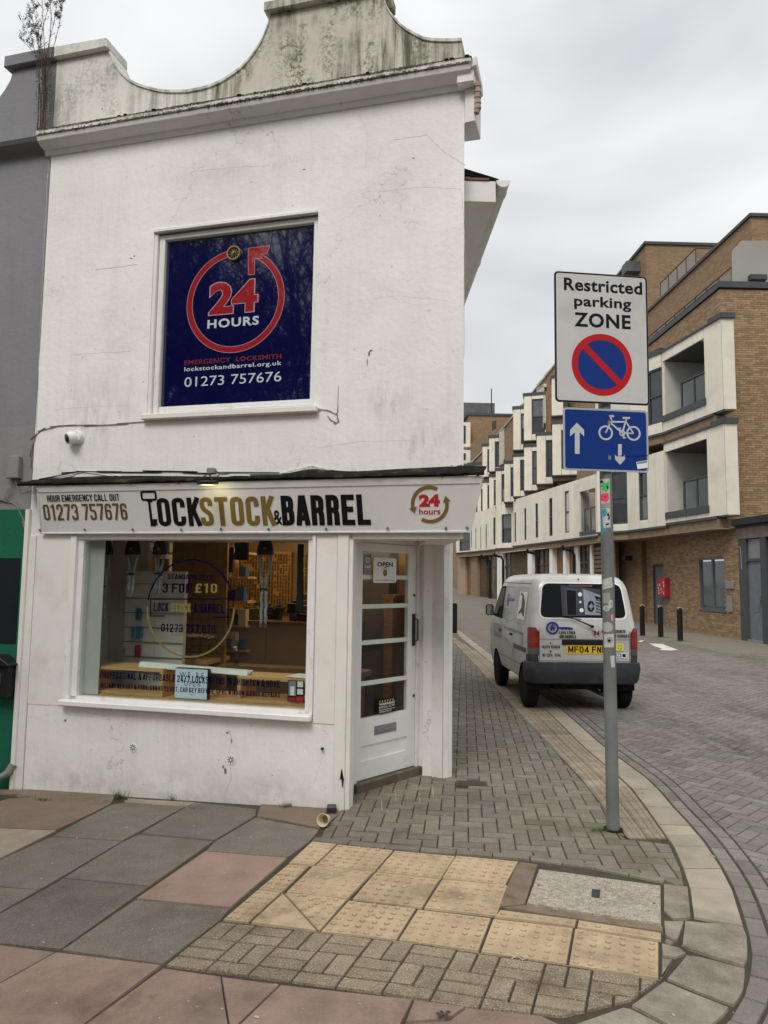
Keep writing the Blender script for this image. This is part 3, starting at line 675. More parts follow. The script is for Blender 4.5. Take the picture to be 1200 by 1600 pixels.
herring(pave_poly, math.radians(-8), pm['paver'], pavement, 'paver', 290, 24, skip=sm)
# stretcher course edging the blister slabs
pts = [G(*p) for p in [(486,1314),(600,1325.5),(712,1334),(828,1343),(930,1357),(1037,1379)]]
acc = []
for a, b in zip(pts, pts[1:]):
    n = max(1, round((b-a).length/.2))
    for i in range(n): acc.append((a+(b-a)*i/n, a+(b-a)*(i+1)/n))
for a, b in acc:
    d = (b-a).normalized(); nrm = V((-d.y, d.x, 0))*.078
    slab('paver', [a, b, b+nrm, a+nrm], pm['paver'], world=True)
# little metal cover in the pavers
c = V((.935,6.17,0)); rt = Matrix.Rotation(math.radians(-8), 3, 'Z'); m = MB(Matrix.Translation(c) @ rt.to_4x4()); m.box(-.13,.13,-.075,.075,-.02,.001)
for k in range(7): m.box(-.115,.115,-.062+k*.018,-.053+k*.018,.001,.004)
m.build('stopcock_cover', mat('rusty_iron', (.075,.055,.045), .7, var=.3, bump=.5), pavement)
# channel blocks following the kerb, then herringbone carriageway
oc = [V(G(*p)[:2]) for p in [(1000,1690),(1080,1645),(1117,1612),(1137,1588),(1154,1562),(1164,1535),(1170,1505),(1170,1480)]]+[p.copy() for p in ko]
def offc(pts, d):
    R = []
    for i, p in enumerate(pts):
        t = (pts[min(i+1,len(pts)-1)]-pts[max(i-1,0)]).normalized(); R.append(p+V((t.y,-t.x))*d)
    return R
def resample(pts, step):
    R = [pts[0]]; acc_ = 0
    for a, b in zip(pts, pts[1:]):
        l = (b-a).length; pos = step-acc_
        while pos <= l: R.append(a+(b-a)*pos/l); pos += step
        acc_ = (acc_+l) % step
    return R
far_m = MB(); cnt = 0
for d0, d1, st in ((.008,.104,.2), (.109,.205,.2)):
    A = offc(oc, d0); B = offc(oc, d1); ra = resample(oc, st); a = offc(ra, d0); b = offc(ra, d1)
    for i in range(len(ra)-1):
        P = [tuple(inset_p) for inset_p in inset(ccw([tuple(a[i]), tuple(b[i]), tuple(b[i+1]), tuple(a[i+1])]), .004)]
        if a[i].y < 7: m = MB(); piece(m, P, random.uniform(-.002,.001), .004, .013); m.build('channel_block', pm['block'], road)
        else: far_m.tv = random.random(); piece(far_m, P, 0, .004, .013)
far_m.build('channel_block_run', pm['block'], road, kind='stuff', tint=True)
edge = offc(resample(oc, .25), .208)
road_poly = ccw([tuple(p) for p in edge]+[(3.4,21.6),(14,21.6),(14,1.0),(1.5,1.0)])
herring(road_poly, math.radians(45-3), pm['block'], road, 'road_block', 290, 17.6)
# farther carriageway, where single blocks melt into a tone
rm = NT('far_road_surface'); rm.setup(False); br = rm.n('ShaderNodeTexBrick'); rm.l(rm.mapv((1,1,1), rm.tc.outputs['Object']), br.inputs['Vector'])
br.inputs['Scale'].default_value = 1; br.inputs['Brick Width'].default_value = .2; br.inputs['Row Height'].default_value = .1; br.inputs['Mortar Size'].default_value = .006
br.inputs['Color1'].default_value = (.20,.17,.145,1); br.inputs['Color2'].default_value = (.155,.132,.112,1); br.inputs['Mortar'].default_value = (.055,.05,.04,1)
farm = rm.finish(rm.mix(rm.rng(rm.noise(.7, detail=6), .4, .65, 0, .35), br.outputs['Color'], (.10,.095,.07)), .85, br.outputs['Fac'], -.3, .01)
strip_sheet('carriageway', [(2.7,17.45),(9.6,17.45),(25,17.45),(25,24),(60,140),(-6,140),(-6,24),(2.7,24)], farm, -.004)
strip_sheet('right_carriageway', [(14,-12),(40,-12),(40,17.4),(14,17.4)], farm, -.004); strip_sheet('rear_carriageway', [(-30,-18),(14,-18),(14,1),(-.2,1),(-30,-3)], farm, -.0285) if False else None
strip_sheet('far_footway', [(.5,24.01),(3.3,24.01),(5,60),(.5,60)], pm['paver'], -.001)
strip_sheet('near_footway', [(8.75,17.45),(12.4,17.45),(12.4,21.7),(11.6,21.7),(10.6,30),(9.2,40),(7.5,54),(6.3,54),(7.8,40),(8.7,30),(8.9,22)], pm['paver'], .001)
pm['line'] = mat('road_paint', (.62,.61,.58), .7, var=.15, bump=.1, dirt=.3)
def mark(px, name='road_marking'):
    P = ccw([tuple(G(*p)[:2]) for p in px]); m = MB(); m.add([(p[0],p[1],.006) for p in P], [tuple(range(len(P)))]); return m.build(name, pm['line'], road)
mark([(1014,1005.5),(1036,1006.5),(1041,1009),(1060,1016),(1048,1017),(1030,1016),(1034,1013.5),(1024,1010.5)])
mark([(1000,1001),(1007,1001),(1002,1003.5),(997,1003)]); mark([(711,944),(745,944),(745,945.4),(711,945.6)]); mark([(744,938),(760,940.5),(756,942),(742,939.5)])
# chewing-gum spots, leaf and paper scraps on the paving
gum = MB()
for px in [(68,1473),(285,1451),(157,1304),(198,1293),(303,1291),(273,1321),(373,1310),(120,1310),(553,1430),(583,1429),(546,1438),(308,1574),(249,1592),(401,1590),(737,1333),(737,1423),(606,1268),(695,1275),(700,1278),(880,1280)]+[(random.uniform(560,1180),random.uniform(1120,1590)) for _ in range(70)]+[(random.uniform(0,500),random.uniform(1290,1590)) for _ in range(40)]:
    g = G(*px); r = random.uniform(.004,.009) if px[0] == int(px[0]) else random.uniform(.0025,.006); a = random.uniform(0,3)
    P = [(g.x+r*(1+.35*math.cos(2*t+a))*math.cos(t), g.y+r*(1+.35*math.cos(2*t+a))*math.sin(t)) for t in [k*math.pi/4 for k in range(8)]]
    gum.add([(p[0],p[1],gz(p[0])+.0032) for p in P], [tuple(range(8))])
gum.build('gum_spots', mat('old_gum', (.42,.40,.36), .8, var=.3, bump=0), None, kind='stuff')
bpy.data.objects['gum_spots']['label'] = 'pale gum spots and crumbs trodden into the paving'; bpy.data.objects['gum_spots']['category'] = 'litter'

# grime, damp and moss lying on the paving
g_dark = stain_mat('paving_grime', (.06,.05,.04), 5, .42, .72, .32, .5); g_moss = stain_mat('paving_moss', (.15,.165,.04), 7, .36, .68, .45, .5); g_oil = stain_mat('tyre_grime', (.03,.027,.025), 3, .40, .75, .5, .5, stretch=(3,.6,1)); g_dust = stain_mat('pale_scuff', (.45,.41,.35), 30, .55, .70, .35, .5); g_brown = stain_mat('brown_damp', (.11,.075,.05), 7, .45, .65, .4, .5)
def gstain(x, y, w, h, rot, mt, z=.0045, par=pavement):
    c, s_ = math.cos(rot), math.sin(rot); P = []
    for a, b in ((-w,-h),(w,-h),(w,h),(-w,h)):
        X_, Y_ = x+(a*c-b*s_)/2, y+(a*s_+b*c)/2; P.append((X_, Y_, gz(X_)+z))
    stain(P, mt, par)
k_ = 0
for px, py, w, h, rot, mt in ((944,1303,.75,.5,.1,g_moss),(1010,1345,.7,.35,-.2,g_moss),(860,1290,.7,.5,0,g_moss),(900,1200,.5,.9,0,g_dark),(760,1250,1.2,.8,0,g_dark),(650,1240,.8,.5,.5,g_dust),(640,1262,1.0,.6,.3,g_dark),(600,1300,.9,.4,-.1,g_brown),
    (530,1370,.9,.7,-.2,g_dark),(720,1400,1.0,.8,-.2,g_dark),(900,1480,1.1,.6,-.2,g_dark),(420,1440,.8,.6,.3,g_brown),(560,1500,1.4,.5,-.2,g_dark),(850,1540,1.2,.4,-.15,g_brown),(300,1440,1.0,.7,.2,g_dark),(120,1400,1.2,.9,.1,g_dark),(200,1560,1.2,.7,0,g_brown),
    (60,1300,1.2,.6,0,g_dark),(300,1265,1.6,.35,-.28,g_dark),(150,1252,1.4,.25,-.28,g_moss),(470,1262,.7,.2,-.28,g_dark),(420,1560,1.1,.6,0,g_dark),(680,1575,.9,.35,0,g_brown),(1085,1420,.5,.9,.1,g_dark),(1100,1500,.8,.6,.3,g_dark),(1000,1590,.9,.5,.2,g_dark),(940,1400,.7,.4,-.1,g_dark),
    (800,1417,.25,.4,0,g_brown),(960,1250,.5,.9,.1,g_dark),(1030,1300,.4,.8,.1,g_dark),(730,1150,1.2,2.2,0,g_dark),(860,1150,.8,2.0,0,g_dark),(800,1090,2.0,3,0,g_dark),(712,1180,.3,1.6,0,g_moss)):
    g = G(px, py); k_ += 1; gstain(g.x, g.y, w, h, rot, mt, .0042+.0002*k_)
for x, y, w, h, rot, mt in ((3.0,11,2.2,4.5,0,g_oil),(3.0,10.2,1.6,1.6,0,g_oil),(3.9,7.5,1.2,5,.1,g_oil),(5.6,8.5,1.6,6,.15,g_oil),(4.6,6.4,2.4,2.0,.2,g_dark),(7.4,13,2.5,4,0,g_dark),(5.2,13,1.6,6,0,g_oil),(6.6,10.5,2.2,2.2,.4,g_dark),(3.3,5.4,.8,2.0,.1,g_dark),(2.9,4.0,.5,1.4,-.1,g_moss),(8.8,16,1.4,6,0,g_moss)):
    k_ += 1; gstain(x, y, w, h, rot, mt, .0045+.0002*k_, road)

tw = MB()
for pts in ([(797,1495),(804,1498),(810,1494),(818,1499),(824,1496)],[(799,1500),(808,1497),(816,1502),(825,1499)],[(1108,1334),(1112,1338),(1118,1341)],[(1110,1342),(1107,1336)]):
    tw.tube([G(*p)+V((0,0,.006+.003*(i%2))) for i, p in enumerate(pts)], .0028, 5)
tw = solo(tw, 'dry_twigs', mat('dry_twig', (.50,.44,.32), .8), 'curled pale dry twigs lying on the yellow blister slabs', 'litter', G(810,1497)); tw['kind'] = 'stuff'
lf = MB(); random.seed(77)
for k in range(60):
    cx_, cy_ = random.choice(((690,1590),(694,1588),(700,1592),(1046,1474),(955,1240),(1000,1240),(860,1110),(905,1180),(290,1262),(640,1260)))
    g = G(cx_+random.gauss(0,7), cy_+random.gauss(0,3)); a = random.uniform(0,6.28); r = random.uniform(.004,.014); P = [(g.x+r*math.cos(a+t_)*q, g.y+r*math.sin(a+t_)*q) for t_, q in ((0,1),(1.2,.5),(2.6,.8),(3.9,.45),(5.2,.7))]
    lf.add([(p[0],p[1],gz(p[0])+.006+random.uniform(0,.004)) for p in P], [(0,1,2,3,4)])
lf = solo(lf, 'leaf_litter', mat('rotted_leaf', (.06,.04,.028), .9, var=.4, bump=0), 'dark rotted leaf scraps in the paving joints', 'litter', G(690,1590)); lf['kind'] = 'stuff'
# ================================================================== SHOP
P0 = G(545, 1265); P0.z = 0
_dl = ray(-3700, 903.5+.0131*(-3700-568)); UX = -V((_dl.x, _dl.y, 0)).normalized(); UW = V((-UX.y, UX.x, 0))   # along facade, into the building
FM = Matrix(((UX.x, UW.x, 0, P0.x), (UX.y, UW.y, 0, P0.y), (0, 0, 1, 0), (0, 0, 0, 1)))
FP = Pl(P0, UX)
def S(px, py, off=0): return FP.at(px, py, off)
def side(d): return .845-.2795/.960*d        # local x of the side-street wall at depth d
shop = thing('shop_building', 'white rendered corner shop with curved stained parapet, blue upper window and cut-off corner door', 'building', P0)
# upper wall round the window opening
wx0, wx1, wz0, wz1 = -1.845, -.345, 3.02, 4.66
m = MB(FM)
T = .28
m.box(-2.95, wx0, 0, T, 2.0, 5.6); m.box(wx0, wx1, 0, T, 2.0, wz0); m.box(wx0, wx1, 0, T, wz1, 5.6)
m.prism([(wx1,0),(.845,0),(side(T),T),(wx1,T)], 2.0, 5.6)
m.build('front_wall', M['render'], shop)
m = MB(FM); m.prism([(side(T),T),(side(9),9),(side(9)-.25,9),(side(T)-.25,T)], 2.0, 4.95)
m.prism([(side(1.05),1.05),(side(9),9),(side(9)-.2,9),(side(1.05)-.2,1.05)], -.05, 2.0); m.build('side_wall', M['render'], shop)
m = MB(FM); m.box(-2.95,-2.75,T,9,-.12,5.2); m.box(-2.75,side(9)-.25,8.8,9,-.1,5.2); m.build('party_wall', M['intwhite'], shop)
# lower wall under window, corner post, left strip
m = MB(FM); m.prism([(-2.86,0),(-.12,0),(-.12,.2),(-2.86,.2)], -.15, .615); m.build('stall_riser', M['render_low'], shop)
m = MB(FM); m.box(-2.975,-2.935,-.03,.1,-.14,2.26); m.box(-2.935,-2.865,-.012,.1,-.14,2.03); m.build('left_pilaster', M['cream'], shop)
m = MB(FM); m.box(-2.865,-2.512,-.004,.15,.600,2.04); m.build('pilaster_panel', M['cream'], shop, bevel=.004)
m = MB(FM); m.box(-.296,-.124,-.006,.15,.600,2.04); m.build('pilaster_panel', M['cream'], shop, bevel=.004)
m = MB(FM); m.box(-.122,-.034,-.016,.10,-.06,2.04); m.box(-.034,.0,.0,.11,-.06,2.04); m.build('corner_post', M['cream'], shop, bevel=.005)
# decay in the foot of the post
ps = Pl(FP.pt(0,0,.016), UX)
a, b = S(535,1215,.016); m = MB(FM)
m.v = []; pts = [(a-.012,b+.05),(a-.004,b+.065),(a+.004,b+.02),(a+.012,b-.01),(a+.006,b-.08),(a-.002,b-.06),(a-.006,b-.01),(a-.02,b-.02)]
m.xz(pts, -.018, -.012); m.build('rot_hole', M['black'], shop)
# cornice: top slab and cove, with returned end
m = MB(FM)
def sweep(prof, x0, x1, mm, endskew=True):
    # prof: (y,z) list ccw seen from +x
    n = len(prof); A = [(x0, y, z) for y, z in prof]; B = [(x1+(-y*.3 if endskew else 0), y, z) for y, z in prof]
    mm.add(A+B, [tuple(range(n-1,-1,-1)), tuple(range(n,2*n))]+[(i,(i+1)%n,n+(i+1)%n,n+i) for i in range(n)])
sweep([(.02,5.50),(.02,5.622),(-.137,5.620),(-.135,5.610),(-.125,5.585),(-.09,5.56),(-.035,5.545),(-.018,5.505)], -3.0, .87, m); m.build('cornice', M['render'], shop, smooth=30)
m = MB(FM); sweep([(.02,5.623),(.02,5.685),(-.15,5.665),(-.15,5.627)], -3.0, .87, m); m.build('cornice_ledge', M['parapet_l'], shop)
m = MB(FM); m.box(.8,.93,-.10,-.0,5.50,5.60); m.prism([(.80,-.0),(.848,0),(.87,-.1),(.955,-.13),(.96,.25),(.80,.25)], 5.60, 5.68)
m.prism([(.850,-.02),(.935,-.03),(.945,.22),(.800,.22)], 5.22, 5.60); m.build('cornice_end', M['render'], shop, bevel=.006)
m = MB(FM); m.tube([(.955,-.045,5.52),(.952,-.045,5.30),(.945,-.045,5.27)], .022, 8)
for k in range(5): m.lathe([(.027,0),(.027,.02)], (.954,-.045,5.30+k*.045), n=8)
m.build('corner_corbel', mat('rusty_corbel', (.36,.29,.235), .8, var=.4, scale=20, bump=.4), shop)
# moss and drip marks along the ledge
random.seed(3); m = MB(FM)
for k in range(140):
    x = random.choice((random.uniform(-2.3,-1.4), random.uniform(-1.1,.9), random.uniform(-.9,.75))); w = random.uniform(.006,.03)
    h = random.uniform(.003,.012); y = random.uniform(-.15,-.03)
    m.lathe([(w,0),(w*.8,h*.6),(w*.3,h)], (x, y, 5.67+.02*(y+.15)), n=6)
m.build('moss_tufts', M['moss'], shop, kind='stuff')
m = MB(FM)
for k in range(160):
    x = random.choice((random.uniform(-2.6,.7), random.uniform(-1.3,-.2), random.uniform(-.4,.3))); w = random.uniform(.0015,.004); h = random.uniform(.004,.022); m.xz([(x,5.627-h),(x+w,5.627-h*.8),(x+w,5.628),(x,5.628)], -.153+h*.35, -.125)
gr = MB(FM); n = 260
for i in range(n):
    xa = -2.98+i*3.9/n; xb = xa+3.9/n; f = .4+.6*math.sin(i*.05)**2; ha, hb = random.uniform(.002,.012)*f, random.uniform(.002,.012)*f; la, lb = random.uniform(.004,.022)*f, random.uniform(.004,.022)*f
    zt_ = 5.6655
    gr.add([(xa,-.152,zt_-la),(xb,-.152,zt_-lb),(xb,-.152,zt_+hb),(xa,-.152,zt_+ha),(xb,-.11,zt_+.006+hb),(xa,-.11,zt_+.006+ha)], [(0,1,2,3),(3,2,4,5)])
    if random.random() < .55: gr.add([(xa,-.151,5.626),(xb,-.151,5.626),(xb,-.151,5.632+ha*.6),(xa,-.151,5.632+hb*.6)], [(0,1,2,3)])
gr.build('ledge_grime', mat('ledge_grime', (.055,.052,.035), .95, var=.5, scale=30, bump=.6, col2=(.16,.15,.12), c2scale=12, c2a=.45, c2b=.6), shop, kind='stuff')
m.build('drip_stains', mat('black_drips', (.06,.055,.045), .8, bump=0), shop, kind='stuff')
# parapet
curve = [(-2.392,6.43),(-2.383,6.413),(-2.330,6.30),(-2.26,6.20),(-2.17,6.11),(-2.077,6.05),(-1.97,6.00),(-1.88,5.965),(-1.80,5.94),(-1.72,5.925),(-1.59,5.905),(-1.459,5.905),(-1.36,5.915),(-1.259,5.941),(-1.17,5.98),(-1.083,6.027),(-1.0,6.10),(-.939,6.176),(-.89,6.25),(-.856,6.334),(-.83,6.40),(-.815,6.47)]
right = [(.172,6.47),(.185,6.40),(.205,6.34),(.24,6.27),(.28,6.21),(.33,6.145),(.39,6.09),(.451,6.043),(.51,6.0),(.582,5.974),(.66,5.955),(.74,5.94),(.822,5.93)]
prof = [(-2.95,5.68),(.824,5.68)]+right[::-1]+curve[::-1]+[(-2.95,6.43)]
split = -1.36
lp = [(-2.95,5.68),(split,5.68)]+[p for p in curve[::-1] if p[0] <= split]+[(-2.95,6.43)]
rp_ = [(split,5.68),(.824,5.68)]+right[::-1]+[p for p in curve[::-1] if p[0] >= split]
m = MB(FM); m.xz(lp, 0, .24); m.build('parapet', M['parapet_l'], shop)
m = MB(FM); m.xz(rp_, 0, .24); m.build('parapet', M['parapet'], shop)
m = MB(FM); m.xz([(-2.95,6.435),(-2.385,6.435),(-2.395,6.53),(-2.95,6.545)], -.05, .27); m.build('coping', M['parapet_l'], shop, bevel=.008)
m = MB(FM); m.box(-.86,.215,-.05,.27,6.472,6.56); m.build('coping', M['parapet'], shop, bevel=.008)
# rounded weathered capping along the curve
for pts in (curve, right):
    m = MB(FM)
    for (x0,z0),(x1,z1) in zip(pts, pts[1:]):
        m.add([(x0,-.012,z0-.012),(x1,-.012,z1-.012),(x1,.25,z1-.012),(x0,.25,z0-.012),(x0,-.012,z0+.012),(x1,-.012,z1+.012),(x1,.25,z1+.012),(x0,.25,z0+.012)], [(0,1,2,3),(7,6,5,4),(0,4,5,1),(1,5,6,2),(2,6,7,3),(3,7,4,0)])
    m.build('parapet_edge', M['parapet_l'], shop)
# upper window
uw = MB(FM); e = .055
x0, x1, z0, z1 = -1.81, -.368, 3.065, 4.635
uw.box(x0,x0+e,.03,.12,z0,z1); uw.box(x1-.02,x1+.02,.03,.12,z0,z1); uw.box(x0+e,x1-.02,.03,.12,z1-.045,z1); uw.box(x0+e,x1-.02,.03,.12,z0,z0+.055)
wf = sub(uw.build('upper_window_frame', M['frame'], shop, bevel=.005), shop)
m = MB(FM); m.box(-1.862,-.306,-.055,.10,2.998,3.045); m.build('upper_window_sill', M['cream'], shop, bevel=.006)
m = MB(FM); m.box(-1.845,-.352,-.020,.02,4.645,4.675); m.box(-1.845,-1.812,.004,.05,3.05,4.645); m.build('window_architrave', M['frame'], shop, bevel=.004)
m = MB(FM); m.box(x0+e, x1-.02, .068, .08, z0+.055, z1-.045); vin = sub(m.build('navy_panel', M['vinyl'], shop), shop)
VP = Pl(FP.pt(0,0,-.068), UX)
cxl, czl = VP.at(367, 466)[0], VP.at(367, 470)[1]
rl = abs(VP.at(441,462)[0]-VP.at(290,470)[0])/2
def arcband(r0, r1, a0, a1, off, mt, name='ring'): 
    m = MB(); m.ring(VP, cxl, czl, r0, r1, a0, a1, off, off+.0008, 90); return m.build(name, mt, vin)
arcband(rl-.048, rl, -262, 62, .001, M['redv']); arcband(rl, rl+.004, -262, 62, .0012, M['pinkv'], 'ring_outline'); arcband(rl-.052, rl-.048, -262, 62, .0012, M['pinkv'], 'ring_outline')
def vp(*pts): return [VP.at(*p) for p in pts]
ar = vp((388,388),(422,384),(417,397),(407,397),(410,404),(398,404),(398,429),(388,430))
m = MB(); m.plate(VP, [(a,b) for a,b in ar][::-1] if area(ar) < 0 else ar, .0018, .0026); m.build('ring_arrow', M['redv'], vin)
def outl(pts, w, mt, off, par, pl):
    m = MB(); n = len(pts)
    for i in range(n):
        a, b = V(pts[i]), V(pts[(i+1)%n]); d = (b-a).normalized(); q = V((-d.y, d.x))*w/2
        m.plate(pl, [tuple(a-q-d*w/2), tuple(b-q+d*w/2), tuple(b+q+d*w/2), tuple(a+q-d*w/2)], off, off+.0004)
    return m.build('outline', mt, par)
outl(ar, .004, M['pinkv'], .0028, vin, VP)
textpx('24', VP, 325, 494, 405, 434, M['pinkv'], vin, bold=.055, off=.0012); textpx('24', VP, 327, 492, 403, 436, M['redv'], vin, bold=.035, off=.0032)
textpx('HOURS', VP, 324, 514, 405, 493, M['whitev'], vin, bold=.03, sp=1.15)
textpx('EMERGENCY  LOCKSMITH', VP, 288, 570.7, 440, 552.5, M['redv2'], vin, bold=.03, sp=1.1)
textpx('lockstockandbarrel.org.uk', VP, 288, 582.6, 440, 563.5, M['whitev'], vin, bold=.015, sp=1.1)
textpx('01273 757676', VP, 288, 605, 440, 580, M['whitev'], vin, bold=0)
# old extractor wheel on the panel
c = VP.at(367,397); r = .062
m = MB(); m.ring(VP, c[0], c[1], r-.012, r, 0, 360, .0, .03, 32); m.ring(VP, c[0], c[1], 0, .012, 0, 360, .0, .036, 12)
for k in range(10):
    a = k*math.pi/5+.2; m.plate(VP, [(c[0]+math.cos(a+s_)*rr, c[1]+math.sin(a+s_)*rr) for s_, rr in ((-.35,.010),(-.045,r-.008),(.045,r-.008),(.35,.010))], .010, .022)
vent = m.build('fan_vent', M['brass'], shop)
m = MB(); m.disc(VP, c[0], c[1], r-.01, .0010, .004, 24); m.build('fan_backing', M['black'], shop)
# lead flashing above fascia
random.seed(5); m = MB(FM); n = 60; xs = [-2.95+i*(3.97)/n for i in range(n+1)]; 
def bump_z(x): return 2.515+.018*math.sin(x*2.1)+.055*math.exp(-((x+.35)/.22)**2)*.8+.05*math.exp(-((x-.83)/.12)**2)*.15
rows = []
for x in xs:
    j = random.uniform(-.004,.004); rows.append([(x,-.002,bump_z(x)+.004),(x,-.035,bump_z(x)-.012+j),(x,-.10,2.492+j),(x,-.170,2.474+j),(x,-.180,2.456+j*1.5),(x,-.168,2.444)])
vs = [p for r_ in rows for p in r_]; K = 6
m.add(vs, [(i*K+k,(i+1)*K+k,(i+1)*K+k+1,i*K+k+1) for i in range(n) for k in range(K-1)]); m.build('lead_flashing', M['lead'], shop, smooth=60)
m = MB(FM)
for x0_, zz, w, h in ((-.35,2.53,.26,.045),(.76,2.50,.12,.05)):
    m.xz([(x0_-w,zz-.01),(x0_+w*.8,zz-.01),(x0_+.05,zz+h*.7),(x0_,zz+h)], -.014, -.002)
m.build('loose_flashing_patch', M['parapet_l'], shop)
# roof, eaves and gutter over the side street
def SW(x, y, z): return V((x, y, z))
m = MB(); Xe = .77
roofm = m
ye0, ye1 = 5.42, 14.0
m.add([(Xe-.1,ye0,4.99),(1.03,ye0,4.885),(1.03,ye1,4.885),(Xe-.1,ye1,4.99),(Xe-2.0,ye1,5.5),(Xe-2.0,6.45,5.5)], [(0,1,2,3),(5,0,3,4)])
m.add([(Xe-.1,ye0,4.96),(1.03,ye0,4.86),(1.03,ye1,4.86),(Xe-.1,ye1,4.96)], [(3,2,1,0),(0,1,2,3)]); m.build('roof', M['slate'], shop)
m = MB(); m.box(.75,1.005,ye0+.0,ye0+.03,4.69,4.865); m.box(.98,1.005,ye0+.03,ye1,4.71,4.865); m.build('fascia_board', M['trim'], shop, bevel=.003)
m = MB(); m.box(.70,.98,ye0+.03,ye1,4.70,4.715); m.build('soffit', M['cream'], shop)
m = MB(); m.box(.76,.80,ye0+.005,ye0+.05,4.865,4.90); m.box(.76,.95,ye0-.01,ye0+.012,4.868,4.884); m.build('verge_timber', M['wood_dark'], shop)
def gutter(y0, y1, r, m):
    n = 10; A = [(1.062-r*math.cos(math.pi*k/n), 4.862-r*math.sin(math.pi*k/n)) for k in range(n+1)]
    B = [(1.062-(r-.004)*math.cos(math.pi*k/n), 4.862-(r-.004)*math.sin(math.pi*k/n)) for k in range(n+1)]
    P = A+B[::-1]; k = len(P); m.add([(x,y0,z) for x,z in P]+[(x,y1,z) for x,z in P], [tuple(range(k-1,-1,-1)), tuple(range(k,2*k))]+[(i,(i+1)%k,k+(i+1)%k,k+i) for i in range(k)])
m = MB(); gutter(ye0-.02, ye1, .055, m)
for yy in (5.55,6.85,8.3,10,12): gutter(yy, yy+.06, .061, m)
n=10; m.add([(1.062-.056*math.cos(math.pi*k/n), ye0-.021, 4.862-.056*math.sin(math.pi*k/n)) for k in range(n+1)], [tuple(range(n+1))]); m.build('gutter', M['cream'], shop, smooth=40)
# soffit over the recessed doorway, door, frame and pier
m = MB(FM); m.prism([(-2.85,.02),(.80,.02),(side(1.3)-.03,1.3),(-2.85,1.3)], 2.035, 2.06); m.build('shop_ceiling_edge', M['trim'], shop)
DB = G(551,1240); DE = G(655,1208); dd = (DE-DB).normalized()
DP = Pl(DB, dd); DMx = Matrix(((dd.x,-dd.y,0,DB.x),(dd.y,dd.x,0,DB.y),(0,0,1,0),(0,0,0,1)))   # local x along door, y inward
dl, dr = DP.at(558,1100)[0], DP.at(649,1100)[0]; dtop = DP.at(600,851)[1]; dbot = .075
g0, g1 = DP.at(566,980)[0], DP.at(638,980)[0]; gzb, gzt = DP.at(602,1118)[1], DP.at(602,864)[1]
print('door', dl, dr, dtop, g0, g1, gzb, gzt, (DE-DB).length)
W_ = (DE-DB).length
m = MB(DMx); m.box(-.02,dl-.004,-.01,.10,-.01,2.04); m.box(dr+.004,W_+.01,-.01,.10,-.01,2.04); m.box(dl-.004,dr+.004,-.01,.10,dtop+.006,2.04); m.build('door_frame', M['frame'], shop, bevel=.004)
m = MB(DMx); m.box(-.0,W_-.01,-.045,.10,-.02,.068); m.build('threshold', M['sill'], shop, bevel=.006)
m = MB(DMx); y0, y1 = .012, .052
m.box(dl,g0,y0,y1,dbot,dtop); m.box(g1,dr,y0,y1,dbot,dtop); m.box(g0,g1,y0,y1,gzt,dtop); m.box(g0,g1,y0,y1,.34,gzb)
m.box(g0,g1,y0,y1,dbot,.22); m.box(g0,g1,y0+.012,y1-.005,.22,.34)
door = sub(m.build('door', M['frame'], shop), shop)
m = MB(DMx); m.box(g0,g1,y0+.018,y0+.022,gzb,gzt); m.build('door_glass', M['glass'], door)
gbm = mat('pale_green_bar', (.62,.68,.63), .4, var=.03, bump=0)
for px, py in ((603,903),(603,948),(603,1003),(603,1065)):
    m = MB(DMx); z = DP.at(px, py)[1]; m.box(g0+.002,g1-.002,y0+.005,y0+.016,z-.018,z+.018); m.build('glazing_bar', gbm, door)
a = DP.at(646,985); m = MB(DMx); m.box(a[0]-.014,a[0]+.014,-.002,.012,a[1]-.14,a[1]+.14); m.tube([(a[0],0,a[1]+.10),(a[0]+.004,-.04,a[1]+.09),(a[0]+.004,-.04,a[1]-.09),(a[0],0,a[1]-.10)], .008, 8); m.build('door_handle', M['darkmetal'], door)
m = MB(DMx)
for px, py in ((647,931),(647,1088)):
    q = DP.at(px, py); m.lathe([(.012,0),(.012,.008),(.008,.010)], (q[0],.012,q[1]), 'y', 12, Matrix.Rotation(math.pi,3,'Z'))
m.build('lock_cylinder', M['darkmetal'], door)
l0, l1 = DP.at(586,1142), DP.at(620,1137); m = MB(DMx); zc = (l0[1]+l1[1])/2
m.box(l0[0],l1[0],.006,.0118,zc-.036,zc+.036); m.box(l0[0]+.02,l1[0]-.02,-.001,.006,zc-.018,zc+.018); m.build('letter_plate', M['greypl'], door, bevel=.002)
OP = DP.off(-.006)
q0 = OP.at(581,911); q1 = OP.at(617,873); m = MB(); rr = .02
def rrect(a0,a1,b0,b1,r,n=5):
    return [(cx+r*math.cos(t), cy+r*math.sin(t)) for cx,cy,t0 in ((a1-r,b1-r,0),(a0+r,b1-r,math.pi/2),(a0+r,b0+r,math.pi),(a1-r,b0+r,1.5*math.pi)) for t in [t0+math.pi/2*k/n for k in range(n+1)]]
m.plate(OP, rrect(q0[0],q1[0],q0[1],q1[1],.02), .002, .007); osn = solo(m, 'open_sign', M['whitepl'], 'white OPEN sign with padlock picture hanging in door glass', 'sign', OP.pt(q0[0],q0[1]))
text('OPEN', OP, q0[0]+.045, q1[0]-.045, q1[1]-.075, q1[1]-.035, M['black'], osn, off=.0075, bold=.03)
mc = ((q0[0]+q1[0])/2, q0[1]+.085); m = MB(); m.disc(OP, mc[0], mc[1], .026, .0075, .009, 20, .03); m.ring(OP, mc[0], mc[1]+.03, .014, .021, 0, 180, .0075, .009, 16); m.build('padlock_mark', M['gold'], osn)
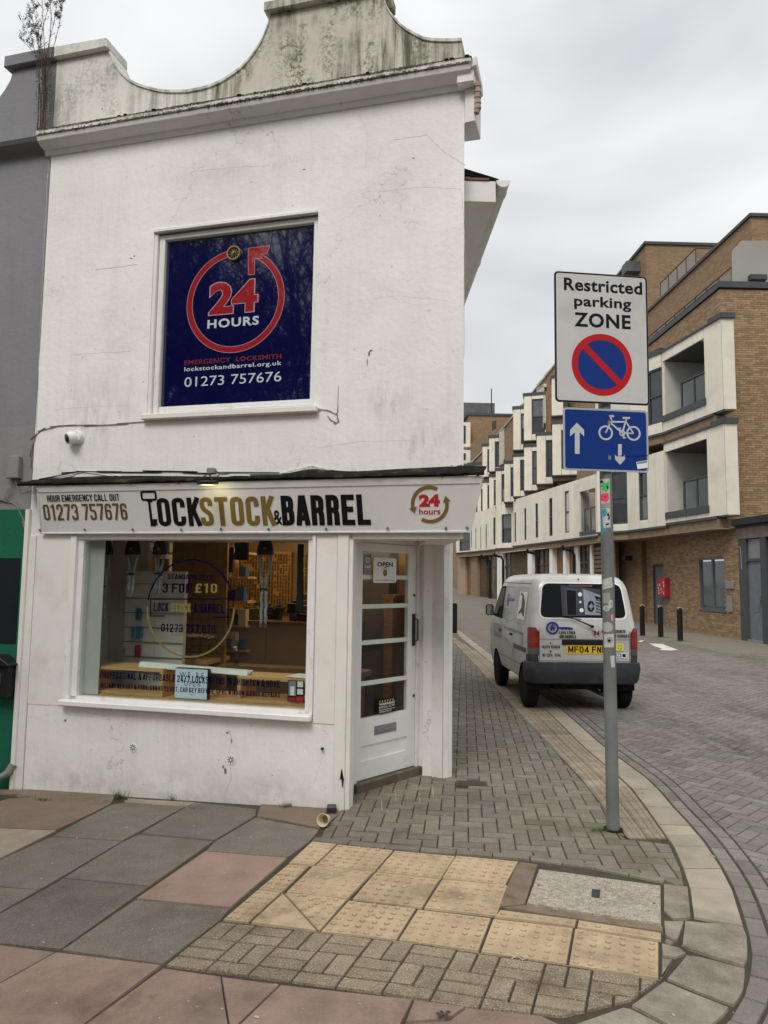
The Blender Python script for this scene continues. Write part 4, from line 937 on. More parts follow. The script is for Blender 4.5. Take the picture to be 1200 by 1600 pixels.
text('LOCKSTOCKANDBARREL.ORG.UK', OP, q0[0]+.02, q1[0]-.02, q0[1]+.018, q0[1]+.028, M['black'], osn, off=.0075, bold=.01)
q0 = OP.at(590,1117); q1 = OP.at(617,1090); m = MB(); m.plate(OP, rrect(q0[0],q1[0],q0[1],q1[1],.006), .002, .0035); wsn = solo(m, 'warning_sticker', M['black'], 'black and yellow CCTV warning sticker low on the door glass', 'sticker', OP.pt(q0[0],q0[1]))
w = q1[0]-q0[0]; hh = q1[1]-q0[1]
for k in range(6):
    m = MB(); x = q0[0]+.008+k*(w-.016)/6; m.plate(OP, [(x,q1[1]-.022),(x+.010,q1[1]-.022),(x+.018,q1[1]-.006),(x+.008,q1[1]-.006)], .0037, .0042); m.build('hazard_stripe', mat('hazard_yellow', (.60,.50,.05), .5, var=0, bump=0) if k == 0 else bpy.data.materials['hazard_yellow'], wsn)
text('WARNING', OP, q0[0]+.01, q1[0]-.01, q0[1]+hh*.60, q0[1]+hh*.76, M['whitep'], wsn, off=.0037, bold=.02)
text('DIGITAL CCTV', OP, q0[0]+.01, q1[0]-.01, q0[1]+hh*.40, q0[1]+hh*.53, M['whitep'], wsn, off=.0037, bold=.01)
text('RECORDING IN\nOPERATION', OP, q0[0]+.012, q1[0]-.012, q0[1]+hh*.08, q0[1]+hh*.33, M['whitep'], wsn, off=.0037, bold=.0)
q0 = OP.at(567,897); q1 = OP.at(578,866); m = MB(); m.rect(OP, q0[0]+.003, q1[0], q0[1], q1[1], .002, .003)
ls = solo(m, 'leaflet', M['greypl'], 'grey leaflet stuck inside the door glass at its top left corner', 'leaflet', OP.pt(q0[0],q0[1])); m = MB(); m.ring(OP, (q0[0]+q1[0])/2, q1[1]-.05, .014, .022, 0, 360, .0032, .0036, 20); m.build('ring_mark', M['whitep'], ls)
text('hell', OP, q0[0]+.01, q1[0]-.005, q0[1]+.05, q0[1]+.075, M['whitep'], ls, off=.0034, bold=.02)
# pier on the side-street side of the doorway
pa, pb, pc = G(664,1211), G(691,1216), G(706,1213)
m = MB(); m.prism([(pa.x,pa.y),(pb.x,pb.y),(pb.x+.05,pb.y+.4),(pa.x+.05,pa.y+.4)], -.03, 2.04); m.build('door_pier', M['trim'], shop, bevel=.004)
m = MB(); m.prism([(pb.x+.004,pb.y+.004),(pc.x-.03,pc.y-.03),(pc.x-.01,pc.y+.3),(pb.x+.05,pb.y+.3)], -.03, 2.04); m.build('door_pier', M['trim'], shop, bevel=.004)
m = MB(); m.prism([(DE.x-.01,DE.y-.01),(pa.x-.002,pa.y+.008),(pa.x+.03,pa.y+.3),(DE.x+.0,DE.y+.3)], -.03, 2.04); m.build('door_lining', M['frame'], shop)
m = MB(); m.prism([(pc.x-.03,pc.y-.025),(pc.x,pc.y),(pc.x+.0,9),(pc.x-.15,9),(pc.x-.012,pc.y+.3)], -.03, 2.04); m.build('side_wall_foot', M['render_low'], shop)
# shop window
X0, X1, Z0, Z1 = -2.40, -.368, .690, 1.992
m = MB(FM); 
m.box(-2.510,-2.455,-.018,.09,.665,2.03); m.box(-2.455,X0,.012,.09,.665,Z1); m.box(X1,-.325,.012,.09,.665,Z1); m.box(-.325,-.298,-.018,.09,.665,2.03)
m.box(-2.455,-.325,.012,.09,Z1,2.035); m.box(-2.455,-.325,.012,.09,.665,Z0)
shf = sub(m.build('shop_window_frame', M['frame'], shop, bevel=.004), shop)
m = MB(FM); m.prism([(-2.515,-.075),(-.300,-.075),(-.300,.03),(-2.515,.03)], .618, .664); m.build('shop_window_sill', M['frame'], shop, bevel=.008)
m = MB(FM); m.box(X0-.005,X1+.005,.040,.046,Z0-.004,Z1+.004); m.build('window_glass', M['glass'], shf)
# round vents and screw marks in stall riser
for px, py in ((208,1168),(361,1187)):
    a, b = S(px, py); pl = Pl(FP.pt(a, b, .0), UX); m = MB(); m.disc(pl, 0, 0, .036, 0, .006, 24); v = sub(m.build('air_vent', M['whitepl'], shop), shop)
    m = MB()
    for k in range(8):
        t = k*math.pi/4; m.plate(pl, [(.009*math.cos(t)-.003*math.sin(t), .009*math.sin(t)+.003*math.cos(t)),(.009*math.cos(t)+.003*math.sin(t), .009*math.sin(t)-.003*math.cos(t)),(.027*math.cos(t)+.0035*math.sin(t), .027*math.sin(t)-.0035*math.cos(t)),(.027*math.cos(t)-.0035*math.sin(t), .027*math.sin(t)+.0035*math.cos(t))], .0062, .0068)
    m.build('vent_slots', M['black'], v)
a, b = S(505,1169); m = MB(FM); m.lathe([(.006,0),(.006,.018),(.012,.02),(.012,.026)], (a,0,b), 'y', 10, Matrix.Rotation(math.pi,3,'Z')); m.build('wall_fixing', M['darkmetal'], shop)
# cast bracket at the foot of the corner
c = G(521,1270); m = MB(); m.box(c.x-.05,c.x+.02,c.y-.02,c.y+.06,-.02,.035); m.build('boot_bracket', M['darkmetal'], shop, bevel=.006)
# ---------------------------------------------------------------- fascia sign
zb, zt = 2.052, 2.44; ftilt = V((UX.x*0-UW.x*0,0,0))
FO = P0+UX*-2.81+UW*-.035+V((0,0,zb)); fz = (V((0,0,zt-zb))-UW*.115).normalized()
SP = Pl(FO, UX, fz); HL = math.hypot(zt-zb, .115)
sign = thing('fascia_sign', 'white shop fascia board lettered LOCK STOCK & BARREL in black and gold', 'shop sign', FO)
e1, e0 = SP.at(752,740)[0], SP.at(735,828)[0]; l1 = SP.at(57,760)[0]; l0 = SP.at(64,833)[0]
m = MB(); m.plate(SP, [(l0,0),(e0,0),(e1,HL),(l1,HL)], -.02, 0); sb = m.build('board', M['fascia'], sign)
m = MB(); q = lambda a, b: SP.pt(a, b)
bk = -UW*-1
def wedge(a, b, dx): pass
tl, tr, bl, br_ = SP.pt(l1,HL,-.021), SP.pt(e1,HL,-.021), SP.pt(l0,0,-.021), SP.pt(e0,0,-.021)
def back(p): l = FM.inverted() @ p; return FM @ V((l.x, .0, l.z))
m.add([tl,tr,back(tr),back(tl),bl,br_,back(br_),back(bl)], [(0,1,2,3),(7,6,5,4),(1,5,6,2),(4,0,3,7)]); m.build('casing', M['fascia'], sign)
m = MB(); m.rect(SP, l1, e1, HL-.052, HL+.004, .0005, .006); m.build('top_rail', M['fascia'], sign, bevel=.002)
m = MB(); m.rect(SP, l0, e0, -.010, .004, -.01, .007); m.build('bottom_rail', M['fascia'], sign, bevel=.002)
m = MB(); m.plate(SP, [(l0-.004,0),(l0+.010,0),(l1+.010,HL-.05),(l1-.004,HL-.05)], .0004, .005); m.plate(SP, [(e0-.010,0),(e0+.004,0),(e1+.004,HL-.05),(e1-.010,HL-.05)], .0004, .005); m.build('side_trim', M['fascia'], sign)
for px in [(57,765),(130,757),(205,755),(280,754),(409,747),(507,745),(605,744),(691,744),(747,742),(63,828),(133,827),(208,827),(284,827),(346,826),(420,826),(510,826),(606,825),(697,825),(730,824)]:
    a, b = SP.at(*px); m = MB(); c_ = SP.pt(a, b, .006)
    Mr = Matrix((SP.ux, SP.uz, SP.n)).transposed(); m.lathe([(.011,0),(.011,.004),(.007,.009),(.002,.010)], c_, n=10, M=Mr); m.build('bolt', M['steel'], sign, smooth=40)
blockpx('HOUR EMERGENCY CALL OUT', SP, 74.5, 784, 186, 771.5, M['black'], sign, s=.13)
blockpx('01273 757676', SP, 70, 813, 197, 786, M['gold2'], sign, s=.13)
blockpx('OCK', SP, 249, 822, 311.5, 777, M['black'], sign, w=.42, s=.155)
blockpx('STOCK', SP, 315.5, 821.5, 428, 775, M['gold'], sign, w=.42, s=.155)
textpx('&', SP, 428, 820, 440, 797, M['black'], sign, bold=.02)
blockpx('BARREL', SP, 442, 821, 577, 772, M['black'], sign, w=.42, s=.178)
# the key that stands for the L
k0, k1 = SP.at(219,767), SP.at(246,782); m = MB(); o_ = rrect(k0[0],k1[0],k1[1],k0[1],.022,6); i_ = rrect(k0[0]+.018,k1[0]-.018,k1[1]+.016,k0[1]-.016,.008,6); n = len(o_)
for i in range(n): m.plate(SP, [i_[i], o_[i], o_[(i+1)%n], i_[(i+1)%n]], .002, .0035)
s0, s1 = SP.at(231,781), SP.at(238,822)
m.rect(SP, s0[0], SP.at(237,800)[0], s1[1], s0[1]+.002, .002, .0036)
kx, ky = SP.at(246,811)[0], SP.at(246,811)[1]
m.plate(SP, [(s0[0]+.01,s1[1]),(kx-.02,s1[1]),(kx-.018,s1[1]+.012),(kx-.006,s1[1]+.006),(kx,s1[1]+.012),(kx-.006,s1[1]+.028),(kx,ky),(s0[0]+.01,ky)], .002, .0034)
m.plate(SP, [(s0[0]-.014,s0[1]-.001),(s0[0]+.046,s0[1]-.001),(s0[0]+.036,s0[1]-.02),(s0[0]-.002,s0[1]-.02)], .002, .0033)
m.build('key_letter', M['black'], sign)
# round 24 hours emblem
cc = SP.at(671.5,788); rx = (SP.at(700,788)[0]-SP.at(641,788)[0])/2; 
m = MB(); m.ring(SP, cc[0], cc[1], rx-.026, rx, 62, 190, .002, .0035, 40); m.ring(SP, cc[0], cc[1], rx-.026, rx, -120, 8, .002, .0035, 40)
for a_, sg in ((190, 1), (8, 1)):
    t = math.radians(a_); er = V((math.cos(t), math.sin(t))); et = V((-er.y, er.x)); c_ = V(cc)+er*(rx-.013)
    m.plate(SP, [tuple(c_-er*.030), tuple(c_+er*.030), tuple(c_+et*.045)] if True else [], .002, .0036)
m.build('circular_arrows', M['gold'], sign)
textpx('24', SP, 655, 792, 687, 772, M['redp'], sign, bold=.06); textpx('hours', SP, 655, 804, 688, 794, M['redp'], sign, bold=.02)
# ---------------------------------------------------------------- things fixed to the front
wall = lambda px, py: FM @ V((S(px,py)[0], 0, S(px,py)[1]))
a, b = S(120,684); cm = thing('security_camera', 'white dome security camera with black lens high on the left of the white wall', 'camera', FM @ V((a,0,b)))
m = MB(FM); m.lathe([(.062,0),(.062,.025),(.052,.04)], (a+.01,0,b), 'y', 20, Matrix.Rotation(math.pi,3,'Z')); m.build('mount', M['whitepl'], cm, smooth=40)
dirn = V((-.45,-.85,-.28)).normalized(); base = V((a,-.03,b-.004)); Mr = Matrix((dirn.orthogonal().normalized(), dirn.cross(dirn.orthogonal().normalized()), dirn)).transposed()
m = MB(FM); m.lathe([(.02,-.02),(.052,0),(.056,.035),(.050,.065),(.044,.068)], base, n=20, M=Mr); m.build('housing', M['whitepl'], cm, smooth=40)
m = MB(FM); m.lathe([(.040,.060),(.040,.0690),(.031,.074),(.010,.078)], base, n=20, M=Mr); m.build('lens', mat('camera_lens', (.01,.01,.012), .08, var=0, bump=0, spec=.9), cm, smooth=40)
a, b = S(331,737,.06); fl_ = thing('floodlight', 'small black LED floodlight glowing over the gold lettering', 'lamp', FM @ V((a,-.06,b)))
m = MB(FM); m.box(a-.035,a+.035,-.09,-.04,b-.022,b+.030); m.build('sensor_box', M['greypl'], fl_, bevel=.008)
a2, b2 = S(325,756,.26); m = MB(FM); m.add([(a2-.07,-.31,b2-.008),(a2+.06,-.31,b2-.012),(a2+.06,-.20,b2+.004),(a2-.07,-.20,b2+.008),(a2-.07,-.31,b2+.016),(a2+.06,-.31,b2+.012),(a2+.06,-.20,b2+.034),(a2-.07,-.20,b2+.038)], [(0,3,2,1),(4,5,6,7),(0,1,5,4),(1,2,6,5),(2,3,7,6),(3,0,4,7)]); m.build('housing', M['blackpl'], fl_, bevel=.004)
m = MB(FM); m.add([(a2-.055,-.300,b2-.0125),(a2+.045,-.300,b2-.0155),(a2+.045,-.22,b2-.004),(a2-.055,-.22,b2+.000)], [(0,3,2,1),(0,1,2,3)]); m.build('led_panel', mat('led_panel', (.9,.85,.6), .4, var=0, bump=0, emis=(1,.88,.48), estr=3), fl_)
m = MB(FM); m.tube([(a+.0,-.06,b-.02),(a+.03,-.16,b-.03),(a2+.02,-.22,b2+.02)], .007, 6); m.tube([(a-.035,-.05,b),(a-.06,-.05,b-.03),(a-.05,-.12,b-.05),(a2-.02,-.2,b2+.03)], .004, 6); m.tube([(a+.035,-.05,b+.005),(a+.07,-.06,b-.02),(a+.07,-.10,b-.05),(a+.02,-.16,b-.06)], .004, 6); m.build('bracket_and_lead', M['blackpl'], fl_)
lt = bpy.data.lights.new('floodlight_lamp', 'AREA'); lt.shape = 'RECTANGLE'; lt.size = .10; lt.size_y = .06; lt.energy = .13; lt.color = (1,.86,.45)
lo = bpy.data.objects.new('floodlight_lamp', lt); COL.objects.link(lo); lo.parent = fl_
pos = FM @ V((a2+.02,-.27,b2-.022)); tgt = FM @ V((a2+.10,-.09,2.22)); lo.location = pos-BASE['floodlight']; lo.rotation_euler = (pos-tgt).to_track_quat('Z','Y').to_euler()
# cables
def cable(pts, r, mt, label, off=.006):
    w = [FM @ V((*(lambda q: (q[0], -off, q[1]))(S(*p)),)) for p in pts]; m = MB(); 
    sm_ = []
    for i in range(len(w)-1):
        for k in range(4):
            t = k/4; p0, p1, p2, p3 = w[max(i-1,0)], w[i], w[i+1], w[min(i+2,len(w)-1)]
            sm_.append(.5*((2*p1)+(p2-p0)*t+(2*p0-5*p1+4*p2-p3)*t*t+(3*p1-3*p2+p0-p3)*t**3))
    sm_.append(w[-1]); m.tube(sm_, r, 6); return solo(m, 'cable', mt, label, 'cable', w[0])
cg = mat('dusty_cable', (.20,.19,.18), .7, var=.3)
cable([(51,735),(51,700),(56,682),(68,670),(90,666),(115,664),(140,664),(190,663),(226,659)], .0035, cg, 'thin cable running from the party wall above the camera to the upper sill')
cable([(497,642),(515,642),(527,648),(529,655),(524,662),(516,656),(512,650)], .003, cg, 'short cable end hooked below the right of the upper sill')
cable([(527,648),(528,632),(529,604)], .0018, cg, 'thin wire hanging above the hooked cable end')
cable([(62,749),(100,742),(128,737),(134,737),(180,737),(240,738),(300,737),(330,740)], .005, M['blackpl'], 'black supply cable along the flashing to the floodlight')
cable([(62,751),(112,744),(128,738),(150,736),(170,743),(200,746)], .0035, M['whitepl'], 'white cable sagging across the left end of the flashing')
cable([(345,740),(420,738),(500,741),(560,738),(610,741),(680,739),(722,727)], .004, cg, 'grey cable clipped along the top of the flashing to the right corner')
# scars, hairlines and stains on the render
scar = mat('hairline_scar', (.46,.44,.41), .9, var=.4, scale=30); random.seed(31)
def hair(pts, r):
    w = []
    for p, q in zip(pts, pts[1:]):
        for k in range(5): f = k/5; w.append((p[0]+(q[0]-p[0])*f+random.uniform(-.7,.7), p[1]+(q[1]-p[1])*f+random.uniform(-.5,.5)))
    m = MB(); m.tube([FM @ V((S(*p)[0], .0003, S(*p)[1])) for p in w+[pts[-1]]], r, 4, False); m.build('hairline_crack', scar, shop)
for pts, r in (([(150,421),(180,418),(215,413)],.0022),([(613,219),(667,211),(693,237),(727,258)],.0018),([(590,300),(660,292),(722,296)],.0012),([(86,640),(120,637),(200,633)],.0010),([(560,175),(575,210),(572,262)],.0010),([(300,268),(360,262),(420,258)],.0012),([(470,800),(480,760),(500,735)],.0010),([(110,555),(150,552),(205,549)],.0014),([(500,700),(560,690),(640,688)],.0012),([(722,300),(727,400),(725,560)],.0016),([(76,250),(66,450),(56,690)],.0030),([(560,470),(620,462),(700,470)],.0010),([(357,1140),(362,1155),(358,1175),(362,1215),(352,1240)],.0020),([(505,1170),(500,1195),(490,1225)],.0012)): hair(pts, r)
m = MB(FM)
for px, py, w, h in ((577,552,.010,.035),(574,566,.006,.05),(580,548,.016,.012),(355,1145,.018,.012),(362,1158,.010,.02),(352,1205,.014,.04),(349,1198,.01,.02),(102,1126,.018,.014),(528,640,.006,.05),(210,400,.012,.01),(205,404,.02,.006),(475,265,.02,.008),(160,170,.012,.01),(646,247,.014,.006)):
    a, b = S(px, py); n = 7; m.xz([(a+w*random.uniform(.5,1)*math.cos(2*math.pi*k/n), b+h*random.uniform(.5,1)*math.sin(2*math.pi*k/n)) for k in range(n)], -.0008, .002)
m.build('render_chips', mat('chip_dark', (.20,.17,.14), .9, var=.4, scale=40), shop, kind='stuff')
w_grey = stain_mat('wall_algae_stain', (.30,.30,.26), 9, .45, .68, .26, .45, stretch=(2.2,2.2,.6)); w_run = stain_mat('wall_run_off', (.34,.32,.28), 6, .42, .75, .13, .5, stretch=(6,6,.35)); w_base = stain_mat('wall_foot_grime', (.22,.19,.15), 8, .42, .70, .25, .5); w_patch = stain_mat('cool_paint_patch', (.66,.665,.65), 2.2, .44, .56, .15, .45)
kk = 0
def wst(x0, y0, x1, y1, mt):
    global kk
    kk += 1; a0, b0 = S(x0, y1); a1, b1 = S(x1, y0); o = -.0012-.00015*kk; stain([FM @ V(p) for p in ((a0,o,b0),(a1,o,b0),(a1,o,b1),(a0,o,b1))], mt, shop)
for r in ((560,585,650,665,w_grey),(250,645,480,735,w_run),(80,240,260,420,w_run),(500,180,724,400,w_patch),(90,420,230,640,w_patch),(520,560,724,735,w_run),(600,640,724,740,w_grey),(80,230,720,300,w_run),(240,150,560,340,w_patch),(60,560,240,740,w_grey),(40,1195,240,1262,w_base),(180,1200,400,1275,w_base),(340,1205,525,1280,w_base),(100,1110,480,1180,w_run)): wst(*r)
# dead weed growing from the party wall on the ledge
random.seed(11); dw = MB(); tips = []
b0 = FM @ V((-3.0,-.08,5.65))
def grow(p, d, r, l, dep):
    pts = [p]; rs = [r]
    for k in range(4):
        d = (d+V((random.uniform(-.12,.12), random.uniform(-.12,.12), random.uniform(-.04,.10)))).normalized(); p = p+d*l/4; pts.append(p); rs.append(r*(1-.15*(k+1)))
    dw.tube(pts, rs, 4, False)
    if dep > 0:
        for q in pts[1:]:
            for _ in range(random.randint(1,2)):
                e = (d+V((random.uniform(-.7,.7), random.uniform(-.5,.5), random.uniform(-.1,.5)))).normalized(); grow(q, e, r*.5, l*random.uniform(.28,.5), dep-1)
    else:
        for q in pts[1:]:
            for _ in range(2):
                e = q+V((random.uniform(-.012,.012), random.uniform(-.012,.012), random.uniform(-.008,.012))); s_ = .0035; dw.add([e+V((-s_,0,0)), e+V((0,s_,s_)), e+V((s_,0,0)), e+V((0,-s_,s_*2))], [(0,1,2),(0,2,3)])
for k, (px, py) in enumerate(((58,0),(66,-25),(95,10),(110,25),(45,70),(72,40),(62,60),(104,5),(50,50),(80,-10))):
    tgt = FM @ V((S(px,py)[0], -.08+random.uniform(-.08,.04), S(px,py)[1])); d = (tgt-b0); st = b0+UX*random.uniform(-.05,.05)
    n = 12; pts = []; 
    for i in range(n+1):
        f = i/n; pts.append(st+d*f+V((0,0,.10*math.sin(f*math.pi)))+UX*(.03*math.sin(f*7+k))*f+ -UX*(d.dot(UX))*.35*math.sin(f*math.pi))
    dw.tube(pts, [.0055*(1-.75*i/n) for i in range(n+1)], 5, False)
    for i in range(3, n+1):
        for _ in range(2 if i > 8 else 1):
            dr_ = (V((0,0,1))*.9+V((random.uniform(-.8,.8), random.uniform(-.5,.5), 0))).normalized(); grow(pts[i], dr_, .0012, random.uniform(.04,.10), 1 if i > 9 else 0)
for _ in range(900):
    f = random.random()**1.1; p = b0+UX*random.uniform(-.05,.05)*(1+f)+V((0,0,f*.75))+UW*random.uniform(-.04,.03); s_ = random.uniform(.004,.009)
    dw.add([p, p+V((random.uniform(-s_,s_),s_*.5,s_)), p+V((random.uniform(-s_,s_),-s_*.5,s_*1.6))], [(0,1,2)])
solo(dw, 'dead_weed', mat('dry_stem', (.09,.06,.045), .9, var=.3), 'tall dry dead weed standing on the ledge between grey and white parapets', 'plant', b0)
# ---------------------------------------------------------------- interior
def I(px, py, d): a, b = S(px, py, -d); return a, b
m = MB(FM); m.prism([(-2.75,.2),(-.15,.2),(.45,1.3),(side(8)-.25,8),(-2.75,8)], -.1, -.0); m.build('floor', M['intfloor'], shop)
m = MB(FM); m.prism([(-2.75,.09),(-.05,.09),(.50,1.1),(side(4)-.26,4.0),(-2.75,4.0)], 2.30, 2.33); m.build('ceiling', M['intwhite'], shop)
m = MB(FM); m.box(-2.75,side(3.2)-.2,3.2,3.25,0,2.3); m.build('back_wall', M['tan'], shop)
brk = mat('red_inner_wall', (.30,.10,.05), .8, var=.2)
m = MB(FM); m.prism([(side(1.1)-.205,1.1),(side(3.2)-.205,3.2),(side(3.2)-.23,3.2),(side(1.1)-.23,1.1)], 0, 2.3); m.build('inner_side_wall', brk, shop)
m = MB(FM); m.box(-2.75,-2.35,.9,.93,0,2.3); m.box(-2.45,-2.25,.09,.10,.7,2.03); m.build('window_reveal', M['intwhite'], shop)
m = MB(FM); m.box(-2.44,-.33,.095,.62,.655,.700); m.build('window_bed', M['wood'], shop)
for lx, ly in ((-1.6,1.9),(-.55,2.3),(-1.45,.60),(.0,1.35)):  # the display-window and door lamps are added unseen, to brighten the shop there
    lm = thing('ceiling_lamp', 'warm round ceiling lamp inside the shop, %s' % {1.9:'over the workbench', 2.3:'over the counter', .60:'just behind the display window', 1.35:'just inside the door'}[ly], 'lamp', FM @ V((lx,ly,2.25)))
    m = MB(FM); m.lathe([(.16,0),(.17,.03),(.16,.05)], (lx,ly,2.25), n=20); m.build('lamp_shade', mat('lamp_glow', (.9,.8,.6), .5, var=0, bump=0, emis=(1,.72,.40), estr=18) if 'lamp_glow' not in bpy.data.materials else bpy.data.materials['lamp_glow'], lm)
# pine display boxes
def pinebox(x0, x1, y0, y1, z0, z1, label, split=None):
    b_ = thing('display_box', label, 'box', FM @ V((x0,y0,z0)))
    for bb in ((x0,x1,y0,y1,z1-.025,z1),(x0,x1,y0,y1,z0,z0+.025),(x0,x0+.03,y0,y1,z0+.025,z1-.025),(x1-.03,x1,y0,y1,z0+.025,z1-.025)):
        m = MB(FM); m.box(*bb); m.build('board', M['wood'], b_)
    return b_
x0_, z1_ = I(127,1044,.14); x1_, _ = I(262,1060,.14)
pinebox(-2.385, -1.66, .12, .42, .702, .93, 'open pine box shelf at the left end of the shop window bed')
pinebox(-.99, -.375, .12, .42, .702, .905, 'open pine box shelf at the right end of the shop window bed')
# strip lamp and light box
st = thing('strip_lamp', 'white strip lamp batten laid across the two pine boxes', 'lamp', FM @ V((-1.9,.3,.95)))
p1, p2 = I(219,1036,.20), I(388,1050,.20); m = MB(FM); m.add([(p1[0],.17,p1[1]-.03),(p2[0],.17,p2[1]-.03),(p2[0],.26,p2[1]-.03),(p1[0],.26,p1[1]-.03),(p1[0]+.0,.19,p1[1]+.012),(p2[0],.19,p2[1]+.012),(p2[0]+.03,.24,p2[1]+.012),(p1[0],.24,p1[1]+.012)], [(0,3,2,1),(4,5,6,7),(0,1,5,4),(1,2,6,5),(2,3,7,6),(3,0,4,7)]); m.build('diffuser', mat('strip_diffuser', (.72,.76,.70), .4, var=0, bump=0), st, bevel=.004)
q0, q1 = I(272,1091,.11), I(325,1046,.11); LB = Pl(FM @ V((0,.11,0))-UX*0, UX); LBo = Pl(P0+UW*.11, UX)
lb = thing('light_box', 'light box reading WE ARE OPEN leaning in the shop window', 'sign', LBo.pt(q0[0], q0[1]))
m = MB(); m.rect(LBo, q0[0], q1[0], q0[1], q1[1], -.05, -.002); m.build('case', M['blackpl'], lb)
m = MB(); m.rect(LBo, q0[0]+.004, q1[0]-.004, q0[1]+.004, q1[1]-.004, -.0015, .001); m.build('face', mat('lightbox_face', (.50,.58,.66), .5, var=.03, bump=0, emis=(.7,.85,1), estr=.10), lb)
w = q1[0]-q0[0]; h_ = q1[1]-q0[1]
text('W E - R E', LBo, q0[0]+w*.15, q1[0]-w*.12, q0[1]+h_*.70, q0[1]+h_*.88, M['black'], lb, off=.0015, bold=0); text('O P E N', LBo, q0[0]+w*.30, q1[0]-w*.22, q0[1]+h_*.42, q0[1]+h_*.60, M['black'], lb, off=.0015, bold=0)
m = MB(); m.ring(LBo, q0[0]+w*.53, q0[1]+h_*.2, .012, .017, 0, 360, .0015, .002, 16); m.build('ring_mark', M['greypl'], lb)
q0, q1 = I(449,1096,.10), I(475,1064,.10); cp = Pl(P0+UW*.10, UX); m = MB(); m.rect(cp, q0[0], q1[0], q0[1], q1[1], -.003, 0)
cd_ = solo(m, 'display_card', M['black'], 'small card with photo and red labels in the right corner of the shop window', 'card', cp.pt(q0[0],q0[1])); w = q1[0]-q0[0]; h_ = q1[1]-q0[1]
for nm, r4, mt in (('photo_print', (.05,.52,.28,.97), M['greypl']), ('photo_figure', (.16,.42,.30,.72), M['whitep']), ('white_label', (.60,.95,.70,.97), M['whitep']), ('white_label', (.60,.95,.36,.62), M['whitep']), ('red_label', (.56,.98,.02,.26), M['redp']), ('red_label', (.05,.52,.02,.20), mat('dark_red_print', (.22,.02,.03), .5, var=0, bump=0))):
    m = MB(); off = .001 if 'fig' not in nm else .002; m.rect(cp, q0[0]+w*r4[0], q0[0]+w*r4[1], q0[1]+h_*r4[2], q0[1]+h_*r4[3], off*.5, off); m.build(nm, mt, cd_)
m = MB(FM); m.add([(-.60,.16,.915),(-.38,.14,.908),(-.37,.34,.912),(-.56,.36,.918)], [(0,1,2,3),(3,2,1,0)]); solo(m, 'paper_sheet', M['whitep'], 'loose white paper sheet on the right pine box', 'paper', FM @ V((-.5,.2,.91)))
# stock racks deeper in the shop
sr = thing('stock_rack', 'tall rack crowded with small orange and brown stock at the left rear', 'rack', FM @ V((-2.2,1.7,0)))
for z_ in (.95,1.2,1.45,1.7,1.95): m = MB(FM); m.box(-2.7,-1.62,1.6,1.8,z_-.02,z_); m.build('shelf', M['wood'], sr)
random.seed(14); sm_ = [mat('stock_'+n, c, .5, var=.15) for n, c in (('orange',(.50,.20,.04)),('brown',(.20,.11,.05)),('cream',(.5,.45,.35)),('blue',(.05,.12,.25)),('black',(.02,.02,.02)))]
for k in range(5):
    m = MB(FM)
    for j in range(16):
        z_ = random.choice((.95,1.2,1.45,1.7,1.95)); x = random.uniform(-2.68,-1.70); w = random.uniform(.03,.09); m.box(x,x+w,1.60,1.68,z_,z_+random.uniform(.05,.19))
    o = m.build('stock', sm_[k], sr, kind='stuff')
wr = thing('peg_rack', 'wire peg rack with rows of small hanging packs above the counter', 'rack', FM @ V((-.6,2.6,1.2)))
m = MB(FM); [m.tube([(-1.15+k*.09,2.55,1.28),(-1.15+k*.09,2.55,2.1)], .004, 4) for k in range(11)]; [m.tube([(-1.15,2.55,1.28+k*.1),(-.25,2.55,1.28+k*.1)], .004, 4) for k in range(9)]; m.build('wire_grid', M['darkmetal'], wr, kind='stuff')
for k in range(4):
    m = MB(FM)
    for j in range(12): x, z_ = -1.13+.09*random.randint(0,9), 1.30+.1*random.randint(0,7); m.box(x,x+.06,2.50,2.53,z_,z_+.075)
    m.build('hanging_packs', sm_[(k+1) % 5], wr, kind='stuff')
# grey slatted display stand
a0, b0_ = I(191,1052,.75); a1, b1_ = I(290,893,.75)
ds = thing('display_stand', 'tall grey-white slatted display stand behind the shop glass', 'display stand', FM @ V((a0,.75,0)))
m = MB(FM); m.box(a0,(a0+a1)/2+.02,.75,.80,.0,b1_); m.box((a0+a1)/2+.02,(a0+a1)/2+.13,.755,.80,0,b1_); m.box((a0+a1)/2+.13,a1,.75,.80,0,b1_); m.build('panel', M['slatgrey'], ds)
for k in range(7):
    m = MB(FM); z = b1_-.12-k*.135; m.box(a0-.012,a1+.006,.738,.7505,z-.004,z+.004); m.build('slat_groove', M['greypl'], ds)
for px, py, c_, lab in ((216,959,(.04,.20,.34),'blue pack of key blanks hung highest on the grey stand'),(209,988,(.10,.28,.40),'pale blue key blank pack hung lower left on the grey stand'),(218,988,(.08,.24,.36),'pale blue key blank pack hung beside its twin on the grey stand'),(215,1017,(.34,.05,.05),'red pack on the lowest hook of the grey stand'),(194,1018,(.45,.42,.40),'white pack with red dot at the left edge of the grey stand')):
    a, b = I(px, py, .72); m = MB(FM); m.box(a-.025,a+.025,.715,.73,b-.055,b+.055); k_ = solo(m, 'hanging_pack', flat('pack_%d' % (px*7+py), c_), lab, 'pack', FM @ V((a,.72,b)))
    m = MB(FM); m.lathe([(.008,0),(.008,.003)], (a,.712,b+.02), 'y', 10); m.box(a-.003,a+.003,.711,.7145,b-.035,b+.015); m.build('key_shape', M['brass'], k_)
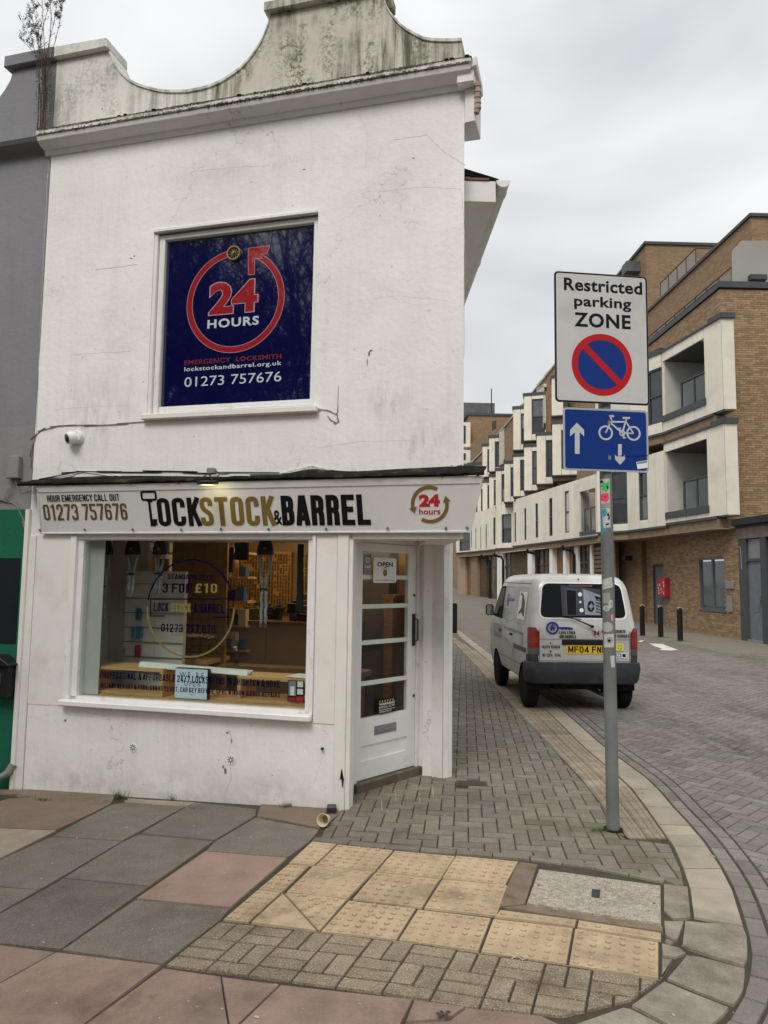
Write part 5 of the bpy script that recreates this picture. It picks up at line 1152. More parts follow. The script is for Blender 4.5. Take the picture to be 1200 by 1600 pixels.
# brown boarded partition
a0, b0_ = I(262,1040,1.3); a1, b1_ = I(357,830,1.3); pw = (a1-a0)/5
pt_ = thing('board_partition', 'brown timber board partition behind the blue and gold window circle', 'partition', FM @ V((a0,1.3,0)))
for k in range(5):
    m = MB(FM); m.box(a0+k*pw+.002,a0+(k+1)*pw-.002,1.3,1.33,0,2.28); m.build('board', M['board'], pt_)
m = MB(FM); m.box(-2.4,a0-.01,1.5,1.53,.9,2.28); m.build('rear_board', M['wood_dark'], pt_)
# workshop wire rack at left
m = MB(FM)
for k in range(9): m.tube([(-2.4+k*.09,1.25,.95),(-2.4+k*.09,1.25,1.35)], .003, 4)
for k in range(7): m.tube([(-2.45,1.25,.95+k*.065),(-1.6,1.25,.95+k*.065)], .003, 4)
solo(m, 'wire_rack', M['darkmetal'], 'dark wire rack in shadow at the left of the shop window', 'rack', FM @ V((-2.0,1.25,.9)))
bn = thing('workbench', 'cluttered pale workbench at the left rear of the shop', 'bench', FM @ V((-2.1,1.0,0)))
m = MB(FM); m.box(-2.6,-1.75,1.0,1.5,.86,.90); m.build('top', M['wood'], bn)
for x in (-2.55,-1.82): m = MB(FM); m.box(x,x+.06,1.02,1.08,0,.86); m.build('leg', M['wood'], bn)
random.seed(21)
m = MB(FM)
for k in range(26): 
    x, y = random.uniform(-2.5,-1.85), random.uniform(1.0,1.4); s_ = random.uniform(.02,.06); m.box(x,x+s_,y,y+s_,.90,.90+s_*random.uniform(.3,1)); 
c_ = m.build('clutter', M['greypl'], bn, kind='stuff')
# orange key board on back wall, counter, tool boxes
kb = thing('key_board', 'wide orange board hung with rows of key blanks on the back wall', 'key display', FM @ V((-.8,3.1,1.5)))
a0, b0_ = I(362,952,3.1); a1, b1_ = I(455,862,3.1); m = MB(FM); m.box(a0-.1,a1,3.1,3.14,b0_,b1_); m.build('board', mat('orange_board', (.60,.30,.06), .7, var=.2, scale=6), kb)
a2, b2_ = I(488,862,3.1); m = MB(FM); m.box(a1+.12,a2+.2,3.1,3.14,b0_+.2,b1_); m.build('board', mat('ochre_board', (.42,.30,.10), .7, var=.3, scale=10), kb)
random.seed(2); m = MB(FM); nx = 34
for i in range(nx):
    for j in range(16):
        if random.random() < .12: continue
        x = a0-.06+(a2+.2-a0)*i/nx; z = b0_+.03+(b1_-b0_-.06)*j/16
        if a1 < x < a1+.12 or (x > a1 and z < b0_+.22): continue
        m.box(x,x+.018,3.085,3.1,z,z+random.uniform(.025,.045))
m.build('key_blanks', mat('key_metal', (.16,.13,.08), .4, metal=.6), kb, kind='stuff')
ct = thing('counter', 'pale shop counter in front of the orange key board', 'counter', FM @ V((-.8,1.8,0)))
a0, b0_ = I(352,1060,1.7); a1, b1_ = I(470,972,1.7)
for k in range(3):
    m = MB(FM); w = (a1+.5-a0)/3; m.box(a0+k*w+.003,a0+(k+1)*w-.003,1.7,1.73,0,b1_-.03); m.build('front_panel', mat('counter_face', (.36,.25,.15), .6, var=.1) if k == 0 else bpy.data.materials['counter_face'], ct)
m = MB(FM); m.box(a0-.02,a1+.5,1.66,2.3,b1_-.03,b1_); m.build('counter_top', M['wood_dark'], ct)
random.seed(9); topz = b1_
for k in range(16):
    x = a0+random.uniform(0,.9); y = random.uniform(1.72,2.2); w = random.uniform(.06,.16); h_ = random.uniform(.04,.13); zb_ = topz if k < 9 else topz+.08
    m = MB(FM); m.box(x,x+w,y,y+.12,zb_,zb_+h_); m.box(x+w*.3,x+w*.6,y+.02,y+.08,zb_+h_,zb_+h_+.03)
    solo(m, 'tool_case', random.choice((M['blackpl'], mat('tool_red', (.25,.03,.03), .4), mat('tool_olive', (.13,.11,.04), .5), M['darkmetal'])), 'dark tool case in the jumbled pile on the counter', 'tool case', FM @ V((x,y,zb_)), group='tool cases piled on the counter', bevel=.005)
sh = thing('low_shelf', 'long brown low bench behind the right pine box', 'bench', FM @ V((-1.0,.8,0)))
m = MB(FM); m.box(-1.5,-.1,.75,.95,.86,.90); m.build('top', M['wood_dark'], sh)
for x in (-1.45,-.8,-.2): m = MB(FM); m.box(x,x+.04,.77,.93,0,.86); m.build('leg', M['wood_dark'], sh)
a, b = I(369,1035,.82); m = MB(FM); m.lathe([(.026,.0),(.028,.01),(.028,.09),(.012,.115),(.012,.13)], (a,.82,.90), n=14); bt = solo(m, 'pump_bottle', glass_mat('bottle_plastic', (.75,.78,.78)), 'clear pump bottle standing on the low bench', 'bottle', FM @ V((a,.82,.90)), smooth=40)
m = MB(FM); m.tube([(a,.82,1.03),(a,.82,1.06),(a-.02,.80,1.058)], .006, 6); m.build('pump', M['whitepl'], bt)
# hanging chain locks
ch = mat('chain_sleeve', (.28,.29,.29), .5, var=.35, scale=60, bump=.8, bscale=90, metal=.2)
def chain(px, d, lab, full=1.0, capw=.07, ztop=None):
    a, b = I(px, 845, d); g = 'chain locks hanging in the shop window'; zt_ = 2.02
    r_ = thing('hanging_chain_lock', lab, 'chain lock', FM @ V((a,d,zt_)), g)
    m = MB(FM); zc = I(px,862,d)[1]; m.lathe([(capw*.95,-.005),(capw,.0),(capw*.98,.03),(capw*.82,.085),(capw*.5,.14)], (a,d,zc-.02), n=16); m.build('black_cap', M['blackpl'], r_, smooth=50)
    m = MB(FM); m.box(a+.012,a+.035,d-capw*.98,d-capw*.9,zc+.015,zc+.035); m.build('cap_mark', M['gold'], r_)
    z0_ = zc-.02; L_ = .56*full
    for sgn in (-1, 1):
        m = MB(FM); pts = []; rs = []
        for k in range(13):
            f = k/12; x = a+sgn*(.042*(1-min(1,f/.5))**1.0+.012+(.008 if f > .55 else 0)); pts.append((x+.003*math.sin(k*3), d+.004*math.cos(k*2.1), z0_-L_*f)); rs.append(.0145 if k % 2 else .0125)
        m.tube(pts, rs, 8); m.build('chain_leg', ch, r_)
        m = MB(FM); e = pts[-1]; m.tube([(e[0]+.010*math.cos(t), d, e[2]-.012+.022*math.sin(t)) for t in [i*math.pi/5 for i in range(11)]], .0035, 6); m.build('end_link', M['steel'], r_)
    m = MB(FM); m.tube([(a-.032,d-.014,z0_-L_*.52),(a,d-.02,z0_-L_*.50),(a+.032,d-.014,z0_-L_*.52)], .007, 6); m.build('tie', M['blackpl'], r_)
chain(165, .30, 'leftmost chain lock hanging clear of the shop window frame'); chain(208, .34, 'second chain lock from the left, partly over the grey stand', .62)
chain(250, .36, 'third chain lock from the left, above the blue circle', .60, .06); chain(415, .30, 'chain lock hanging before the orange key board at the right', 1.02)
a, b = I(362,880,.4); m = MB(FM); m.box(a-.03,a+.0,.40,.44,b-.08,b+.14); m.box(a+.01,a+.13,.42,.46,b+.03,b+.18); solo(m, 'lock_packs', M['blackpl'], 'dark lock packs hanging at the top centre of the shop window', 'pack', FM @ V((a,.4,b)), bevel=.004)
a, b = I(470,860,.25); m = MB(FM); m.tube([(a,.25,b+.05),(a-.002,.25,b-.1),(a+.004,.25,b-.35),(a,.25,b-.5)], [.028,.026,.030,.034], 8); m.tube([(a-.02,.25,b-.5),(a-.05,.26,b-.53)], .01, 6); solo(m, 'black_chain_sleeve', M['blackpl'], 'black sleeved chain hanging at the right edge of the shop window', 'chain lock', FM @ V((a,.25,b)))
m = MB(FM); m.box(-.62,-.30,2.3,2.7,0,2.1); solo(m, 'door_dark_box', mat('dark_box_grey', (.07,.065,.06), .5), 'tall dark box added to darken the left side of the door glass', 'cabinet', FM @ V((-.45,2.5,0)))  # added box; its dark grey stands in for reflections and dark behind the glass
m = MB(FM); m.box(-.27,-.18,2.0,2.9,0,1.5); m.box(-.29,-.16,2.0,2.9,1.5,1.53); solo(m, 'timber_screen', M['wood_dark'], 'brown timber screen seen through the right side of the door glass', 'screen', FM @ V((-.22,2.4,0)))
c_ = FM @ V((-.05,1.6,0)); m = MB(Matrix.Translation(c_) @ Matrix.Rotation(.5,4,'Z')); m.box(-.12,.12,-.1,.1,0,.30); m.add([(-.12,-.1,.30),(.12,-.1,.30),(.13,-.2,.36),(-.13,-.2,.36)], [(0,1,2,3)]); solo(m, 'cardboard_box', M['wood'], 'open brown cardboard box on the shop floor behind the door', 'box', c_)
# vinyl lettering on glass
GP = Pl(P0+UW*.040, UX)
vl = thing('window_vinyl', 'blue and ochre circle and lettering stuck to the shop window glass', 'window sticker', GP.pt(-1.3,1.3))
cc = GP.at(297,950); rx = (GP.at(366,950)[0]-GP.at(229,950)[0])/2; ry = (GP.at(297,873)[1]-GP.at(297,1028)[1])/2; r_ = (rx+ry)/2
m = MB(); m.ring(GP, cc[0], cc[1], r_-.014, r_, 8, 172, .0012, .0016, 60); m.build('blue_arc', M['navyp'], vl)
m = MB(); m.ring(GP, cc[0], cc[1], r_-.014, r_, 180, 360, .0012, .0016, 60); m.build('ochre_arc', M['yelp'], vl)
k = [GP.at(*p) for p in ((257,962.5),(235.5,962.5),(235.5,936),(357,936),(357,964.5),(333,964.5))]
m = MB()
for p, q in zip(k, k[1:]):
    p, q = V(p), V(q); d = (q-p).normalized(); n_ = V((-d.y,d.x))*.005; m.plate(GP, [tuple(p-n_-d*.005), tuple(q-n_+d*.005), tuple(q+n_+d*.005), tuple(p+n_-d*.005)], .0012, .0016)
m.build('name_frame', M['navyp'], vl)
blockpx('STANDARD KEYS', GP, 262, 905, 333, 898, M['navyp'], vl, w=.5, s=.17); blockpx('3 FOR', GP, 254, 926, 300, 912, M['navyp'], vl, w=.5, s=.17, gap=.14); blockpx('£10', GP, 305, 926, 340, 912, M['yelp'], vl, w=.5, gap=.14)
blockpx('LOCK', GP, 240, 955, 264, 942, M['navyp'], vl); blockpx('STOCK', GP, 267, 956, 299, 943, M['yelp'], vl); blockpx('& BARREL', GP, 302, 957, 351, 944, M['navyp'], vl)
blockpx('01273 757 676', GP, 252, 987, 337, 977, M['navyp'], vl, w=.55, gap=.16, space=.3, s=.17); textpx('lockstockandbarrel.org.uk', GP, 268, 996, 336, 990, M['yelp'], vl, bold=.0)
textpx('PROFESSIONAL & AFFORDABLE 24/7 LOCKSMITHS IN BRIGHTON & HOVE', GP, 157, 1059, 438, 1063, M['navyp'], vl, bold=.02) if False else None
a0, b0_ = GP.at(157,1059); a1, b1_ = GP.at(438,1060); block('PROFESSIONAL & AFFORDABLE 24/7 LOCKSMITHS IN BRIGHTON & HOVE', GP, a0, a1, b0_, b0_+.055, M['navyp'], vl, gap=.11, s=.15)
a0, b0_ = GP.at(157,1071); block('INSTANT KEY CUT & FOBS, CAR KEYS CUT, CAR KEY REFURB, UPVC WINDOW & DOOR REPAIRS', GP, a0, a1, b0_-.014, b0_+.024, M['navyp'], vl, gap=.13, s=.15)
# grass tufts along the foot of the wall
def tuft(px, py, n, h, label, spread=.06):
    random.seed(int(px)); g = G(px, py); m = MB()
    for _ in range(n):
        a = random.uniform(0,6.28); r = random.uniform(0,spread); p = V((g.x+r*math.cos(a)*1.3, g.y+r*math.sin(a)*.4, gz(g.x))); l = h*random.uniform(.4,1.1); d = V((random.uniform(-.6,.6), random.uniform(-.6,.3), 1)).normalized(); w = V((math.cos(a),math.sin(a),0))*.0016
        q = p+d*l*.6; t_ = q+(d+V((random.uniform(-.6,.6),random.uniform(-.4,.4),-.3)))*l*.4; m.add([p-w,p+w,q+w*.7,q-w*.7,t_], [(0,1,2,3),(3,2,4)])
    return solo(m, 'grass_tuft', bpy.data.materials.get('weed_green') or mat('weed_green', (.085,.13,.03), .8, var=.3, scale=20, bump=0), label, 'weed', g)
tuft(188,1250,110,.10,'largest grass tuft at the foot of the white wall, under the left vent',.05); tuft(289,1247,120,.06,'wide low grass tuft at the wall foot between the two vents',.10)
tuft(447,1261,60,.05,'small grass tuft at the wall foot left of the corner post',.04); tuft(66,1251,60,.04,'flat weed patch by the white strip at the far left',.06); tuft(20,1247,140,.03,'mossy grass in the corner by the green wall',.16)
tuft(268,1250,30,.035,'tiny weed sprig in the paving joint left of the wide tuft',.03); tuft(944,1299,160,.035,'grass clump round the foot of the sign pole',.09); tuft(712,1176,60,.04,'thin weeds along the foot of the side street wall',.08)
tuft(1063,1003,120,.10,'grass at the foot of the nearest bollard',.25); tuft(1032,997,120,.10,'grass at the foot of the middle bollard',.25)
# paper cup on its side
g = G(508,1290); d = V((-.30,-.93,.20)).normalized(); cpm = Matrix((d.orthogonal().normalized(), d.cross(d.orthogonal().normalized()), d)).transposed()
m = MB(); m.lathe([(.001,-.028),(.026,-.028),(.030,-.026),(.041,.046),(.0435,.047),(.0435,.051),(.040,.051),(.0375,.046),(.0275,-.020),(.001,-.020)], g+V((0,0,.041)), n=28, M=cpm)
cup = solo(m, 'paper_cup', mat('cup_card', (.66,.58,.42), .6, var=.05, bump=0), 'cream paper cup lying on its side near the shop corner', 'cup', g, smooth=30)
m = MB(); m.lathe([(.001,-.019),(.0265,-.0195),(.0265,-.0185),(.001,-.018)], g+V((0,0,.041)), n=20, M=cpm); m.build('coffee_stain', mat('coffee_ring', (.30,.20,.09), .6), cup)
for px, py, a in ((647,1229,-.1),(656,1243,1.2)):
    p = G(px,py); m = MB(Matrix.Translation(p) @ Matrix.Rotation(a,4,'Z')); m.box(-.03,.03,-.006,.006,.002,.009); solo(m, 'wood_splinter', mat('splinter', (.42,.26,.15), .7), 'pale wood splinter on the pavers %s the doorstep' % ('right by' if px == 647 else 'a little in front of'), 'litter', p)
# sand-filled joints before the door
m = MB()
for px in [(635,1222,660,1230),(600,1232,640,1224),(676,1228,677,1245),(618,1236,619,1252),(596,1250,597,1268),(655,1245,656,1255),(664,1217,680,1222),(586,1243,620,1236),(640,1240,618,1244)]:
    p, q = G(px[0],px[1]), G(px[2],px[3]); d = (q-p).normalized(); n_ = V((-d.y,d.x,0))*.0025; m.add([p-n_+V((0,0,.0015)), q-n_+V((0,0,.0015)), q+n_+V((0,0,.0015)), p+n_+V((0,0,.0015))], [(0,1,2,3)])
m.build('sand_joints', mat('pale_sand', (.42,.36,.24), .9), pavement, kind='stuff')
# ---------------------------------------------------------------- grey and green neighbour
nb = thing('neighbour_building', 'grey rendered building with dark green ground floor left of the white shop', 'building', FM @ V((-4.5,0,0)))
m = MB(FM); m.box(-8.5,-2.955,0,.3,3.0,5.6); m.build('upper_wall', M['grey_render'], nb)
m = MB(FM); m.box(-8.5,-2.955,0,.3,2.262,3.0); m.build('middle_wall', M['grey_low'], nb)
m = MB(FM); m.box(-8.5,-2.98,0,.3,-.3,2.262); m.build('lower_wall', M['green'], nb)
m = MB(FM); m.box(-3.9,-3.02,-.006,.02,1.10,1.835); m.build('dark_board', mat('black_board', (.014,.017,.019), .7, spec=.1, var=.1, bump=.05), nb)
lc = [(-3.43,6.43),(-3.46,6.33),(-3.52,6.24),(-3.60,6.15),(-3.70,6.07),(-3.85,5.99),(-4.1,5.93),(-4.4,5.91),(-4.8,5.95),(-5.1,6.1),(-5.3,6.35),(-5.35,6.5),(-6.4,6.5),(-6.4,5.68)]
m = MB(FM); m.xz([(-6.4,5.68),(-2.955,5.68),(-2.955,6.43)]+lc[:-1], 0, .24); m.build('parapet', M['grey_render'], nb)
m = MB(FM); m.box(-3.50,-2.955,-.05,.27,6.435,6.55); m.build('coping', M['grey_render'], nb, bevel=.008)
m = MB(FM); sweep([(.02,5.52),(.02,5.68),(-.13,5.665),(-.13,5.63),(-.11,5.60),(-.02,5.56)], -8.5, -3.0, m, False); m.build('cornice', M['grey_render'], nb)
m = MB(FM); m.box(-8.5,-8.2,.3,9,-.3,5.5); m.box(-8.2,-2.955,8.7,9,-.3,5.5); m.box(-8.5,-2.955,.3,9,5.45,5.55); m.build('rear_walls', M['grey_render'], nb)
m = MB(FM); m.box(-2.95,side(9)-.1,.3,9,5.15,5.2); m.build('flat_roof', M['slate'], shop)
a, b = S(27,731); jb = thing('junction_box', 'grey junction box with loose wires on the grey wall above green paint', 'junction box', FM @ V((a,0,b)))
m = MB(FM); m.add([(a-.065,-.06,b-.10),(a+.06,-.06,b-.10),(a+.06,0,b-.10),(a-.065,0,b-.10),(a-.055,-.05,b+.10),(a+.05,-.05,b+.10),(a+.05,0,b+.10),(a-.055,0,b+.10)], [(0,3,2,1),(4,5,6,7),(0,1,5,4),(1,2,6,5),(2,3,7,6),(3,0,4,7)]); m.build('box', M['greypl'], jb, bevel=.006)
m = MB(FM)
for k in range(4):
    x = a-.05+k*.026; m.tube([(x,-.02,b-.10),(x-.01*k,-.03,b-.18),(x-.06-.015*k,-.02,b-.27-.01*k),(a-.35,-.012,b-.28+.014*k)], .0022, 5)
m.tube([(a+.0,-.02,b-.10),(a+.05,-.03,b-.2),(a+.13,-.02,b-.19),(-2.93,-.04,b-.17)], .004, 5); m.build('wires', cg, jb)
cable([(0,783),(15,785),(28,792),(38,812),(44,840)], .005, M['greypl'], 'pale conduit curving down across the green wall top', .01)
a, b = S(8,1062); mb_ = thing('post_box', 'black house-shaped post box on the green wall at the left edge', 'post box', FM @ V((-3.13,0,.62)))
m = MB(FM); m.box(-3.30,-2.985,-.11,0,.66,.92); m.build('body', M['blackpl'], mb_, bevel=.006)
m = MB(FM); m.xz([(-3.32,.92),(-2.965,.92),(-2.955,.935),(-3.08,1.01),(-3.20,1.01),(-3.33,.935)], -.14, 0); m.build('lid', M['blackpl'], mb_, bevel=.006)
m = MB(FM); m.box(-3.26,-3.05,-.118,-.11,.77,.86); m.build('glass_slot', M['glass_grey'], mb_); m = MB(FM); m.box(-3.22,-3.07,-.116,-.11,.69,.735); m.build('name_card', M['whitepl'], mb_)
pf = [FM @ V((-2.98,-.05,.03)), FM @ V((-3.10,-.09,-.03)), FM @ V((-3.3,-.16,-.10)), FM @ V((-3.45,-.25,-.14))]; m = MB(); m.tube(pf, .028, 12); m.tube([FM @ V((-2.955,-.02,.10)), FM @ V((-2.97,-.04,.05)), FM @ V((-2.985,-.05,.03))], .034, 12)
solo(m, 'waste_pipe', M['greypl'], 'grey waste pipe elbow at the foot of the green wall', 'pipe', pf[-1], smooth=40)
# ================================================================== SIGN POST
pb = G(958,1297); POST = thing('sign_post', 'leaning grey galvanised steel sign post covered with stickers', 'sign post', pb)
ax = lambda z: V((pb.x-.012*z/2.5, pb.y+.0, z)); r = .0435
m = MB(); m.tube([ax(-.02), ax(1), ax(2.3), ax(3.84)], r, 28); m.tube([ax(3.84), ax(3.86)], [r, r*.8], 28); m.build('pole', M['steel'], POST, smooth=40)
m = MB(); m.tube([ax(-.01), ax(.010)], .066, 20); m.build('base_collar', M['lead'], POST)
an = math.radians(5.3); SU = V((math.cos(an), math.sin(an), 0)); SO = ax(3)+V((0,-.062,0)); SO.z = 0; SGN = Pl(SO, SU)
tl, tr, bl, br = SGN.at(867,424), SGN.at(1014,432), SGN.at(866,628), SGN.at(1012,633.5)
print('sign', tl, tr, bl, br)
A0, A1, B0, B1 = (tl[0]+bl[0])/2, (tr[0]+br[0])/2, (bl[1]+br[1])/2, (tl[1]+tr[1])/2
rs = thing('parking_sign', 'tall white restricted parking zone sign on top of the post', 'road sign', SGN.pt((A0+A1)/2, B0))
fw = mat('sign_white', (.56,.555,.545), .35, var=.03, bump=0, col2=(.45,.44,.43), c2scale=3, spec=.3); blk = M['black']; sblue = mat('sign_blue', (.004,.030,.195), .5, var=.05, bump=0, spec=.2); sred = mat('sign_red', (.46,.008,.012), .5, spec=.2, var=.03, bump=0)
m = MB(); m.plate(SGN, rrect(A0,A1,B0,B1,.03,6), -.004, 0); m.build('plate', M['greypl'], rs)
m = MB(); m.plate(SGN, rrect(A0+.002,A1-.002,B0+.002,B1-.002,.03,6), .0004, .0010); m.build('black_border', blk, rs)
m = MB(); m.plate(SGN, rrect(A0+.014,A1-.014,B0+.014,B1-.014,.02,6), .0014, .0020); m.build('white_face', fw, rs)
textpx('Restricted', SGN, 881, 453.5, 1003, 441.5, blk, rs, bold=.028, off=.0025, sp=1.05); textpx('parking', SGN, 897, 483, 986, 467, blk, rs, bold=.028, off=.0025, sp=1.05); textpx('ZONE', SGN, 897, 510.3, 985, 492.7, blk, rs, bold=.032, off=.0025, sp=1.1)
cc = SGN.at(940.5,570); R_ = (SGN.at(988,570)[0]-SGN.at(893.5,570)[0])/2
m = MB(); m.disc(SGN, cc[0], cc[1], R_-.006, .0024, .0029, 64); m.build('blue_disc', sblue, rs)
m = MB(); m.ring(SGN, cc[0], cc[1], R_*.80, R_, 0, 360, .0024, .0034, 64)
t = math.radians(-45); d = V((math.cos(t), math.sin(t))); n_ = V((-d.y,d.x))*R_*.10; c_ = V(cc); m.plate(SGN, [tuple(c_-d*R_*.84-n_), tuple(c_+d*R_*.84-n_), tuple(c_+d*R_*.84+n_), tuple(c_-d*R_*.84+n_)], .0031, .0037); m.build('red_ring_and_bar', sred, rs)
for z in (B0+.16, B1-.16):
    m = MB(); c_ = ax(z); m.tube([c_+V((0,0,-.015)), c_+V((0,0,.015))], r+.008, 20); m.box(c_.x-.02,c_.x+.02,c_.y-.06,c_.y-.02,z-.015,z+.015); m.build('clip', M['steel'], rs)
SG2 = SGN.off(-.003); tl, tr, bl, br = SG2.at(880,641), SG2.at(1013,637), SG2.at(880,735), SG2.at(1013,738)
A0, A1, B0, B1 = SG2.at(880,690)[0], SG2.at(1013,690)[0], (bl[1]+br[1])/2, (tl[1]+tr[1])/2
bs = thing('cycle_sign', 'blue one-way sign with white arrow and bicycle below the white sign', 'road sign', SG2.pt((A0+A1)/2, B0))
m = MB(); m.plate(SG2, rrect(A0,A1,B0,B1,.025,6), -.004, 0); m.build('plate', mat('sign_grey', (.36,.39,.42), .4, var=.05, bump=0), bs)
m = MB(); m.plate(SG2, rrect(A0+.014,A1-.014,B0+.014,B1-.014,.018,6), .0006, .0012); m.build('blue_face', sblue, bs)
sgw = mat('sign_symbol_grey', (.50,.52,.54), .4, var=.03, bump=0)
def pxpoly(pl, pts): 
    P = [pl.at(*p) for p in pts]; return P if area(P) > 0 else P[::-1]
m = MB(); m.plate(SG2, pxpoly(SG2, crop(840,400,4.444,[(272,1158),(322,1208),(322,1252),(291,1224),(291,1374),(258,1374),(258,1224),(225,1252),(225,1208)])), .0014, .0022)
m.plate(SG2, pxpoly(SG2, crop(840,400,4.444,[(558,1307),(583,1307),(583,1398),(606,1380),(606,1412),(572,1450),(537,1412),(537,1380),(558,1398)])), .0014, .0022); m.build('arrows', sgw, bs)
m = MB(); bp = lambda x, y: SG2.at(840+x/4.444, 400+y/4.444)
for cx_, cy_, R0 in ((472,1228,53),(665,1232,53)):
    c_ = bp(cx_,cy_); rr = R0/4.444/222.; m.ring(SG2, c_[0], c_[1], rr*.76, rr, 0, 360, .0014, .0022, 36)
c_ = bp(587,1230); m.ring(SG2, c_[0], c_[1], .014, .023, 0, 360, .0014, .0024, 20)
def bar(a, b, w, pl=SG2, mb=None, o=.0014):
    a, b = V(bp(*a)), V(bp(*b)); d = (b-a).normalized(); n_ = V((-d.y,d.x))*w/2; (mb or m).plate(pl, [tuple(a-n_), tuple(b-n_), tuple(b+n_), tuple(a+n_)], o, o+.0009)
for a_, b_, w in (((472,1228),(515,1140),.010),((515,1140),(500,1112),.010),((496,1112),(530,1112),.014),((505,1152),(612,1152),.012),((505,1158),(587,1230),.012),((587,1230),(618,1125),.012),((590,1125),(640,1125),.014),((612,1150),(665,1232),.010),((587,1230),(665,1232),.009),((587,1230),(566,1198),.009),((556,1198),(578,1196),.009),((587,1230),(600,1262),.009),((590,1264),(612,1262),.009)): bar(a_, b_, w)
m.build('bicycle_symbol', sgw, bs)
q = [SG2.at(*p) for p in ((994,722),(1012,719),(1012,731),(996,733))]; m = MB(); m.plate(SG2, ccw(q), .0016, .0022); m.build('torn_sticker', M['whitepl'], bs)
q = [SG2.at(*p) for p in ((995,722.5),(1011,719.8),(1011,723),(995.3,725.5))]; m = MB(); m.plate(SG2, ccw(q), .0023, .0026); m.build('sticker_print', M['greypl'], bs)
m = MB(); [m.disc(SG2, *SG2.at(*p), .007, .001, .003, 10) for p in ((924,648),(978,648),(950,723),(981,724),(921,722),(906,646))]; m.build('rivets', sblue, bs)
m = MB(); m.tube([SG2.pt(*SG2.at(967,712), .004), SG2.pt(*SG2.at(990,713), .006), SG2.pt(*SG2.at(1013,711.5), .003)], .0014, 4); m.build('loose_wire', blk, bs)
for z in (B0+.10, B1-.10):
    m = MB(); c_ = ax(z); m.tube([c_+V((0,0,-.015)), c_+V((0,0,.015))], r+.008, 20); m.box(c_.x-.02,c_.x+.02,c_.y-.06,c_.y-.02,z-.015,z+.015); m.build('clip', M['steel'], bs)
# stickers wrapped on the pole
def stick(name, px, mt, eps=.0012, par=None, lab=None, wob=0):
    """px polygon wrapped on the tube"""
    P = []
    for x, y in px:
        d = ray(x, y); t = (pb.y-r)/d.y; z = (EYE+d*t).z; c = ax(z); q = EYE+d*((c.y-r*.8)/d.y); P.append((math.asin(max(-.97, min(.97, (q.x-c.x)/r))), q.z))
    P = ccw(P); m = MB(); N = 10; lo_, hi = min(p[0] for p in P), max(p[0] for p in P)
    for i in range(N):
        a, b = lo_+(hi-lo_)*i/N, lo_+(hi-lo_)*(i+1)/N; Q = clip(P, [(a,-9),(b,-9),(b,9),(a,9)])
        if len(Q) > 2: m.add([ax(z)+V(((r+eps)*math.sin(t_), -(r+eps)*math.cos(t_), 0)) for t_, z in Q], [tuple(range(len(Q)))])
    if par: return m.build(name, mt, par)
    return solo(m, name, mt, lab, 'sticker', m.v[0])
fl_green = flat('fluo_green', (.05,.48,.12)); fl_pink = flat('fluo_pink', (.75,.06,.13)); skyb = flat('sky_blue_spray', (.06,.28,.42)); stw = flat('sticker_white', (.50,.50,.48)); stg = flat('sticker_grey', (.30,.30,.29)); pinkst = flat('pink_sticker', (.70,.25,.35))
c5 = lambda *p: crop(840,700,6,p)
s_ = stick('sticker', c5((588,292),(672,288),(676,555),(592,555)), stw, lab='tall white sticker with green and pink blots below the blue sign')
stick('green_blot', c5((620,318),(640,330),(664,305),(668,380),(640,418),(612,395),(618,365),(598,360)), fl_green, .0018, s_); stick('pink_blot', c5((600,430),(660,420),(668,480),(640,512),(612,492),(600,500)), fl_pink, .0018, s_)
stick('dark_blot', c5((598,303),(615,303),(618,325),(600,328)), blk, .0018, s_); stick('dark_blot', c5((640,352),(658,356),(655,392),(645,380)), blk, .0022, s_); stick('dark_blot', c5((625,450),(640,445),(642,470),(628,470)), flat('crimson_blot', (.45,.01,.04)), .0022, s_)
stick('grey_lettering', c5((600,520),(668,514),(668,550),(604,553)), stg, .0018, s_)
s_ = stick('sticker', c5((610,565),(676,560),(680,745),(622,748)), stw, .0014, lab='white sticker with a black curl over pale blue spray paint')
stick('blue_spray', c5((578,500),(600,520),(625,600),(632,680),(655,700),(650,745),(610,820),(582,815),(600,765),(585,640),(575,560)), skyb, .0008, s_)
stick('blue_wash', c5((612,575),(640,565),(650,610),(628,650),(615,640)), skyb, .002, s_); stick('black_curl', c5((645,620),(665,610),(672,650),(668,675),(655,670),(662,640),(650,640)), blk, .0022, s_); stick('black_curl', c5((635,715),(668,700),(662,720),(640,728)), blk, .0022, s_)
c8 = lambda *p: crop(740,880,4.286,p)
s_ = stick('sticker', c8((852,112),(922,92),(930,160),(862,178)), stw, lab='square white sticker across the pole at van roof height'); stick('frame_line', c8((868,118),(912,108),(918,148),(874,158)), stg, .0018, s_); stick('inner_square', c8((871,122),(909,112),(914,145),(878,153)), stw, .0022, s_)
stick('sticker', c8((856,200),(912,198),(914,268),(860,270)), stg, lab='worn grey square sticker below the square white one')
def rpoly(cx, cy, rx, ry=None, n=16): ry = ry or rx; return [(cx+rx*math.cos(2*math.pi*k/n), cy+ry*math.sin(2*math.pi*k/n)) for k in range(n)]
s_ = stick('sticker', c8(*rpoly(892,302,19)), stw, .0014, lab='small round white sticker with dark centre, lower left of a pair'); stick('dot', c8(*rpoly(892,302,10)), stg, .002, s_)
s_ = stick('sticker', c8(*rpoly(916,272,15,28)), stw, .0014, lab='half round white sticker wrapping the right side of the pole'); stick('dot', c8(*rpoly(920,272,8,14)), stg, .002, s_)
s_ = stick('sticker', c8((915,345),(930,340),(934,385),(918,384)), pinkst, .0014, lab='small pink sticker at the right edge of the pole')
stick('sticker', c8(*rpoly(896,428,34)), flat('sticker_beige', (.42,.40,.37)), .0014, lab='large round faded beige sticker halfway up the pole')
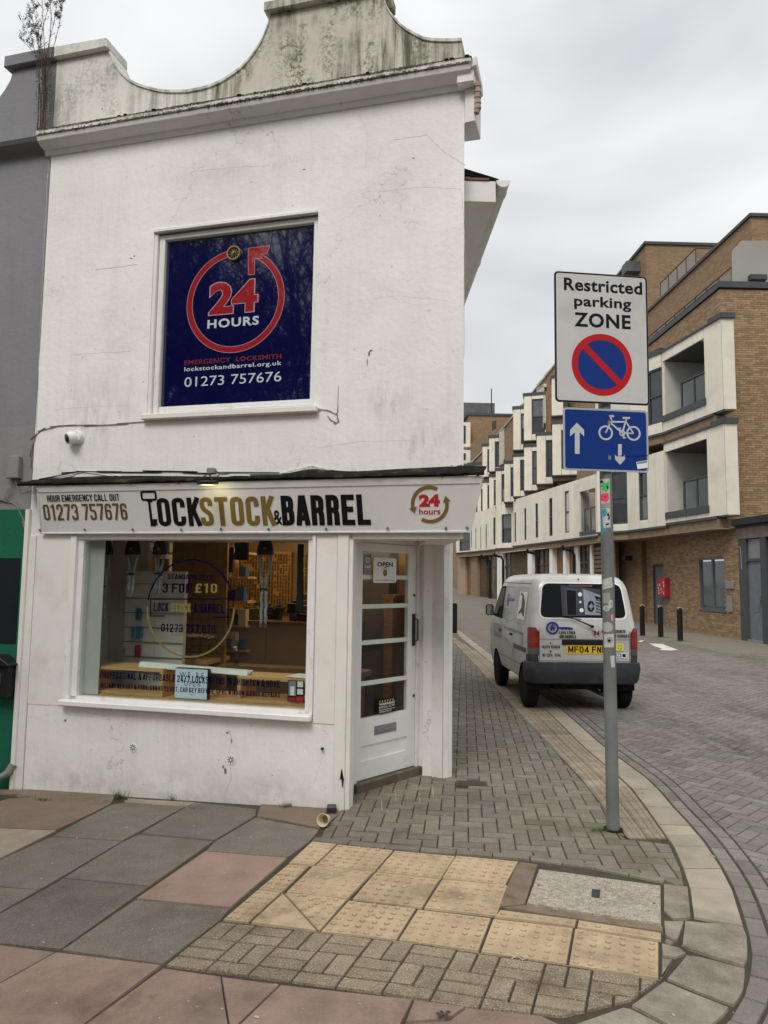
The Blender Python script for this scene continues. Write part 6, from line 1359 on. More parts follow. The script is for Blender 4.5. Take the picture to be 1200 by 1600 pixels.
s_ = stick('sticker', c8((880,478),(936,472),(938,562),(882,566)), stw, .0014, lab='white rectangular sticker with a grey swirl under the beige disc'); stick('swirl', c8(*rpoly(909,515,19,24)), stg, .002, s_); stick('dot', c8(*rpoly(906,518,8,9)), blk, .0026, s_)
stick('sticker', c8((912,620),(942,616),(943,695),(920,697)), stw, .0014, lab='narrow torn white sticker lowest on the pole')
# ================================================================== VAN
VO = V((2.895, 9.40, 0)); van = thing('van', 'silver grey small panel van with locksmith lettering parked half on the footway', 'van', VO)
HW = [(.30,.665),(.42,.695),(.60,.712),(.85,.717),(1.05,.714),(1.16,.700),(1.25,.688),(1.4,.668),(1.55,.645),(1.64,.628),(1.70,.606),(1.745,.57),(1.775,.515),(1.792,.42),(1.80,.25),(1.803,.08)]
YR = [(.30,.05),(.60,.0),(1.05,.0),(1.16,.018),(1.25,.035),(1.55,.085),(1.64,.105),(1.70,.13),(1.745,.165),(1.775,.22),(1.792,.32),(1.80,.5),(1.803,.8)]
YF = [(.30,3.20),(.60,3.26),(.90,3.22),(1.02,3.10),(1.10,2.98),(1.25,2.84),(1.4,2.70),(1.6,2.52),(1.68,2.44),(1.745,2.34),(1.775,2.25),(1.792,2.1),(1.80,1.9),(1.803,1.6)]
def ip(T_, z):
    if z <= T_[0][0]: return T_[0][1]
    for (a, p), (b, q) in zip(T_, T_[1:]):
        if a <= z <= b: return p+(q-p)*(z-a)/(b-a)
    return T_[-1][1]
ZS = [.36,.42,.50,.60,.72,.85,.95,1.05,1.10,1.16,1.25,1.32,1.40,1.48,1.55,1.60,1.64,1.67,1.70,1.725,1.745,1.762,1.775,1.785,1.792,1.797,1.80,1.803]
RC = lambda z: .095 if z < 1.6 else .095+.1*(z-1.6)/.2
bm = MB(Matrix.Translation(VO)); NR = 7; rings = []
for z in ZS:
    hw, yr, yf, rc = ip(HW,z), ip(YR,z), ip(YF,z), RC(z); rcr = min(rc, hw*.9); rf = min(.30, hw*.9); R = []
    for cx_, cy_, t0, rr in ((hw-rcr,yr+rcr,-90,rcr),(hw-rf,yf-rf,0,rf),(-hw+rf,yf-rf,90,rf),(-hw+rcr,yr+rcr,180,rcr)):
        for k in range(NR): t = math.radians(t0+90*k/(NR-1)); R.append((cx_+rr*math.cos(t), cy_+rr*math.sin(t), z))
    rings.append(R)
n = len(rings[0]); bm.add([p for R in rings for p in R], [(i*n+k,i*n+(k+1)%n,(i+1)*n+(k+1)%n,(i+1)*n+k) for i in range(len(rings)-1) for k in range(n)]+[tuple(range(n-1,-1,-1)), tuple(range((len(rings)-1)*n,len(rings)*n))])
vp_ = mat('silver_van_paint', (.53,.53,.515), .34, var=.03, scale=2, bump=0, metal=.2, coat=.5, dirt=.3, col2=(.40,.39,.36), c2scale=1.5, c2a=.5, c2b=.85)
body = sub(bm.build('body', vp_, van, smooth=50), van)
WY = (.45, 2.40)
for wy in WY:
    cmh = MB(Matrix.Translation(VO)); cmh.lathe([(.325,-1.0),(.325,1.0)], (0,wy,.27), 'x', 36); c_ = cmh.build('cutter', blk, van)
    md = body.modifiers.new('cut','BOOLEAN'); md.object = c_; md.operation = 'DIFFERENCE'; md.solver = 'EXACT'
    dg = bpy.context.evaluated_depsgraph_get(); dg.update(); nm_ = bpy.data.meshes.new_from_object(body.evaluated_get(dg)); body.modifiers.clear(); body.data = nm_
    bpy.data.objects.remove(c_)
body.data.materials.clear(); body.data.materials.append(vp_); body.data.set_sharp_from_angle(angle=math.radians(50))
def vmap(sg, t, z, eps=.003):
    hw, yr, rc = ip(HW,z), ip(YR,z), RC(z); f = hw-rc; arc = rc*math.pi/2
    if t <= f: p = V((t, yr-eps, z))
    elif t <= f+arc: a = (t-f)/rc; p = V((f+(rc+eps)*math.sin(a), yr+rc-(rc+eps)*math.cos(a), z))
    else: p = V((hw+eps, yr+rc+t-f-arc, z))
    p.x *= sg; return VO+p
def tside(y, z): return ip(HW,z)-RC(z)+RC(z)*math.pi/2+(y-ip(YR,z)-RC(z))
ZB = [0]+ZS+[3]
def patch(mb, poly, sg=1, eps=.003, side_=False, dx=None):
    poly = ccw(poly)
    for z0_, z1_ in zip(ZB, ZB[1:]):
        Q = clip(poly, [(-9,z0_),(9,z0_),(9,z1_),(-9,z1_)])
        if len(Q) < 3 or abs(area(Q)) < 1e-7: continue
        if side_:
            vs = [VO+V((sg*(ip(HW,z)+eps), y, z)) for y, z in Q]
            mb.add(vs, [tuple(range(len(Q)))])
        else:
            f = ip(HW,(z0_+z1_)/2)-RC((z0_+z1_)/2); arc = .15; cuts = [-9, f]+[f+arc*k/6 for k in range(1,7)]+[9]
            for a, b in zip(cuts, cuts[1:]):
                q = clip(Q, [(a,-9),(b,-9),(b,9),(a,9)])
                if len(q) > 2: mb.add([vmap(sg if min(p[0] for p in q) >= 0 or sg > 0 else sg, p[0], p[1], eps) for p in q], [tuple(range(len(q)))])
    return mb
VR = Pl(VO+V((0,-.004,0)), (1,0,0))
tz = lambda px, py: VR.at(px, py)
wg = mat('van_dark_glass', (.006,.007,.009), .10, var=.3, bump=0, spec=.12); rub = mat('black_rubber', (.008,.008,.008), .7, var=.1, bump=0, spec=.15)
def rr_poly(x0,x1,x2,x3,z0_,z1_,r_=.05): # bottom x0..x1, top x2..x3
    P = [(x0,z0_),(x1,z0_),(x3,z1_),(x2,z1_)]; out = []
    for i in range(4):
        a, b, c = V(P[i-1]), V(P[i]), V(P[(i+1)%4]); u = (a-b).normalized()*r_; w = (c-b).normalized()*r_
        for k in range(6): f = k/5; out.append(tuple((b+u)*(1-f)**2+b*2*f*(1-f)+(b+w)*f*f))
    return out
def mpatch(poly, eps): # rear patch spanning centreline (t signed)
    m = MB(); poly = ccw(poly)
    for z0_, z1_ in zip(ZB, ZB[1:]):
        Q = clip(poly, [(-9,z0_),(9,z0_),(9,z1_),(-9,z1_)])
        if len(Q) < 3 or abs(area(Q)) < 1e-7: continue
        m.add([VO+V((x, ip(YR,z)-eps, z)) for x, z in Q], [tuple(range(len(Q)))])
    return m
wb0, wb1, wt0, wt1 = tz(842,965), tz(981.5,965), tz(850,912.5), tz(967,915)
print('rear window', wb0, wb1, wt0, wt1, 'light', tz(827,981), tz(841,1023), 'bumper', tz(828,1034), tz(998,1065))
zb0, zt0 = (wb0[1]+wb1[1])/2, (wt0[1]+wt1[1])/2+.01
mpatch(rr_poly(-.590,.590,-.535,.535,zb0-.022,zt0+.020,.10), .002).build('rear_window_seal', M['whitepl'], van)
mpatch(rr_poly(-.572,.572,-.518,.518,zb0-.004,zt0+.004,.09), .005).build('rear_window', wg, van)
# picture of a safe printed on the rear window
O_ = VO+V((0, ip(YR,zb0)-.016, zb0)); tlt = (V((0, ip(YR,zt0)-ip(YR,zb0), zt0-zb0))).normalized(); RW = Pl(O_, (1,0,0), tlt)
cv = lambda *p: crop(820,900,6.316,p)
def rwp(name, pts, mt, off, par=van): m = MB(); m.plate(RW, pxpoly(RW, cv(*pts)), off, off+.0006); return m.build(name, mt, par)
sf = sub(rwp('safe_picture', [(352,90),(745,130),(750,395),(370,395)], mat('print_black_blue', (.018,.022,.035), .15, var=.3, scale=6, bump=0), 0), van)
rwp('safe_frame', [(395,120),(515,130),(520,392),(408,392)], mat('print_grey_blue', (.05,.06,.08), .2, var=.2, bump=0), .001, van); rwp('safe_opening', [(410,138),(505,146),(510,385),(420,385)], M['black'], .002, van)
rwp('safe_jamb', [(515,115),(572,120),(582,392),(526,392)], mat('print_slate', (.035,.04,.055), .2, var=.2, bump=0), .0012, van)
m = MB()
for cx_, cy_, rr in ((545,182,20),(548,257,11),(560,338,20)): m.plate(RW, pxpoly(RW, cv(*rpoly(cx_,cy_,rr))), .002, .0026)
m.build('bolt_print', M['whitep'], van)
rwp('safe_door', [(570,125),(745,190),(750,385),(595,380)], mat('print_steel_blue', (.26,.29,.34), .2, var=.35, scale=8, bump=0), .0014, van)
m = MB(); m.plate(RW, pxpoly(RW, cv(*rpoly(652,300,36,56))), .002, .0026); m.build('dial_print', M['black'], van); m = MB(); m.plate(RW, pxpoly(RW, cv((625,300),(645,285),(655,262),(665,285),(688,298),(665,312),(655,338),(645,318))), .0028, .0034); m.build('dial_knob_print', M['greypl'], van)
m = MB()
for i in range(4):
    for j in range(5): x, y = 700+i*14, 222+j*30+i*4; m.plate(RW, pxpoly(RW, cv((x,y),(x+10,y+3),(x+11,y+22),(x+1,y+20))), .002, .0026)
m.plate(RW, pxpoly(RW, cv((692,195),(745,212),(745,232),(695,222))), .002, .0026); m.build('keypad_print', M['black'], van)
rwp('red_rear_blind', [(430,85),(665,88),(665,108),(435,102)], mat('dull_red', (.10,.04,.04), .3, bump=0), .001)
# tailgate seams, trough, plate, handle
seam = mat('panel_seam', (.09,.09,.09), .6, var=0, bump=0)
def hline(z, x0, x1, h=.006, eps=.0025): return mpatch([(x0,z-h/2),(x1,z-h/2),(x1,z+h/2),(x0,z+h/2)], eps)
ztl = tz(900,999)[1]; zbm = tz(900,1034)[1]; xL = tz(842,1000)[0]; xR = tz(984.5,1000)[0]
hline(ztl, xL, xR).build('tailgate_crease', seam, van); hline(zbm+.008, xL, xR).build('tailgate_seam', seam, van)
for s_ in (-1, 1):
    m = MB(); x_ = abs(xL if s_ < 0 else xR)-.01; patch(m, [(x_,zbm),(x_+.006,zbm),(x_+.006,1.06),(x_,1.06)], s_, .0025); m.build('tailgate_seam', seam, van)
h0, h1 = tz(878,999)[0], tz(965,1009); zt_, zb_ = tz(900,999)[1], tz(900,1008)[1]
m = MB(Matrix.Translation(VO)); m.box(h0,.40,-.020,.01,zb_+.002,zt_-.004); m.build('handle_trim', M['blackpl'], van, bevel=.008)
a, b = tz(884,1021.5), tz(946,1008.5)
m = MB(Matrix.Translation(VO)); m.box(h0+.015,.39,-.004,.01,tz(900,1031)[1],zb_); m.build('plate_recess', vp_, van, bevel=.003)
yel = mat('plate_yellow', (.62,.42,.02), .35, var=.03, bump=0)
m = MB(Matrix.Translation(VO)); m.box(a[0],a[0]+.56,-.010,-.004,a[1],b[1]); pl8 = sub(m.build('number_plate', yel, van), van)
block('MF04 FNH', VR.off(.0065), a[0]+.030, a[0]+.53, a[1]+.018, b[1]-.014, M['black'], pl8, w=.60, s=.17, gap=.14, space=.35, off=.0008)
# lettering on the tailgate
LR = VR.off(.006); nv = mat('van_blue', (.02,.02,.20), .4, var=0, bump=0); cv2 = lambda x, y: (820+x/6.316, 900+y/6.316)
k = LR.at(*cv2(274,513)); m = MB(); m.ring(LR, k[0], k[1], .060, .082, 0, 360, -.012, .001, 36)
m.plate(LR, pxpoly(LR, [cv2(*p) for p in ((335,503),(440,503),(482,518),(470,530),(440,532),(425,520),(408,533),(390,520),(372,533),(355,520),(335,522))]), 0, .001)
m.plate(LR, pxpoly(LR, [cv2(*p) for p in ((240,510),(274,472),(308,510),(300,518),(274,488),(248,518))]), 0, .001); m.plate(LR, pxpoly(LR, [cv2(*p) for p in ((252,518),(274,494),(296,518),(296,542),(282,542),(282,525),(268,525),(268,542),(252,542))]), 0, .001); m.build('house_key_logo', nv, van)
def vtext(s_, x0, y0, x1, y1, mt=None, **kw): p, q = LR.at(*cv2(x0,y0)), LR.at(*cv2(x1,y1)); return block(s_, LR, p[0], q[0], p[1], q[1], mt or M['black'], van, off=.0, s=.19, gap=.12)
vtext('LOCK STOCK', 340,572,498,546); vtext('and BARRELL', 344,612,508,584); vtext('T:', 248,672,270,654, bold=0); vtext('01273 757676', 175,712,346,686); vtext('M:', 246,754,270,736, bold=0); vtext('07853 487774', 175,795,352,768)
vtext('Master Locksmith', 760,560,992,532, bold=.01); vtext('& Security Services', 770,606,1026,578, bold=.01); vtext('24', 682,582,735,544, bold=.04)
k = LR.at(*cv2(709,564)); m = MB(); m.ring(LR, k[0], k[1], .048, .053, -240, 60, 0, .001, 30); m.build('red_ring', M['redp'], van)
p, q = LR.at(*cv2(900,740)), LR.at(*cv2(975,668)); m = MB(); m.plate(LR, rrect(p[0],q[0],p[1],q[1],.012), 0, .001); y8 = m.build('yellow_badge', mat('badge_yellow', (.65,.60,.08), .4, var=0, bump=0), van)
m = MB(); 
for a_ in (45,135,225,315): t=math.radians(a_); m.disc(LR, (p[0]+q[0])/2+.022*math.cos(t), (p[1]+q[1])/2+.022*math.sin(t), .008, .0012, .0016, 10)
m.ring(LR, (p[0]+q[0])/2, (p[1]+q[1])/2, .030, .034, 0, 360, .0012, .0016, 20); m.build('badge_print', M['greypl'], van)
p, q = LR.at(*cv2(868,810)), LR.at(*cv2(1003,762)); m = MB(); m.rect(LR, p[0], q[0], p[1], q[1], 0, .0008); m.build('white_badge', M['whitep'], van); m = MB(); m.rect(LR, p[0]+.008, q[0]-.065, p[1]+.010, q[1]-.006, .001, .0014); m.build('purple_badge', mat('badge_purple', (.10,.03,.16), .4, var=0, bump=0), van)
m = MB(); m.rect(LR, q[0]-.055, q[0]-.01, p[1]+.012, q[1]-.008, .001, .0014); m.build('black_badge', M['black'], van); text('CRB', LR, p[0]+.018, q[0]-.075, p[1]+.02, q[1]-.016, M['whitep'], van, off=.0018, th=.0005, bold=.03)
# wiper
m = MB(); w0 = LR.at(*cv2(660,497)); w1 = LR.at(*cv2(508,432)); w2 = LR.at(*cv2(240,398)); m.tube([LR.pt(*w0,.03), LR.pt(*w1,.03)], [.013,.007], 8); m.lathe([(.02,-.02),(.02,.012)], LR.pt(*w0,.02), 'y', 12); m.tube([LR.pt(LR.at(*cv2(430,398))[0],LR.at(*cv2(430,398))[1],.012), LR.pt(*w1,.03)], .005, 6); m.tube([LR.pt(LR.at(*cv2(280,398))[0],w2[1],.0), LR.pt(LR.at(*cv2(560,428))[0],LR.at(*cv2(560,428))[1],.0)], .006, 6); m.build('rear_wiper', M['blackpl'], van)
k = LR.at(*cv2(560,42)); m = MB(); m.lathe([(.008,-.01),(.008,.012)], VO+V((k[0], ip(YR,1.70), 1.725)), 'y', 10); m.build('washer_jet', M['blackpl'], van)
# tail lights wrap the corners
redl = mat('tail_red', (.22,.004,.006), .2, var=.15, scale=30, bump=.3, bscale=120, coat=.6); ambl = mat('tail_amber', (.22,.018,.005), .2, var=.1, bump=.3, bscale=120, coat=.6); clr = mat('tail_clear', (.09,.07,.07), .15, var=.2, bump=.2, coat=.6)
for s_ in (-1, 1):
    zt_, zb_ = tz(827,981)[1], tz(830,1023)[1]; t0 = .597 if s_ < 0 else .612; t1 = .772; hh = zt_-zb_
    m = MB(); patch(m, [(t0-.006,zb_-.006),(t1+.004,zb_-.006),(t1+.004,zt_+.004),(t0+.04,zt_+.006),(t0-.006,zt_-.06)], s_, .006); tlm = m.build('tail_light', rub, van); sub(tlm, van)
    m = MB(); patch(m, [(t0,zb_+hh*.28),(t1,zb_+hh*.28),(t1,zt_),(t0+.045,zt_),(t0+.015,zt_-.03),(t0,zt_-.07)], s_, .014); m.build('red_lens', redl, tlm)
    m = MB(); patch(m, [(t0+.01,zb_+hh*.44),(t1-.01,zb_+hh*.44),(t1-.01,zb_+hh*.66),(t0+.01,zb_+hh*.66)], s_, .0155); m.build('amber_lens', ambl, tlm)
    m = MB(); patch(m, [(t0,zb_),(t1,zb_),(t1,zb_+hh*.27),(t0,zb_+hh*.27)], s_, .014); m.build('clear_lens', clr, tlm)
# bumper wraps both corners
bmp = mat('bumper_grey_plastic', (.030,.033,.038), .6, spec=.3, var=.12, scale=3, bump=.15, bscale=150, col2=(.055,.055,.055))
bz1, bz0 = zbm-.006, tz(900,1066)[1]-.03; m = MB(); Ns = 40; prof_ = [(bz0,.01),(bz0+.02,.045),(bz0+.075,.055),(bz1-.075,.055),(bz1-.05,.045),(bz1-.008,.040),(bz1,.028),(bz1,-.01)]
tt = [-.86+1.72*i/Ns for i in range(Ns+1)]; vs = []
for t_ in tt:
    for z, e in prof_: vs.append(vmap(1 if t_ >= 0 else -1, abs(t_), z, e))
K = len(prof_); m.add(vs, [(i*K+k,(i+1)*K+k,(i+1)*K+k+1,i*K+k+1) for i in range(Ns) for k in range(K-1)]+[tuple(range(K)), tuple(range(Ns*K+K-1,Ns*K-1,-1))]); bpr = m.build('rear_bumper', bmp, van, smooth=35)
for s_ in (-1, 1):   # bumper horns rising below the lights
    m = MB(); patch(m, [(.60,bz1-.01),(.86,bz1-.01),(.86,bz1+.085),(.61,bz1+.085)], s_, .010); m.build('bumper_corner', bmp, van)
m = MB(Matrix.Translation(VO)); m.box(-.46,.46,.45,3.0,.24,.37); m.box(-.36,.36,.15,.45,.28,.40); m.build('underbody', rub, van)
m = MB(Matrix.Translation(VO)); m.tube([(.25,.9,.22),(.28,.1,.22)], .03, 10); m.build('exhaust_pipe', M['darkmetal'], van); m = MB(Matrix.Translation(VO)); m.box(-.50,-.505+.06,.62,.66,.12,.3); m.box(.42,.48,.62,.66,.12,.3); m.build('mud_flap', rub, van)
# wheels
steelr = mat('wheel_grey', (.30,.30,.30), .5, var=.2, metal=.4)
for wy in WY:
    for s_ in (-1, 1):
        c_ = VO+V((s_*.628, wy, .268)); w_ = MB(); w_.lathe([(.17,-.078),(.235,-.080),(.258,-.068),(.268,-.045),(.268,.045),(.258,.068),(.235,.080),(.17,.078)], c_, 'x', 40); wh = sub(w_.build('wheel', mat('tyre', (.009,.009,.009), .85, var=.1, bump=.2, spec=.15) if 'tyre' not in bpy.data.materials else bpy.data.materials['tyre'], van, smooth=35), van)
        m = MB(); sg = s_; pr = [(.172,.02*sg),(.172,.072*sg),(.160,.070*sg),(.150,.045*sg),(.09,.035*sg),(.08,.055*sg),(.045,.062*sg),(.001,.062*sg)]; m.lathe([(.001,.02*sg)]+pr, c_, 'x', 28); m.build('rim', steelr, wh, smooth=35)
        m = MB()
        for k in range(8): t = k*math.pi/4; m.lathe([(.016,.044*sg),(.016,.049*sg)], c_+V((0, .120*math.cos(t), .120*math.sin(t))), 'x', 8)
        m.build('rim_hole', blk, wh)
    for s_ in (-1, 1):
        m = MB(Matrix.Translation(VO)); n = 18; A_ = [(wy+.322*math.cos(math.pi*k/n), .27+.322*math.sin(math.pi*k/n)) for k in range(n+1)]
        xa, xb = s_*.44, s_*.70; m.add([(xa,y,z) for y, z in A_]+[(xb,y,z) for y, z in A_], [(k,k+1,n+2+k,n+1+k) for k in range(n)]+[tuple(range(n+1))]); m.build('wheel_well', rub, van)
# side: doors, windows, seams, badges (left side mainly)
SD = Pl(VO+V((-.69,0,0)), (0,-1,0)); cs = lambda x, y: (750+x/7.27, 890+y/7.27)
def syz(x, y): a, b = SD.at(*cs(x,y)); return (-a, b)
sidemat = lambda: None
for s_ in (-1, 1):
    dw_ = [(1.93,1.13),(2.62,1.14),(2.56,1.20),(2.30,1.52),(2.24,1.56),(1.96,1.58)]
    m = MB(); patch(m, [(1.90,1.10),(2.70,1.11),(2.62,1.20),(2.33,1.55),(2.25,1.60),(1.93,1.61)], s_, .003, True); m.build('door_window_seal', rub, van)
    m = MB(); patch(m, dw_, s_, .006, True); m.build('door_window', wg, van)
    for y0_, y1_ in ((1.86,1.868),(1.02,1.028),(2.78,2.786)):
        m = MB(); patch(m, [(y0_,.45 if y0_ < 2.7 else .7),(y1_,.45 if y0_ < 2.7 else .7),(y1_,1.66 if y0_ < 2.7 else 1.05),(y0_,1.66 if y0_ < 2.7 else 1.05)], s_, .003, True); m.build('door_seam', seam, van)
    m = MB(); patch(m, [(.28,1.655),(2.3,1.66),(2.3,1.668),(.28,1.663)], s_, .004, True); m.build('roof_gutter', seam, van)
    m = MB(); patch(m, [(.22,.735),(1.0,.735),(1.0,.80),(.22,.80)], s_, .006, True); m.build('slide_rail', mat('rail_grey', (.08,.08,.085), .5) if s_ < 0 else bpy.data.materials['rail_grey'], van)
    m = MB(); patch(m, [(.18,.545),(3.05,.53),(3.05,.538),(.18,.553)], s_, .003, True); m.build('sill_crease', seam, van)
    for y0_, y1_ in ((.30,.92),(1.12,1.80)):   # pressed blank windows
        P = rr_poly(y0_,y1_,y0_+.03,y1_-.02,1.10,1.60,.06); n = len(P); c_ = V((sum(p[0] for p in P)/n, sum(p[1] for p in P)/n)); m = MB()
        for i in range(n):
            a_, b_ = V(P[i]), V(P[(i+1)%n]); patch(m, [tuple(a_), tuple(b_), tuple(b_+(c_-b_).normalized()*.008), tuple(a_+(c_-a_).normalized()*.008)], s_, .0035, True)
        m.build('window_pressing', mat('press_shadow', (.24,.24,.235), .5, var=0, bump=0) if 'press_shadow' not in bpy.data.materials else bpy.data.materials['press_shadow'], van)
    for y_ in (1.12, 1.97): m = MB(Matrix.Translation(VO)); m.box(*sorted((s_*.715,s_*.74)),y_,y_+.12,.90,.93); m.build('side_handle', M['blackpl'], van, bevel=.005)
m = MB(); patch(m, [(.36,1.16),(.86,1.16),(.86,1.54),(.36,1.54)], -1, .005, True); pn = m.build('white_poster', M['whitepl'], van)
m = MB(); patch(m, [(.42,1.20),(.62,1.26),(.66,1.48),(.78,1.50),(.78,1.53),(.60,1.50),(.46,1.40)], -1, .007, True); patch(m, [(.5,1.3),(.76,1.22),(.78,1.25),(.54,1.35)], -1, .0075, True); m.build('dark_drawing', mat('sketch_brown', (.10,.08,.07), .6, var=.2), van)
m = MB()
c_ = (1.62,1.40); P = rpoly(*c_, .085, .095, 20); Q = rpoly(*c_, .06, .07, 20)
for i in range(20): patch(m, [P[i], P[(i+1)%20], Q[(i+1)%20], Q[i]], -1, .005, True)
patch(m, [(1.53,1.39),(1.22,1.39),(1.18,1.41),(1.22,1.43),(1.53,1.43)], -1, .005, True); patch(m, [(1.58,1.36),(1.66,1.36),(1.66,1.40),(1.62,1.44),(1.58,1.40)], -1, .005, True); m.build('side_key_logo', mat('faded_blue', (.12,.12,.30), .5, var=.1, bump=0), van)
SL = Pl(VO+V((-.722,0,0)), (0,-1,0)); SL2 = Pl(VO+V((-.695,0,1.2)), (0,-1,0), V((.15,0,1)))
fg = mat('faded_print', (.17,.17,.18), .5, var=.1, bump=0)
def stext(s_, y0_, y1_, z0_, z1_, mt=fg, pl=SL): return text(s_, pl, -y1_, -y0_, z0_, z1_, mt, van, off=0, th=.0008, bold=.0)
stext('LOCK STOCK\nand BARRELL', 1.16, 1.5, .01, .12, pl=SL2)
stext('Master Locksmiths & Security Services', .42, 1.75, .93, 1.02); stext('01273 757676', 1.95, 2.60, .90, 1.0); stext('07853 487774', 1.95, 2.60, .78, .88); stext('O24', .40, .52, .82, .99, mat('faded_red', (.40,.12,.12), .5, bump=0)); stext('24 hours', 1.45, 1.60, .78, .84, bpy.data.materials['faded_red'])
m = MB(); patch(m, [(1.12,.60),(1.28,.60),(1.28,.72),(1.12,.72)], -1, .004, True); m.build('side_badge', mat('badge_lime', (.50,.52,.20), .5, bump=0), van)
# mirrors
for s_ in (-1, 1):
    m = MB(Matrix.Translation(VO)); m.box(*sorted((s_*.74,s_*.87)),2.44,2.52,1.12,1.30); mr = sub(m.build('wing_mirror', M['blackpl'], van, bevel=.02), van)
    m = MB(Matrix.Translation(VO)); m.box(*sorted((s_*.752,s_*.858)),2.433,2.438,1.135,1.285); m.build('mirror_glass', mat('mirror', (.45,.56,.52), .05, var=0, bump=0, metal=.8) if s_ < 0 else bpy.data.materials['mirror'], mr)
    m = MB(Matrix.Translation(VO)); m.tube([(s_*.70,2.50,1.12),(s_*.76,2.49,1.16)], .015, 8); m.build('mirror_arm', M['blackpl'], mr)
# windscreen and front bumper
m = MB(Matrix.Translation(VO)); m.add([(-.56,2.95,1.13),(.56,2.95,1.13),(.50,2.50,1.62),(-.50,2.50,1.62)], [(0,1,2,3)]); m.v = [v+V((0,.035,.02)) for v in m.v]; m.build('windscreen', wg, van)
m = MB(Matrix.Translation(VO)); m.box(-.62,.62,3.18,3.30,.30,.52); m.build('front_bumper', bmp, van, bevel=.03)
for s_ in (-1,1): m = MB(Matrix.Translation(VO)); m.box(*sorted((s_*.42,s_*.60)),3.17,3.255,.70,.84); m.build('headlight', M['glass_grey'], van, bevel=.02)
# ================================================================== BOLLARDS
def bollard(x, y, h, r_, lab, first=None):
    if first is None:
        b = thing('bollard', lab, 'bollard', V((x,y,0)), 'black street bollards with yellow tops')
        m = MB(); m.lathe([(r_,-.02),(r_,h-.05),(r_*1.12,h-.05),(r_*1.15,h-.02),(r_*1.05,h)], (x,y,0), n=20); m.build('post', M['blackpl'], b, smooth=40)
        m = MB()
        for k in range(4): a0_ = k*math.pi/2+.3; m.add([(x+r_*1.18*math.cos(t_), y+r_*1.18*math.sin(t_), z) for z in (h-.045,h-.008) for t_ in (a0_,a0_+.28,a0_+.56)], [(0,1,4,3),(1,2,5,4)])
        m.lathe([(r_*1.06,h),(r_*.9,h+.008)], (x,y,0), n=16); m.build('yellow_cap', mat('bollard_yellow', (.50,.30,.03), .6, var=.3), b)
        return b
    c = copy_tree(first); c.location = (x,y,0); c['label'] = lab; return c
gl = lambda px, py: G(px, py)
g = gl(1063,1001.5); b1 = bollard(g.x, g.y, .96, .078, 'bollard nearest the brick corner, rightmost of the three beyond the van')
g = gl(1032.5,995.5); bollard(g.x, g.y, 0, 0, 'middle bollard of the three beyond the van', b1); g = gl(1004,993); bollard(g.x, g.y, 0, 0, 'bollard just right of the van, leftmost of the three', b1)
g = gl(710.5,989); bollard(g.x, g.y, 0, 0, 'bollard on the left footway just past the door pier', b1)
for px, py, lab in ((716,929,'farthest bollard of the pair at the end of the street'),(719.5,930.5,'nearer bollard of the pair at the end of the street')):
    g = gl(px, py); c = bollard(g.x, g.y, 0, 0, lab, b1)
# ================================================================== FLATS ON THE RIGHT
def XY(px, Y): p = OY(px, 905, Y); return (p.x, Y)
TB = [(715,53.7),(766,46.7),(805,40.5),(860,35.8),(936.5,30.4),(954.5,28.6),(984.5,28.0),(1040,24.9),(1134,21.5)]
def Yt(px):
    if px <= TB[0][0]: return TB[0][1]
    for (a,p),(b,q) in zip(TB,TB[1:]):
        if a <= px <= b: return p+(q-p)*(px-a)/(b-a)
    return TB[-1][1]
fb = thing('apartment_block', 'long brick and cream panelled flats with stepped bays lining the street opposite the shop', 'building', V((11.3,24,0)))
pan = M['panel']
def wallpl(A, B): return Pl(V((A[0],A[1],0)), V((B[0]-A[0],B[1]-A[1],0)))
def strip(pl, a0, a1, z0, z1, wins=(), step=None, t=.06, mt=None, open_=()):
    """cladding panels with joints round window openings; wins = (a0,a1,z0,z1,transom)"""
    es = {a0, a1}
    for w in list(wins)+list(open_): es.add(w[0]); es.add(w[1])
    es = sorted(e for e in es if a0-1e-6 <= e <= a1+1e-6)
    if step:
        ex = []
        for a, b in zip(es, es[1:]):
            n = max(1, round((b-a)/step)); ex += [a+(b-a)*k/n for k in range(n)]
        es = ex+[es[-1]]
    g_ = .02
    for a, b in zip(es, es[1:]):
        if b-a < .03: continue
        mid = (a+b)/2; w = next((w for w in list(wins)+list(open_) if w[0]-1e-6 <= mid <= w[1]+1e-6), None)
        for lo_, hi in (((z0, w[2]),(w[3], z1)) if w else ((z0, z1),)):
            if hi-lo_ > .03: m = MB(); m.rect(pl, a+g_/2, b-g_/2, lo_, hi, 0, t); m.build('cladding_panel', mt or pan, fb)
    for w in wins:
        m = MB(); f = .06
        for r4 in ((w[0],w[0]+f,w[2],w[3]),(w[1]-f,w[1],w[2],w[3]),(w[0]+f,w[1]-f,w[2],w[2]+f),(w[0]+f,w[1]-f,w[3]-f,w[3])): m.rect(pl, *r4, -.06, t*.6)
        tr_ = w[2]+(w[3]-w[2])*.5
        m.rect(pl, w[0]+f, w[1]-f, tr_-f/2, tr_+f/2, -.06, t*.5); fr = sub(m.build('window', M['greypaint'], fb), fb)
        for lo_, hi in ((w[2]+f, tr_-f/2),(tr_+f/2, w[3]-f)):
            m = MB(); m.rect(pl, w[0]+f, w[1]-f, lo_, hi, -.035, -.02); m.build('pane', random.choice((M['glass_dark'],M['glass_dark'],M['glass_grey'],M['blind'] if random.random() < .5 else M['glass_dark'])), fr)
